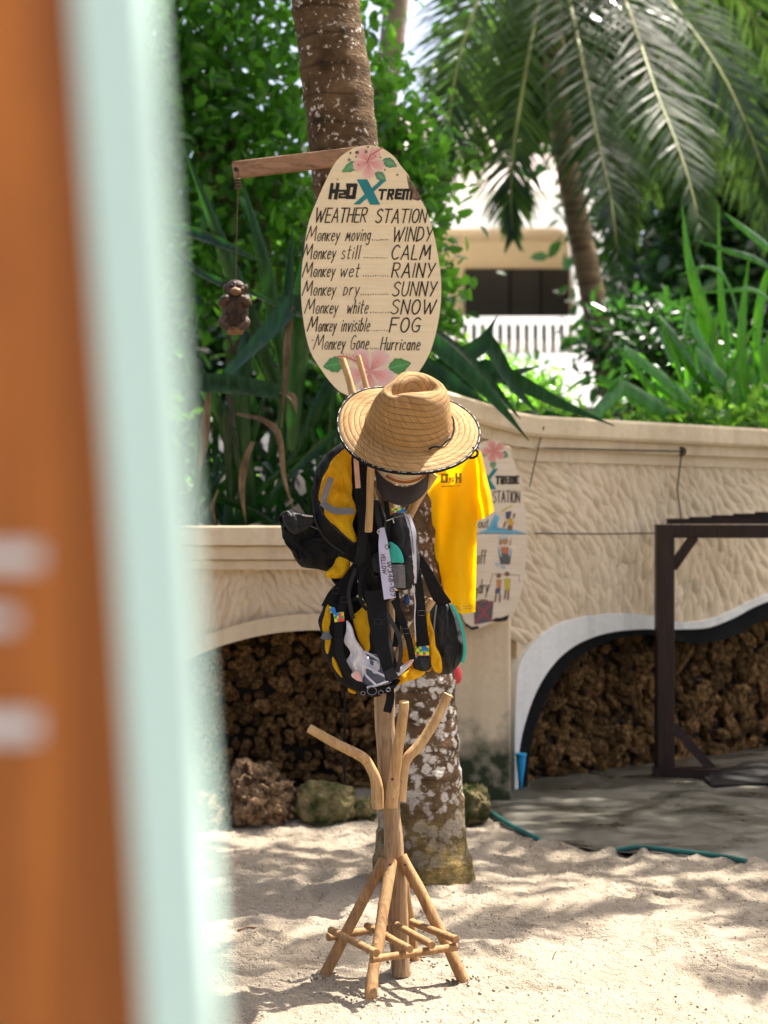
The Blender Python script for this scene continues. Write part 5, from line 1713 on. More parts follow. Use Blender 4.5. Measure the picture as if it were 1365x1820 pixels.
mb.build('painted_wave', M['painted_art'], ps)
def fig(parts):
    fm = MB()
    for k, (pts, c) in enumerate(parts): art_poly(fm, pts, PB, .0016 + k * .0002, c, tuple(x * .8 for x in c))
    fm.build('painted_figure', M['painted_art'], ps)
def disc(cx, cy, rx, ry=None): return [(cx + rx * math.cos(q), cy + (ry or rx) * math.sin(q)) for q in [i * math.pi / 5 for i in range(10)]]
BR = (.20, .09, .04)
fig([([(888, 910), (896, 904), (913, 896), (908, 901), (894, 909)], (.72, .58, .03)), ([(898, 910), (909, 908), (906, 922), (899, 922)], (.03, .04, .16)), ([(900, 922), (910, 921), (913, 932), (904, 936)], (.75, .45, .03)), (disc(906, 938, 5), BR), ([(893, 938), (897, 926), (900, 928), (896, 938)], BR), ([(912, 914), (916, 912), (914, 921), (911, 921)], BR)])
fig([([(885, 978), (909, 978), (906, 1003), (889, 1003)], (.06, .07, .08)), ([(890, 972), (904, 972), (904, 984), (891, 984)], (.60, .16, .05)), (disc(897, 962, 6), (.55, .25, .10)), ([(887, 968), (889, 952), (891, 968)], BR), ([(905, 968), (909, 952), (907, 970)], BR), (disc(894, 955, 9, 3), (.55, .68, .68)), ([(885, 972), (890, 976), (892, 990), (888, 988)], (.35, .60, .70)), ([(904, 976), (909, 974), (906, 990), (903, 986)], (.35, .60, .70)), (disc(883, 1003, 4, 3), (.35, .62, .72)), (disc(894, 1008, 4, 3), (.35, .62, .72))])
fig([([(882, 1030), (891, 1030), (890, 1046), (883, 1046)], (.62, .22, .06)), (disc(886, 1023, 4.5), BR), ([(881, 1045), (890, 1045), (888, 1055), (879, 1054)], (.03, .06, .16)), ([(880, 1055), (883, 1055), (881, 1070), (878, 1070)], BR), ([(887, 1055), (890, 1055), (889, 1070), (886, 1070)], BR), ([(896, 1028), (907, 1028), (906, 1049), (897, 1049)], (.68, .52, .03)), (disc(901, 1020, 4.5), BR), ([(897, 1049), (900, 1049), (898, 1065), (895, 1065)], BR), ([(902, 1049), (905, 1049), (904, 1066), (901, 1066)], BR)])
fig([([(841, 1068), (877, 1068), (874, 1104), (843, 1110)], (.07, .06, .09)), ([(842, 1070), (847, 1070), (875, 1102), (870, 1105)], (.35, .03, .05)), ([(870, 1069), (876, 1069), (848, 1108), (843, 1106)], (.35, .03, .05)), (disc(859, 1068, 9, 3), BR)])
mb = MB(); n0 = 0; stroke2d(mb, [(868, 1050), (875, 1020), (922, 1022), (923, 1035)], .9, PB, .0015)
for q in range(n0, len(mb.v)): mb.c[q] = (.1, .06, .04)
mb.usecol = True; mb.build('painted_line', M['painted_art'], ps)
mb = MB(); mb.add([PB(x, y, .0012) for x, y in [(872, 1104), (880, 1098), (890, 1098), (905, 1092), (901, 1103), (886, 1105)]], [(0, 1, 2, 3, 4, 5)])
mb.add([PB(x, y, .0012) for x, y in [(819, 1090), (826, 1106), (838, 1114), (850, 1112), (851, 1117), (838, 1120), (827, 1112)]], [(0, 1, 2, 3, 4, 5, 6)])
tag(mb.build('rotten_edge', M['black_paint'], ps), kind='stuff')

# wires on the right wall
def wire(label, pts, r=.004):
    mb = MB(); mb.tube([WR(*p) for p in pts], r, 6)
    return tag(mb.build('wire', M['rope_dark'], None), label, 'wire')
wire('dark wire along the top of the rough wall under the coping', [(915, 796, .05), (1060, 800, .06), (1196, 803, .06)])
wire('dark wire dropping from the wall hook to the wooden frame', [(1196, 803, .06), (1188, 870, .06), (1181, 932, .12)])
wire('dark wire running level across the rough wall to the frame post', [(936, 948, .06), (1050, 949, .05), (1170, 947, .12)])
wire('thin twisted stem hanging down the wall at the pier edge', [(941, 760, .10), (940, 790, .07), (934, 840, .05), (931, 866, .04)], .003)
mb = MB(); hk = WR(1196, 803, .06); mb.tube([hk + Vector((0, .09, 0)), hk], .012, 8); mb.tube([hk + Vector((.02 * math.cos(q), 0, .02 * math.sin(q))) for q in [i * math.pi / 6 for i in range(13)]], .006, 6)
tag(mb.build('wall_hook', M['rope_dark'], None, True), 'dark round hook under the coping where two wires meet', 'hook')

# dark wooden frame at the right
fr0 = thing('slatted_pergola', (P(1181, 0, 8.62).x, 8.62, 0), 'dark brown slatted wooden pergola on a post at the right edge', 'pergola')
pz = P(1181, 932, 8.62); bx = Vector((pz.x, pz.y, 0))
mb = MB(); mb.box((bx.x, bx.y, pz.z / 2), (.09, .09, pz.z)); bevel(mb.build('post', M['pergola_wood'], fr0), .006)
bd = Vector((1.0, -.25, 0)).normalized()
e = bx + bd * 1.9
mb = MB(); mb.bar(bx + Vector((0, 0, pz.z - .035)) + bd * .047, e + Vector((0, 0, pz.z - .035)), .06, .068); bevel(mb.build('beam', M['pergola_wood'], fr0), .005)
mb = MB(); mb.box((e.x, e.y, pz.z / 2), (.09, .09, pz.z)); bevel(mb.build('post', M['pergola_wood'], fr0), .006)
for k in range(5):
    q = bx + bd * (.02 + k * .07) + Vector((.06 * k, .05 + k * .085, 0))
    mb = MB(); mb.bar(q + Vector((0, 0, pz.z + .016 + .009 * k)), q + bd * 1.8 + Vector((0, 0, pz.z + .016 + .009 * k)), .035, .028)
    mb.build('slat', M['pergola_wood'], fr0)
mb = MB(); mb.bar(bx + bd * .04 + Vector((0, 0, pz.z - .22)), bx + bd * .15 + Vector((0, 0, pz.z - .06)), .045, .05, Vector((0, 1, 0))); mb.build('brace', M['pergola_wood'], fr0)
mb = MB(); mb.bar(bx + bd * .04 + Vector((0, 0, .27)), bx + bd * .24 + Vector((0, 0, .05)), .045, .05, Vector((0, 1, 0))); mb.build('brace', M['pergola_wood'], fr0)
mb = MB(); mb.bar(bx - bd * .06 + Vector((0, -.02, .035)), bx + bd * .27 + Vector((0, -.02, .035)), .11, .05); mb.build('foot', M['pergola_wood'], fr0)

# black sheet on the slab, hose, blue nozzle
mb = MB(); vs_ = []; c0 = Vector((1.78, 8.35, .02))
nu, nv = 26, 14
for j in range(nv):
    for i in range(nu):
        u = i / (nu - 1); v = j / (nv - 1)
        x = 1.60 + 1.3 * u; y = 8.05 + .12 * math.sin(u * 7) + .55 * v + .15 * (1 - u)
        z = .022 + .05 * (math.sin(math.pi * v) * math.sin(math.pi * min(1, u * 1.4 + .05)) if u < .7 else math.sin(math.pi * v) * .7) * (1 + .9 * noise.noise((x * 5, y * 5, 0)))
        vs_.append((x, y, max(.018, z)))
mb.add(vs_, [(j * nu + i, j * nu + i + 1, (j + 1) * nu + i + 1, (j + 1) * nu + i) for j in range(nv - 1) for i in range(nu - 1)])
tag(mb.build('black_sheet', M['black_sheet'], None, True), 'crumpled shiny black sheet lying on the wet slab by the frame foot', 'sheet')
mb = MB()
hp = [P(868, 1452, 7.46), P(905, 1474, 7.13), P(950, 1492, 6.9), P(1000, 1506, 6.75), P(1060, 1513, 6.66), P(1130, 1517, 6.62), P(1200, 1523, 6.55), P(1270, 1532, 6.46), P(1325, 1545, 6.32)]
hp = [Vector((p.x, p.y, max(.028, sand_z(p.x, p.y) + .006))) for p in hp]
hp[3].z -= .035; hp[4].z -= .035; hp[2].z -= .012
mb.tube(smooth_curve(hp, 60), .0105, 10); tag(mb.build('garden_hose', M['hose_green'], None, True), 'dark green garden hose lying along the edge of the sand', 'hose')
bl = thing('blue_nozzle', P(925, 1405, 8.05), 'small bright blue tapered plastic pipe leaning in the wall corner', 'pipe')
b0 = P(926, 1342, 8.12); b1 = P(925, 1408, 8.12); b1.z = max(b1.z, .02)
mb = MB(); mb.tube([b0, b0.lerp(b1, .08), b0.lerp(b1, .3), b0.lerp(b1, .6), b1], [.022, .024, .021, .014, .008], 12); mb.build('cone', M['blue_plastic'], bl, True)
mb = MB(); mb.tube([b0 + Vector((0, 0, .008)), b0 - Vector((0, 0, .006))], .027, 12); mb.build('rim', M['blue_plastic'], bl, True)

# ------------------------------------------------------------------ foreground board, out of focus
FD = 0.60
fb = thing('leaning_board', (P(200, 0, FD).x, FD, 0), 'blurred orange-brown wooden board with a broad mint green edge filling the left side', 'board')
def lin(pts, y):
    if y <= pts[0][0]:
        (y0, x0), (y1, x1) = pts[0], pts[1]
    elif y >= pts[-1][0]:
        (y0, x0), (y1, x1) = pts[-2], pts[-1]
    else:
        for (y0, x0), (y1, x1) in zip(pts, pts[1:]):
            if y0 <= y <= y1: break
    return x0 + (x1 - x0) * (y - y0) / (y1 - y0)
oute = [(0, 264), (450, 294), (900, 328), (1350, 358), (1820, 384)]
inne = [(0, 140), (450, 174), (900, 208), (1350, 238), (1820, 266)]
ylist = [-750, -400, 0, 300, 600, 900, 1200, 1500, 1820, 2400, 3200, 4200, 5000, 5800, 6650, 7420]
def fslab(name, fl, fr_, y0, y1, mat):
    mb = MB(); vs_ = []
    for yy in ylist:
        for (f, o) in ((fl, y0), (fr_, y0), (fr_, y1), (fl, y1)):
            p = P(f(yy), yy, FD); p.y += o; vs_.append(p)
    fs = []
    for i in range(len(ylist) - 1):
        for k in range(4):
            k2 = (k + 1) % 4; fs.append((4 * i + k, 4 * i + k2, 4 * i + 4 + k2, 4 * i + 4 + k))
    e_ = 4 * (len(ylist) - 1)
    fs += [(3, 2, 1, 0), (e_, e_ + 1, e_ + 2, e_ + 3)]
    mb.add(vs_, fs); return mb.build(name, mat, fb)
fslab('panel', lambda y: lin(inne, y) - 1300, lambda y: lin(inne, y) - 1, 0.0, .02, M['orange_wood'])
fslab('edge_trim', lambda y: lin(inne, y), lambda y: lin(oute, y), -.012, .024, M['mint_paint'])
mb = MB()
for (x0, x1, y0, y1) in ((-240, 76, 968, 1012), (-240, 30, 1082, 1120), (-240, 72, 1266, 1316)):
    mb = MB(); mb.add([P(x, y, FD) + Vector((0, -.0015, 0)) for x, y in ((x0, y0), (x1, y0 + 2), (x1, y1 - 2), (x0, y1))], [(0, 1, 2, 3)])
    mb.build('white_lettering', M['white_paint'], fb)
pass
# ------------------------------------------------------------------ wooden coat stand
CD = 4.86
stand = thing('coat_stand', P(712, 1740, CD), 'rustic driftwood coat stand with four splayed legs on the sand', 'coat stand')


def rod(name, seq, r, mat, parent, n=18, sides=12, wob=.10, cut=None, taper=None):
    C_ = smooth_curve([P(*q) for q in seq], n)
    for i_ in range(1, n - 1): C_[i_] = C_[i_] + Vector((noise.noise(C_[i_] * 9), noise.noise(C_[i_] * 9 + Vector((5, 0, 0))), 0)) * r * .22
    rr_ = [r * (1 + .10 * noise.noise(C_[i_] * 16) + .16 * max(0, noise.noise(C_[i_] * 11 + Vector((0, 7, 0))) - .25)) for i_ in range(n)]
    rr_ = [rr_[i] * (1 if taper is None else 1 + (taper - 1) * i / (n - 1)) for i in range(n)]
    # softened ends
    C_ = [C_[0] + (C_[0] - C_[1]).normalized() * .0005] + C_ + [C_[-1] + (C_[-1] - C_[-2]).normalized() * .0005]
    rr_ = [rr_[0] * .86] + rr_ + [rr_[-1] * .86]
    mb = MB(); mb.tube(C_, rr_, sides, True, wob, 14)
    return mb.build(name, mat, parent, True, 50)


rod('pole', [(713, 1735, CD), (709, 1640, CD), (702, 1530, CD), (694, 1430, CD), (688, 1310, CD), (686, 1240, CD), (688, 1080, CD), (690, 900, CD), (694, 760, CD), (697, 690, CD)], .0285, M['stand_wood'], stand, 40, 16, .12, taper=.86)
# legs
FLD, LLD, RLD, BLD = 4.53, 4.77, 4.745, 4.95
rod('leg', [(655, 1793, FLD), (668, 1700, 4.62), (695, 1530, 4.80)], .0165, M['leg_wood'], stand)
rod('leg', [(566, 1752, LLD), (625, 1640, 4.80), (682, 1528, 4.85)], .0165, M['leg_wood'], stand)
rod('leg', [(829, 1756, RLD), (775, 1640, 4.79), (713, 1522, 4.84)], .0165, M['leg_wood'], stand)
rod('leg', [(738, 1728, BLD), (728, 1640, 4.93), (714, 1550, 4.90)], .0155, M['leg_wood'], stand)
# shelf: two bearers, four slats
def pz_(px, py, z):
    """point at height z seen at picture position"""
    D_ = (CAM_H - z) * FPX / (py - HZ); return (px, py, D_)
zb, zs = .128, .152
rod('shelf_bearer', [pz_(660, 1705, zb), pz_(812, 1683, zb)], .0105, M['leg_wood'], stand, 8, 10, .05)
rod('shelf_bearer', [pz_(583, 1666, zb), pz_(702, 1646, zb)], .0115, M['leg_wood'], stand, 8, 10, .05)
for (a0, a1) in (((588, 1653), (669, 1694)), ((652, 1645), (729, 1687)), ((700, 1641), (768, 1680)), ((732, 1639), (811, 1670))):
    rod('shelf_slat', [pz_(*a0, zs), pz_(*a1, zs)], .0105, M['leg_wood'], stand, 8, 10, .05)
# pegs, low tier
rod('peg', [(672, 1436, 4.82), (668, 1390, 4.81), (655, 1358, 4.80), (640, 1343, 4.79), (590, 1318, 4.78), (549, 1294, 4.77)], .0165, M['peg_wood'], stand, 24, 12, .1, taper=.82)
rod('peg', [(696, 1434, 4.80), (700, 1385, 4.79), (704, 1350, 4.78), (711, 1305, 4.76), (718, 1247, 4.73)], .0175, M['peg_wood'], stand, 24, 12, .08, taper=.85)
rod('peg', [(711, 1424, 4.86), (713, 1385, 4.87), (722, 1350, 4.88), (745, 1325, 4.89), (770, 1285, 4.90), (797, 1234, 4.91)], .0165, M['peg_wood'], stand, 24, 12, .08, taper=.85)
rod('peg', [(682, 1425, 4.91), (677, 1330, 4.94), (671, 1240, 4.98)], .012, M['peg_wood'], stand, 16)
# middle tier
rod('peg', [(700, 1200, 4.86), (704, 1168, 4.85), (735, 1115, 4.83), (768, 1067, 4.81)], .0135, M['peg_wood'], stand, 20, 12, .08)
rod('peg', [(678, 1190, 4.86), (668, 1150, 4.85), (640, 1105, 4.84), (598, 1068, 4.82)], .0135, M['peg_wood'], stand, 20, 12, .08)
rod('peg', [(688, 1200, 4.90), (690, 1140, 4.93), (700, 1070, 4.97)], .0135, M['peg_wood'], stand, 16)
# top tier
rod('peg', [(655, 945, 4.70), (656, 930, 4.695), (658, 880, 4.69), (660, 824, 4.68)], .0105, M['peg_wood'], stand, 14, 10, .08)
rod('peg', [(700, 960, 4.86), (725, 920, 4.85), (748, 880, 4.84), (772, 842, 4.83)], .013, M['peg_wood'], stand, 14)
rod('peg', [(680, 930, 4.9), (655, 850, 4.9), (634, 740, 4.91), (622, 680, 4.92), (608, 638, 4.93)], .0105, M['peg_wood'], stand, 20)
rod('peg', [(690, 900, 4.9), (672, 780, 4.92), (652, 690, 4.94), (636, 632, 4.95)], .0085, M['peg_wood'], stand, 20)
mb = MB()
for (x, y, D_) in ((697, 1385, 4.772), (698, 1419, 4.782), (693, 1537, 4.775), (720, 1537, 4.815)):
    p = P(x, y, D_); mb = MB(); mb.tube([p, p + Vector((0, -.003, 0))], .0035, 6); mb.build('screw', M['black_paint'], stand)
pass

# ------------------------------------------------------------------ cloth helpers
def puff(name, outline, D, tf, tb, mat, parent, crumple=.004, N_=80, sc=22, tilt=(0, 0)):
    """closed soft bag shape: its rim follows the outline, both faces bulge"""
    O = smooth_curve([(a, b, 0) for a, b in outline], N_, True)
    cx = sum(p.x for p in O) / N_; cy = sum(p.y for p in O) / N_
    ks = [1, .97, .91, .83, .74, .64, .53, .42, .3, .16]
    vs_ = []; fs = []
    def put(x, y, dy):
        DD = D + tilt[0] * (x - cx) / 100 + tilt[1] * (y - cy) / 100
        p = P(x, y, DD)
        q_ = Vector((p.x + .25 * p.z, p.z * .6, D * 3)) * sc
        nz = 1.1 * noise.noise(q_) + 1.6 * (abs(noise.noise(q_ * 1.7 + Vector((3, 1, 0)))) - .25) + .5 * noise.noise(q_ * 4.1)
        p.y += dy + crumple * nz * (1 if dy <= 0 else -1)
        p.x += crumple * .9 * noise.noise(Vector((p.z, p.x, 3)) * sc)
        vs_.append(p)
    for sgn, th in ((-1, tf), (1, tb)):
        for k in ks:
            if sgn == 1 and k == 1: continue
            for q in O: put(cx + (q.x - cx) * k, cy + (q.y - cy) * k, sgn * th * (1 - k ** 3.2) ** .7)
        put(cx, cy, sgn * th)
    nr = len(ks)
    for r_ in range(nr - 1):
        for i in range(N_):
            j = (i + 1) % N_
            fs.append((r_ * N_ + i, r_ * N_ + j, (r_ + 1) * N_ + j, (r_ + 1) * N_ + i))
    cidx = nr * N_
    for i in range(N_): fs.append(((nr - 1) * N_ + i, (nr - 1) * N_ + (i + 1) % N_, cidx))
    b0_ = cidx + 1
    ring = lambda r_, i: i if r_ == 0 else b0_ + (r_ - 1) * N_ + i
    for r_ in range(nr - 1):
        for i in range(N_):
            j = (i + 1) % N_
            fs.append((ring(r_, j), ring(r_, i), ring(r_ + 1, i), ring(r_ + 1, j)))
    c2 = b0_ + (nr - 1) * N_
    for i in range(N_): fs.append((ring(nr - 1, (i + 1) % N_), ring(nr - 1, i), c2))
    mb = MB(); mb.add(vs_, fs)
    return mb.build(name, mat, parent, True)


def strap(name, seq, wpx, mat, parent, side=X_, th=.0022, n=18, ws=None):
    C_ = smooth_curve([P(*q) for q in seq], n)
    D_ = seq[0][2]
    w_ = wpx / FPX * D_ if ws is None else [interp([x / FPX * D_ for x in ws], i / (n - 1)) for i in range(n)]
    mb = MB(); mb.ribbon(C_, w_, side, th)
    return mb.build(name, mat, parent)


# ------------------------------------------------------------------ straw hat
HC = P(727, 757, 4.71)
hat = thing('straw_hat', HC, 'wide-brimmed woven straw hat with dark edging on top of the coat stand', 'hat')
za = Vector((.10, -.64, .76)).normalized()
xa = Vector((1, .0, -.10)); xa = (xa - za * xa.dot(za)).normalized(); ya = za.cross(xa)
ROT = Matrix((xa, ya, za)).transposed()
prof = [(.1985, -.010), (.194, -.006), (.183, -.001), (.172, .002), (.160, .004), (.148, .004), (.136, .003), (.126, .003), (.119, .006), (.1125, .013), (.1095, .025), (.107, .04), (.104, .056), (.101, .072), (.097, .088), (.092, .103), (.085, .117), (.074, .128), (.060, .135), (.045, .138), (.030, .139), (.015, .139), (.001, .139)]
NA = 120
me = bpy.data.meshes.new('woven_body')
vs_ = []; fs = []; arc = [0]
for i in range(1, len(prof)): arc.append(arc[-1] + math.hypot(prof[i][0] - prof[i - 1][0], prof[i][1] - prof[i - 1][1]))
cr = math.radians(28)
for i, (r_, z) in enumerate(prof):
    for k in range(NA):
        a = 2 * math.pi * k / NA
        x, y = r_ * math.cos(a), r_ * math.sin(a)
        zz = z
        if i < 9:
            f_ = (r_ - .10) / .1
            zz += .010 * f_ * math.cos(2 * a + .8) + .004 * f_ * math.sin(3 * a) + .0015 * noise.noise((x * 30, y * 30, 0))
        else:
            t_ = min(1, (i - 9) / 8)
            # oval head, narrower across the crease
            u = x * math.cos(cr) + y * math.sin(cr); v = -x * math.sin(cr) + y * math.cos(cr)
            hgt = zz / .139
            v *= 1.06 - .14 * hgt; u *= 1.08; zz *= 1.08
            # pinch at the front and a long crease along the top
            zz -= .046 * math.exp(-(v / .026) ** 2) * max(0, min(1, (.085 - abs(u)) / .03)) * max(0, (hgt - .8) / .2)
            pin = math.exp(-((u + .06) / .04) ** 2) * max(0, hgt - .3) * 1.9
            v *= 1 - .30 * pin
            zz -= .014 * max(0, u / .09) * hgt * .4
            x = u * math.cos(cr) - v * math.sin(cr); y = u * math.sin(cr) + v * math.cos(cr)
            x += .0022 * noise.noise((x * 22, y * 22, zz * 22)); y += .0022 * noise.noise((y * 22, x * 22, zz * 22 + 4))
        vs_.append(tuple(ROT @ Vector((x, y, zz))))
for i in range(len(prof) - 1):
    for k in range(NA):
        k2 = (k + 1) % NA
        fs.append((i * NA + k, i * NA + k2, (i + 1) * NA + k2, (i + 1) * NA + k))
me.from_pydata(vs_, [], fs)
uvl = me.uv_layers.new(name='weave')
for p in me.polygons:
    i, k = divmod(p.index, NA)
    for li, (ii, kk) in zip(p.loop_indices, ((i, k), (i, k + 1), (i + 1, k + 1), (i + 1, k))):
        uvl.data[li].uv = (kk / NA, arc[ii] / .0155)
me.materials.append(M['straw']); me.polygons.foreach_set('use_smooth', [True] * len(me.polygons))
hb = bpy.data.objects.new('woven_body', me); link(hb, hat)
sm = hb.modifiers.new('sub', 'SUBSURF'); sm.levels = 1; sm.render_levels = 1
def rim_pt(a, r_=.1985, up=0.0):
    f_ = (r_ - .10) / .1
    x, y = r_ * math.cos(a), r_ * math.sin(a)
    z = -.010 + .010 * f_ * math.cos(2 * a + .8) + .004 * f_ * math.sin(3 * a)
    return HC + ROT @ Vector((x, y, z + up))
mb = MB(); mb.tube([rim_pt(2 * math.pi * i / 90) for i in range(91)], .0048, 8, False); eb = mb.build('edge_binding', M['black_fabric'], hat, True)
mb = MB()
for k in range(34):
    a0_ = 2 * math.pi * k / 34
    for q in range(7):
        if random.random() < .15: continue
        a1_ = a0_ + q * .0165
        p = rim_pt(a1_, .1998, .0045); p2 = rim_pt(a1_ + .0105, .1998, .0045)
        mb.bar(p, p2, .0013, .0010, ROT @ Vector((0, 0, 1)))
tag(mb.build('edge_lettering', M['white_paint'], eb), kind='stuff')
mb = MB()
cord = []
for i in range(26):
    a = math.radians(-62 + 100 * i / 25)
    r_ = .1265
    x, y = r_ * math.cos(a), r_ * math.sin(a)
    cord.append(HC + ROT @ Vector((x, y, .012 + .004 * math.sin(i))))
mb.tube(cord, .0028, 7); mb.build('cord', M['black_fabric'], hat, True)
mb = MB(); lc = P(838, 805, 4.66)
mb.tube([lc + Vector((.017 * math.cos(q), .004 * math.sin(q), .014 * math.sin(q))) for q in [i * math.pi / 8 for i in range(17)]], .0038, 7); mb.build('loop', M['black_fabric'], hat, True)

# ------------------------------------------------------------------ cap under the hat
cap = thing('trucker_cap', P(715, 850, 4.72), 'trucker cap with cream front and brown visor hanging under the straw hat', 'cap')
puff('crown', [(668, 800), (690, 790), (735, 790), (765, 805), (766, 838), (745, 858), (715, 862), (685, 852), (667, 832)], 4.76, .035, .06, M['cream_cloth'], cap, .002)
mb = MB(); nu, nv = 22, 8; vs_ = []
for j in range(nv):
    for i in range(nu):
        u = i / (nu - 1); v = j / (nv - 1)
        yt = 832 + 33 * math.sin(math.pi * u) ** .75 + 6 * (u - .5); yb = 862 + 44 * math.sin(math.pi * (u * .92 + .04)) ** .55 - 8
        x = 666 + 98 * u + (u - .5) * -8 * v
        y = yt + (yb - yt) * v
        D_ = 4.735 - .055 * math.sin(math.pi * u) + .02 * (1 - v) - .055 * v * math.sin(math.pi * u)
        vs_.append(P(x, y, D_))
top_n = len(vs_)
vs_ += [p + Vector((0, .004, -.001)) for p in vs_]
fs = [(j * nu + i, j * nu + i + 1, (j + 1) * nu + i + 1, (j + 1) * nu + i) for j in range(nv - 1) for i in range(nu - 1)]
fs += [tuple(top_n + q for q in reversed(f)) for f in fs]
bd_ = [i for i in range(nu)] + [j * nu + nu - 1 for j in range(1, nv)] + [(nv - 1) * nu + i for i in range(nu - 2, -1, -1)] + [j * nu for j in range(nv - 2, 0, -1)]
fs += [(bd_[k], bd_[(k + 1) % len(bd_)], top_n + bd_[(k + 1) % len(bd_)], top_n + bd_[k]) for k in range(len(bd_))]
mb.add(vs_, fs); mb.build('visor', M['cap_brown'], cap, True)
strap('stripe', [(686, 846, 4.708), (705, 855, 4.694), (725, 857, 4.690), (745, 851, 4.697), (758, 841, 4.710)], 5, M['rust_stripe'], cap, Zs)
strap('stripe', [(688, 842, 4.709), (706, 850, 4.695), (725, 852, 4.691), (744, 846, 4.698), (755, 838, 4.708)], 2, M['tag_wood'], cap, Zs)
mb = MB(); mb.add([P(x, y, 4.695) for x, y in ((692, 832), (714, 832), (714, 840), (692, 840))], [(3, 2, 1, 0)]); lbp = mb.build('label_patch', M['tag_wood'], cap)

# ------------------------------------------------------------------ bags
bag1 = thing('sling_bag', P(600, 960, 4.8), 'black bag with gridded yellow front panel and grey tape, upper left on the stand', 'bag')
puff('body', [(622, 778), (588, 800), (560, 838), (552, 888), (556, 932), (574, 964), (605, 988), (645, 1002), (660, 960), (655, 880), (645, 800)], 4.82, .045, .045, M['black_fabric'], bag1, 0.0132)
puff('yellow_panel', [(621, 792), (594, 814), (575, 848), (567, 884), (576, 912), (598, 938), (629, 964), (632, 930), (627, 880), (625, 830)], 4.758, .016, .008, M['yellow_fabric'], bag1, 0.012)
strap('grey_tape', [(589, 849, 4.727), (580, 872, 4.726), (575, 892, 4.728)], 11, M['tape_grey'], bag1, X_)
strap('grey_tape', [(572, 893, 4.727), (588, 905, 4.723), (605, 909, 4.721), (629, 908, 4.723)], 12, M['tape_grey'], bag1, Zs)
strap('piping', [(619, 790, 4.745), (592, 812, 4.742), (573, 847, 4.740), (565, 884, 4.740), (574, 913, 4.740), (597, 940, 4.742), (630, 967, 4.745)], 3, M['charcoal_fabric'], bag1, Vector((.7, 0, .7)), .003, 30)
mb = MB(); mb.add([P(x, y, 4.69) for x, y in ((628, 815), (637, 814), (641, 867), (632, 868))] + [P(x, y, 4.694) for x, y in ((628, 815), (637, 814), (641, 867), (632, 868))], [(3, 2, 1, 0), (0, 1, 5, 4), (1, 2, 6, 5), (2, 3, 7, 6), (3, 0, 4, 7)])
mb.build('swing_tag', M['tag_wood'], bag1)
strap('strap', [(640, 800, 4.76), (636, 850, 4.745), (642, 920, 4.74), (652, 990, 4.74)], 15, M['black_fabric'], bag1, X_)
strap('strap', [(648, 800, 4.76), (650, 860, 4.72), (646, 930, 4.725), (640, 1000, 4.73)], 17, M['black_fabric'], bag1, X_)

bag2 = thing('floppy_bag', P(560, 1015, 4.86), 'all black floppy bag sticking out furthest left on the stand', 'bag')
puff('body', [(503, 908), (494, 922), (499, 950), (513, 966), (519, 988), (536, 1006), (562, 1012), (592, 1016), (625, 995), (648, 962), (622, 945), (585, 932), (562, 922), (540, 914), (520, 906)], 4.86, .05, .04, M['black_fabric'], bag2, 0.0198)
puff('flap', [(507, 908), (530, 912), (555, 917), (558, 926), (545, 940), (525, 950), (510, 940), (502, 922)], 4.80, .012, .006, M['charcoal_fabric'], bag2, 0.0110)
strap('highlight_strip', [(537, 915, 4.785), (546, 917, 4.783), (556, 918, 4.785)], 2.5, M['white_paint'], bag2, Zs)  # thin white strip stands in for a highlight on the black flap
puff('yellow_base', [(606, 988), (590, 1006), (577, 1018), (582, 1027), (612, 1026), (621, 1008), (623, 990)], 4.82, .012, .01, M['yellow_fabric'], bag2, 0.0088)
puff('tail', [(588, 1024), (620, 1026), (640, 1020), (644, 1045), (628, 1062), (604, 1046)], 4.84, .014, .014, M['black_fabric'], bag2, 0.0088)

bag3 = thing('strap_bundle_bag', P(668, 1075, 4.76), 'small black bag with wide straps and a lilac name tag at the stand centre', 'bag')
puff('body', [(642, 890), (634, 940), (632, 1000), (638, 1052), (662, 1078), (690, 1068), (704, 1010), (692, 940), (676, 892)], 4.80, .045, .05, M['black_fabric'], bag3, 0.0154)
puff('pocket', [(662, 985), (664, 1012), (680, 1020), (692, 1004), (686, 985)], 4.745, .012, .006, M['charcoal_fabric'], bag3, 0.0066)
tagw = strap('name_tag', [(679, 938, 4.705), (682, 975, 4.70), (687, 1020, 4.70), (693, 1064, 4.70)], 20, M['tag_lilac'], bag3, X_, .002, 16, [8, 17, 20, 21, 21])
def TG(tx, ty, off):
    """tag lettering runs down the tag: tx along it, ty across"""
    y = 948 + tx; cxx = 680.5 + (y - 945) * .105
    return P(cxx + ty, y, 4.6985 - off)
mb = MB()
write(mb, 'YELLOW', 30, 72, 5.5, 0, 1.2, lambda x, y, o: TG(x, y, o)) if False else None
def write_down(mb, text, x0, x1, base, cap, wd):
    write(mb, text, x0, x1, 0, cap, wd, lambda x, y, o: TG(x, base - y, o), 0.05, jit=.3)
write_down(mb, 'YELLOW', 36, 72, -8.0, 7.0, 1.3)
write_down(mb, 'W348-107', 50, 112, 1.6, 7.5, 1.3)
write_down(mb, 'O', 20, 28, 1.0, 6.0, 1.2)
mb.build('tag_lettering', M['ink'], tagw)
mb = MB(); rp_ = P(676, 945, 4.705)
mb.tube([rp_ + Vector((.008 * math.cos(q), 0, .007 * math.sin(q))) for q in [i * math.pi / 6 for i in range(13)]], .002, 6); mb.build('ring', M['steel'], bag3, True)
strap('strap', [(668, 890, 4.74), (674, 930, 4.725), (690, 975, 4.72)], 9, M['charcoal_fabric'], bag3, X_)
strap('strap', [(686, 890, 4.75), (690, 930, 4.74), (684, 1000, 4.735), (686, 1060, 4.74)], 8, M['black_fabric'], bag3, X_)
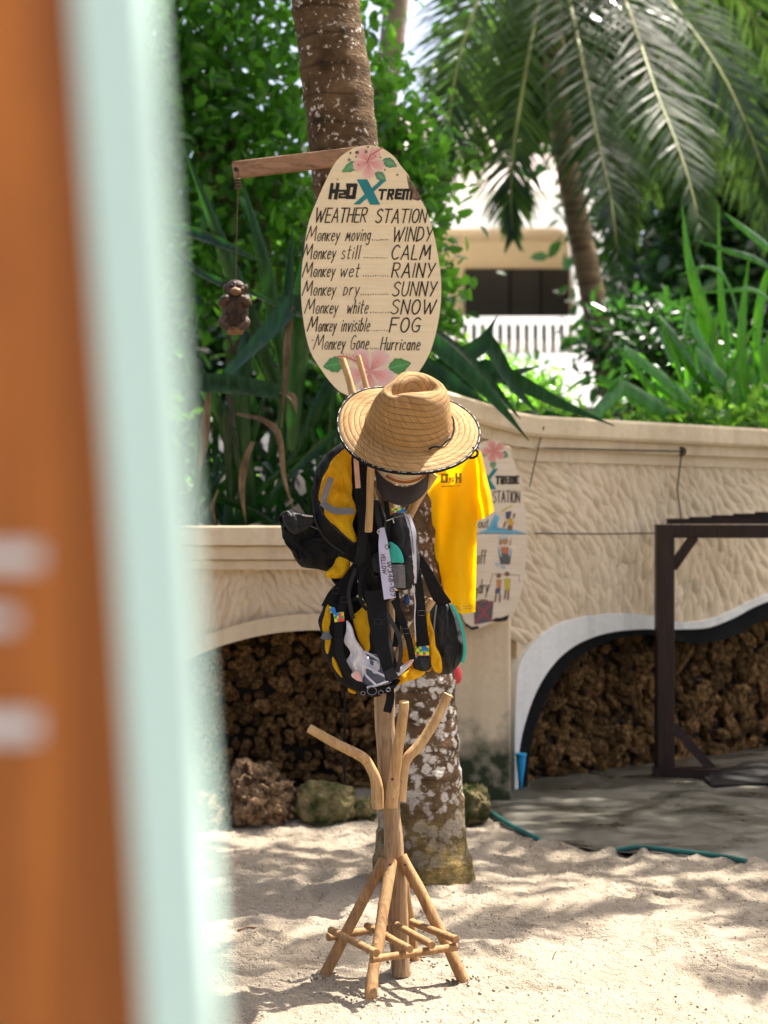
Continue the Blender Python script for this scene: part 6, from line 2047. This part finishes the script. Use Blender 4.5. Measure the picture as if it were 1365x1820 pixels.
mb = MB(); bp = P(693, 927, 4.72); mb.tube([bp + Vector((-.010, 0, .002)), bp + Vector((.008, 0, .009)), bp + Vector((.011, 0, -.004))], .0018, 6); mb.build('buckle', M['steel'], bag3)
mb = MB(); bp = P(686, 1000, 4.73)
strap('wide_strap', [(668, 1050, 4.74), (672, 1110, 4.725), (682, 1160, 4.71), (696, 1208, 4.70)], 30, M['black_fabric'], bag3, X_, .003, 18, [40, 34, 28, 22, 20])
strap('strap_end', [(690, 1190, 4.697), (700, 1208, 4.694)], 20, M['charcoal_fabric'], bag3, X_, .003, 6)

bag4 = thing('small_backpack', P(718, 1045, 4.74), 'small charcoal bag with teal half circle and grey ribbed pocket under the cap', 'bag')
puff('body', [(696, 914), (720, 911), (733, 926), (741, 958), (745, 1000), (742, 1030), (730, 1046), (706, 1047), (696, 1025), (690, 980), (691, 940)], 4.78, .045, .04, M['charcoal_fabric'], bag4, 0.0088)
puff('half_circle', [(691, 964), (700, 966), (710, 975), (716, 988), (717, 1000), (706, 1000), (694, 999), (690, 985)], 4.728, .006, .004, M['teal_fabric'], bag4, .001)
mb = MB(); vs_ = []
for j in range(45):
    for i in range(9):
        x = 696 + 23.5 * i / 8 + (j / 44) * 1.5; y = 1003 + 42 * j / 44
        p = P(x, y, 4.728 + .02 * ((j / 44 - .3) ** 2) + .004 * abs(i - 4) / 4); p.y -= .0016 * (1 if (j // 2) % 2 else 0); vs_.append(p)
mb.add(vs_, [(j * 9 + i, j * 9 + i + 1, (j + 1) * 9 + i + 1, (j + 1) * 9 + i) for j in range(44) for i in range(8)]); mb.build('ribbed_pocket', M['tape_grey'], bag4)
strap('side_panel', [(724, 915, 4.765), (733, 945, 4.745), (735, 965, 4.738), (737, 1000, 4.740), (738, 1036, 4.755)], 9, M['pale_print'], bag4, X_, .003, 18, [9, 13, 8, 7, 4])
mb = MB(); mb.add([P(x, y, 4.742) for x, y in ((695, 904), (720, 902), (721, 910), (696, 912))], [(3, 2, 1, 0)]); mb.build('patch', M['checker_patch'], bag4)

bag5 = thing('tote_bag', P(640, 1240, 4.8), 'lower left bag on the stand with pale printed lining and black eyelet rim', 'bag')
puff('body', [(606, 1042), (578, 1072), (567, 1110), (574, 1155), (592, 1196), (625, 1226), (660, 1239), (694, 1229), (708, 1206), (702, 1150), (690, 1090), (662, 1075), (634, 1060)], 4.84, .055, .05, M['black_fabric'], bag5, 0.0132)
puff('yellow_lining', [(627, 1098), (640, 1082), (653, 1072), (657, 1110), (657, 1150), (648, 1160), (636, 1130)], 4.778, .012, .006, M['yellow_fabric'], bag5, 0.0066)
puff('printed_lining', [(613, 1104), (622, 1108), (632, 1128), (642, 1152), (658, 1170), (688, 1184), (703, 1205), (690, 1216), (655, 1223), (634, 1210), (613, 1184), (621, 1160), (613, 1135)], 4.766, .018, .008, M['printed_lining'], bag5, .014)
puff('slate_print', [(656, 1166), (670, 1164), (684, 1176), (698, 1192), (702, 1204), (684, 1216), (654, 1221), (642, 1213), (650, 1190)], 4.755, .012, .004, M['slate_print'], bag5, .007)
for a, b, c in (((648, 1158, 4.742), (672, 1172, 4.735), (700, 1196, 4.742)), ((653, 1186, 4.738), (672, 1196, 4.734), (695, 1207, 4.740)), ((650, 1200, 4.738), (660, 1210, 4.735), (670, 1219, 4.742)), ((652, 1222, 4.744), (675, 1216, 4.738), (702, 1205, 4.744))):
    strap('print_stripe', [a, b, c], 4, M['pale_print'], bag5, Zs, .001, 10)
puff('print_flower', [(626, 1195), (636, 1193), (642, 1205), (644, 1212), (634, 1210), (624, 1202)], 4.746, .004, .002, M['coral_print'], bag5, .001)
puff('yellow_side', [(584, 1074), (577, 1090), (574, 1120), (578, 1155), (584, 1160), (587, 1125), (588, 1092)], 4.795, .008, .004, M['yellow_fabric'], bag5, 0.0066)
puff('yellow_side', [(591, 1168), (596, 1172), (608, 1198), (609, 1204), (598, 1194), (591, 1182)], 4.790, .006, .004, M['yellow_fabric'], bag5, 0.0066)
puff('yellow_side', [(620, 1223), (632, 1229), (630, 1233), (620, 1229)], 4.795, .006, .004, M['yellow_fabric'], bag5, 0.0044)
strap('grey_band', [(573, 1128, 4.785), (580, 1131, 4.782), (587, 1128, 4.785)], 14, M['tape_grey'], bag5, Zs, .002, 8)
strap('rim', [(603, 1098, 4.76), (602, 1135, 4.752), (606, 1170, 4.75), (626, 1205, 4.748), (655, 1228, 4.748), (690, 1222, 4.75), (706, 1206, 4.76)], 15, M['black_fabric'], bag5, Vector((.8, 0, .5)), .004, 30)
mb = MB(); mb.add([P(x, y, 4.745) for x, y in ((592, 1090), (611, 1087), (612, 1104), (595, 1106))], [(3, 2, 1, 0)]); mb.build('patch', M['checker_patch'], bag5)
mb = MB(); mb.add([P(x, y, 4.752) for x, y in ((585, 1077), (595, 1080), (598, 1090), (587, 1090))], [(3, 2, 1, 0)]); mb.build('patch', M['checker_patch'], bag5)
for (x, y, r_) in ((661, 1228, .013), (677, 1231, .007), (645, 1232, .006), (690, 1226, .006)):
    mb = MB(); c = P(x, y, 4.735); mb.tube([c + Vector((r_ * math.cos(q), 0, r_ * .85 * math.sin(q))) for q in [i * math.pi / 9 for i in range(19)]], .0012, 6); mb.build('eyelet', M['tape_grey'], bag5, True)
strap('strap', [(606, 1090, 4.755), (612, 1060, 4.77), (625, 1030, 4.78), (645, 1000, 4.78)], 14, M['black_fabric'], bag5, X_)
strap('strap', [(578, 1080, 4.80), (592, 1055, 4.80), (612, 1035, 4.80), (634, 1005, 4.80)], 16, M['black_fabric'], bag5, Vector((.8, 0, .5)))
strap('hanging_strap', [(692, 1222, 4.77), (694, 1240, 4.765), (688, 1266, 4.765)], 15, M['black_fabric'], bag5, X_)
strap('thin_strap', [(612, 1215, 4.84), (613, 1280, 4.84), (611, 1340, 4.84), (614, 1390, 4.84)], 4.5, M['black_fabric'], bag5, X_)

bag6 = thing('shoulder_bag', P(795, 1200, 4.86), 'lower right black bag on the stand with teal back edge and yellow lining', 'bag')
puff('body', [(770, 1066), (762, 1090), (763, 1140), (764, 1182), (778, 1197), (800, 1197), (817, 1181), (825, 1150), (821, 1115), (806, 1084), (792, 1064)], 4.86, .045, .06, M['charcoal_fabric'], bag6, 0.0132)
strap('teal_edge', [(802, 1075, 4.84), (815, 1098, 4.835), (824, 1130, 4.83), (826, 1155, 4.835), (822, 1175, 4.84)], 5, M['teal_fabric'], bag6, X_, .02, 16)
puff('yellow_lining', [(712, 1168), (720, 1140), (740, 1112), (758, 1096), (765, 1130), (768, 1188), (745, 1192), (722, 1186)], 4.845, .012, .02, M['yellow_fabric'], bag6, 0.0132)
puff('yellow_lining', [(704, 1213), (714, 1200), (734, 1188), (756, 1192), (748, 1203), (722, 1212), (708, 1218)], 4.80, .014, .01, M['yellow_fabric'], bag6, 0.0088)
puff('yellow_edge', [(757, 1100), (764, 1090), (772, 1130), (782, 1170), (784, 1195), (770, 1190), (762, 1150)], 4.80, .01, .008, M['yellow_fabric'], bag6, 0.0088)
puff('dark_base', [(735, 1166), (762, 1166), (766, 1188), (750, 1194), (736, 1186)], 4.80, .012, .01, M['charcoal_fabric'], bag6, 0.0088)
mb = MB(); mb.add([P(x, y, 4.785) for x, y in ((738, 1143), (762, 1142), (763, 1166), (738, 1165))], [(3, 2, 1, 0)]); mb.build('patch', M['checker_patch'], bag6)
puff('clear_pouch', [(700, 1200), (708, 1188), (722, 1178), (732, 1170), (734, 1176), (722, 1190), (708, 1202)], 4.765, .008, .006, M['pale_print'], bag6, .003)
puff('red_trim', [(722, 1180), (732, 1170), (735, 1174), (726, 1186)], 4.752, .004, .003, M['coral_print'], bag6, .002)
strap('strap', [(742, 985, 4.80), (758, 1015, 4.80), (775, 1050, 4.81), (790, 1075, 4.83)], 22, M['black_fabric'], bag6, X_, .003, 16, [8, 18, 24, 28])
strap('strap', [(740, 1000, 4.79), (746, 1060, 4.78), (748, 1110, 4.775), (752, 1148, 4.78)], 20, M['black_fabric'], bag6, X_, .003, 16, [10, 16, 22, 24])
strap('strap', [(700, 1066, 4.75), (714, 1100, 4.745), (727, 1140, 4.74), (733, 1172, 4.745)], 12, M['black_fabric'], bag6, X_)
strap('strap', [(704, 1050, 4.77), (707, 1100, 4.765), (702, 1150, 4.76)], 10, M['black_fabric'], bag6, X_)
puff('blue_tab', [(718, 1060), (726, 1058), (728, 1072), (719, 1074)], 4.79, .005, .004, M['navy_plastic'], bag6, .001)

def slider(x, y, D_, parent, w=.013, h=.009, mat='steel'):
    mb = MB(); c = P(x, y, D_)
    pts = [c + Vector((sx * w, 0, sz * h)) for sx, sz in ((-1, -1), (1, -1), (1, 1), (-1, 1), (-1, -1))]
    mb.tube(pts, .0014, 5, False); mb.build('buckle', M[mat], parent)
for (x, y, D_, p_) in ((643, 905, 4.722, bag1), (612, 1066, 4.752, bag5), (597, 1050, 4.782, bag5), (749, 1090, 4.765, bag6), (721, 1122, 4.732, bag6), (672, 1105, 4.712, bag3), (668, 1020, 4.725, bag3)):
    slider(x, y, D_, p_, .0095, .007, 'charcoal_fabric')
strap('zip', [(560, 850, 4.792), (556, 890, 4.785), (562, 930, 4.785), (582, 962, 4.788), (612, 984, 4.79)], 3.0, M['charcoal_fabric'], bag1, Vector((.8, 0, .4)), .004, 22)
strap('seam', [(700, 920, 4.742), (722, 918, 4.742), (731, 945, 4.738), (735, 985, 4.732)], 1.6, M['tape_grey'], bag4, Vector((.8, 0, .4)), .002, 18)
strap('zip', [(776, 1075, 4.822), (772, 1110, 4.812), (772, 1150, 4.812), (780, 1190, 4.822)], 3.0, M['tape_grey'], bag6, X_, .003, 16)
strap('seam', [(796, 1072, 4.825), (808, 1105, 4.815), (813, 1145, 4.815), (806, 1185, 4.822)], 1.8, M['black_fabric'], bag6, X_, .004, 16)
strap('seam', [(512, 915, 4.79), (540, 930, 4.80), (575, 945, 4.805), (610, 962, 4.81)], 1.8, M['tape_grey'], bag2, Zs, .002, 18)
strap('loop', [(655, 1000, 4.745), (640, 1030, 4.74), (642, 1070, 4.735), (660, 1085, 4.735), (672, 1060, 4.735)], 6, M['black_fabric'], bag3, Vector((.7, 0, .6)), .002, 24)
strap('strap', [(632, 1010, 4.77), (620, 1050, 4.765), (624, 1085, 4.765), (628, 1100, 4.765)], 7, M['charcoal_fabric'], bag5, X_)
strap('strap', [(676, 1070, 4.745), (706, 1125, 4.735), (712, 1160, 4.735), (706, 1195, 4.74)], 8, M['charcoal_fabric'], bag6, Vector((1, .5, 0)), .002, 20)
strap('white_cord', [(733, 1040, 4.76), (738, 1070, 4.755), (737, 1100, 4.755), (739, 1140, 4.76)], 2.0, M['pale_print'], bag4, X_, .002, 14)
strap('white_cord', [(636, 1032, 4.765), (640, 1048, 4.76), (642, 1066, 4.76)], 2.0, M['pale_print'], bag5, X_, .002, 10)
puff('corner', [(500, 940), (512, 935), (530, 950), (545, 980), (530, 996), (514, 975)], 4.815, .012, .01, M['black_fabric'], bag2, .012)

# ------------------------------------------------------------------ yellow shirt on its hanger, beside the trunk
HD_ = 6.02
shirt = thing('yellow_shirt', P(820, 1085, HD_), 'bright yellow T-shirt hanging beside the palm trunk right of the bags', 'shirt')
def cloth_pt(x, y, u, v, D_, folds, back, slope):
    p = P(x, y, D_)
    p.y += back + slope * (u - .5) + (.009 + .024 * v) * math.sin(u * folds * 2 * math.pi + .6 + 1.2 * noise.noise((p.z * 3, back, 0))) + .016 * noise.noise((p.x * 9 + p.z * 6, p.z * 9, back * 20)) + .006 * noise.noise((p.x * 30, p.z * 14, back * 30)) + .02 * math.sin(math.pi * u) * (-1 if back <= 0 else 1)
    return p
def cloth(xl, xr, yt, yb, D_, folds, nu, nv, back, slope=0):
    vs_ = []
    for j in range(nv):
        v = j / (nv - 1)
        for i in range(nu):
            u = i / (nu - 1)
            x = xl(v) + (xr(v) - xl(v)) * u; y = yt(u) + (yb(u) - yt(u)) * v
            vs_.append(cloth_pt(x, y, u, v, D_, folds, back, slope))
    return vs_, [(j * nu + i, j * nu + i + 1, (j + 1) * nu + i + 1, (j + 1) * nu + i) for j in range(nv - 1) for i in range(nu - 1)]
SXL = lambda v: 700 + 20 * min(1, v * 3)
SXR = lambda v: 849 - 5 * v
SYT = lambda u: 800 - 16 * math.sin(math.pi * u)
SYB = lambda u: 1086 + 3 * math.sin(u * 9)
def on_shirt(x, y, o):
    u, v = .5, .3
    for _ in range(6):
        u = (x - SXL(v)) / (SXR(v) - SXL(v)); v = (y - SYT(u)) / (SYB(u) - SYT(u))
    p = cloth_pt(x, y, u, v, HD_, 2.2, -.012, -.10); p.y -= .0025 + o
    return p
mb = MB()
for back in (-.012, .014):
    vs_, fs = cloth(SXL, SXR, SYT, SYB, HD_, 2.2, 44, 60, back, -.10)
    mb.add(vs_, fs)
mb.build('body', M['shirt_yellow'], shirt, True)
mb = MB()
for back in (-.015, .017):
    vs_, fs = cloth(lambda v: 826 + 20 * v, lambda v: 853 + 25 * v ** .9, lambda u: 795 + 8 * u, lambda u: 927 - 19 * u ** 1.3, HD_ - .02, 1.1, 14, 22, back, -.06)
    mb.add(vs_, fs)
mb.build('sleeve', M['shirt_yellow'], shirt, True)
mb = MB()
def SHP(x, y, o): return on_shirt(2 * 800 - x, y, o)
write(mb, 'H', 782, 792, 858, 15, 4.2, SHP, 0, BLK, jit=0); write(mb, '2', 794, 803, 858, 13, 2.4, SHP, 0, BLK, jit=0); write(mb, 'O', 805, 817, 858, 15, 4.2, SHP, 0, BLK, jit=0)
stroke2d(mb, [(784, 864), (815, 865)], 1.6, SHP, 0)
mb.build('print', M['shirt_print'], shirt)
for yy in (1076, 1080):
    mb = MB(); mb.tube([on_shirt(724 + q * 4.0, yy, -.0012) for q in range(31)], .0009, 4, False); mb.build('hem_stitch', M['shirt_print'], shirt)
hg = thing('clothes_hanger', P(790, 800, HD_), 'dark blue plastic hanger end poking out of the yellow shirt', 'hanger')
mb = MB(); mb.tube(smooth_curve([P(850, 800, HD_), P(842, 792, HD_), P(800, 775, HD_), P(775, 768, HD_), P(730, 782, HD_), P(705, 800, HD_)], 24), .006, 8); mb.tube(smooth_curve([P(775, 768, HD_), P(776, 750, HD_), P(766, 738, HD_), P(752, 742, HD_)], 12), .004, 7); mb.build('bar', M['navy_plastic'], hg, True)
blob('end_knob', P(845, 798, HD_ - .02), (.014, .012, .016), M['navy_plastic'], hg, 2, None, 0)
pk = puff('pink_float', [(800, 1186), (814, 1183), (821, 1195), (819, 1211), (808, 1216), (800, 1208)], 6.04, .02, .02, M['pink_plastic'], None, .001)
tag(pk, 'small translucent pink plastic piece at the trunk edge below the black bag', 'plastic piece')

# ------------------------------------------------------------------ sand clods, twigs and litter
rc = random.Random(9)
mb = MB()
base_s = STONES[0]; sv = [v.co.copy() for v in base_s.vertices]; sf = [tuple(p.vertices) for p in base_s.polygons]
lowv = [Vector(p) for p in ((0, 0, 1), (.9, 0, .2), (-.3, .85, .3), (-.4, -.8, .25), (.1, .1, -.6))]; lowf = [(0, 1, 2), (0, 2, 3), (0, 3, 1), (4, 2, 1), (4, 3, 2), (4, 1, 3)]
cl = []
for (p, r_, h_) in piles:
    for k in range(34): cl.append((p.x + rc.gauss(0, .04), p.y + rc.gauss(0, .035), rc.uniform(.003, .009)))
for k in range(2600): cl.append((rc.uniform(-1.2, 2.0), rc.uniform(4.2, 7.3), rc.uniform(.0015, .0058)))
for (x, y, r_) in cl:
    if y > slab_edge(x) - .1: continue
    R_ = Matrix.Rotation(rc.uniform(0, 6.28), 3, 'Z') @ Matrix.Rotation(rc.uniform(-.6, .6), 3, 'X')
    c = Vector((x, y, sand_z(x, y) + r_ * .3))
    mb.add([c + (R_ @ Vector((q.x * rc.uniform(.7, 1.3), q.y, q.z))) * r_ for q in lowv], lowf)
tag(mb.build('sand_clods', M['sand'], None, True), 'small lumps of loose sand', 'sand', kind='stuff')
mb = MB()
for k in range(330):
    x, y = rc.uniform(-1.2, 2.0), rc.uniform(4.3, 7.3)
    if y > slab_edge(x) - .1: continue
    a = rc.uniform(0, 3.14); L_ = rc.uniform(.005, .028); c = Vector((x, y, sand_z(x, y) + .004)); d = Vector((math.cos(a), math.sin(a), rc.uniform(-.1, .1)))
    mb.ribbon([c - d * L_ / 2, c + Vector((0, 0, .003)), c + d * L_ / 2], [.001, rc.uniform(.002, .007), .001], Vector((-d.y, d.x, 0)))
tag(mb.build('leaf_litter', M['litter'], None), 'small brown bits of leaf and bark on the sand', 'litter', kind='stuff')
for i, (x, y, L_, a, lab) in enumerate([(440, 1655, .07, .5, 'short brown twig on the sand left of the stand'), (985, 1700, .05, 1.2, 'thin upright twig in the bright sand right of the stand')]):
    D_ = CAM_H * FPX / (y - HZ); p = P(x, y, D_); p.z = sand_z(p.x, p.y) + .006
    d = Vector((math.cos(a), math.sin(a) * .6, .05 if i == 0 else .6))
    mb = MB(); mb.tube(smooth_curve([p - d * L_ * .5, p + Vector((0, .006, .006)), p + d * L_ * .5], 8), .0035 if i == 0 else .002, 6, True, .3, 60)
    tag(mb.build('twig', M['litter'], None, True), lab, 'twig')
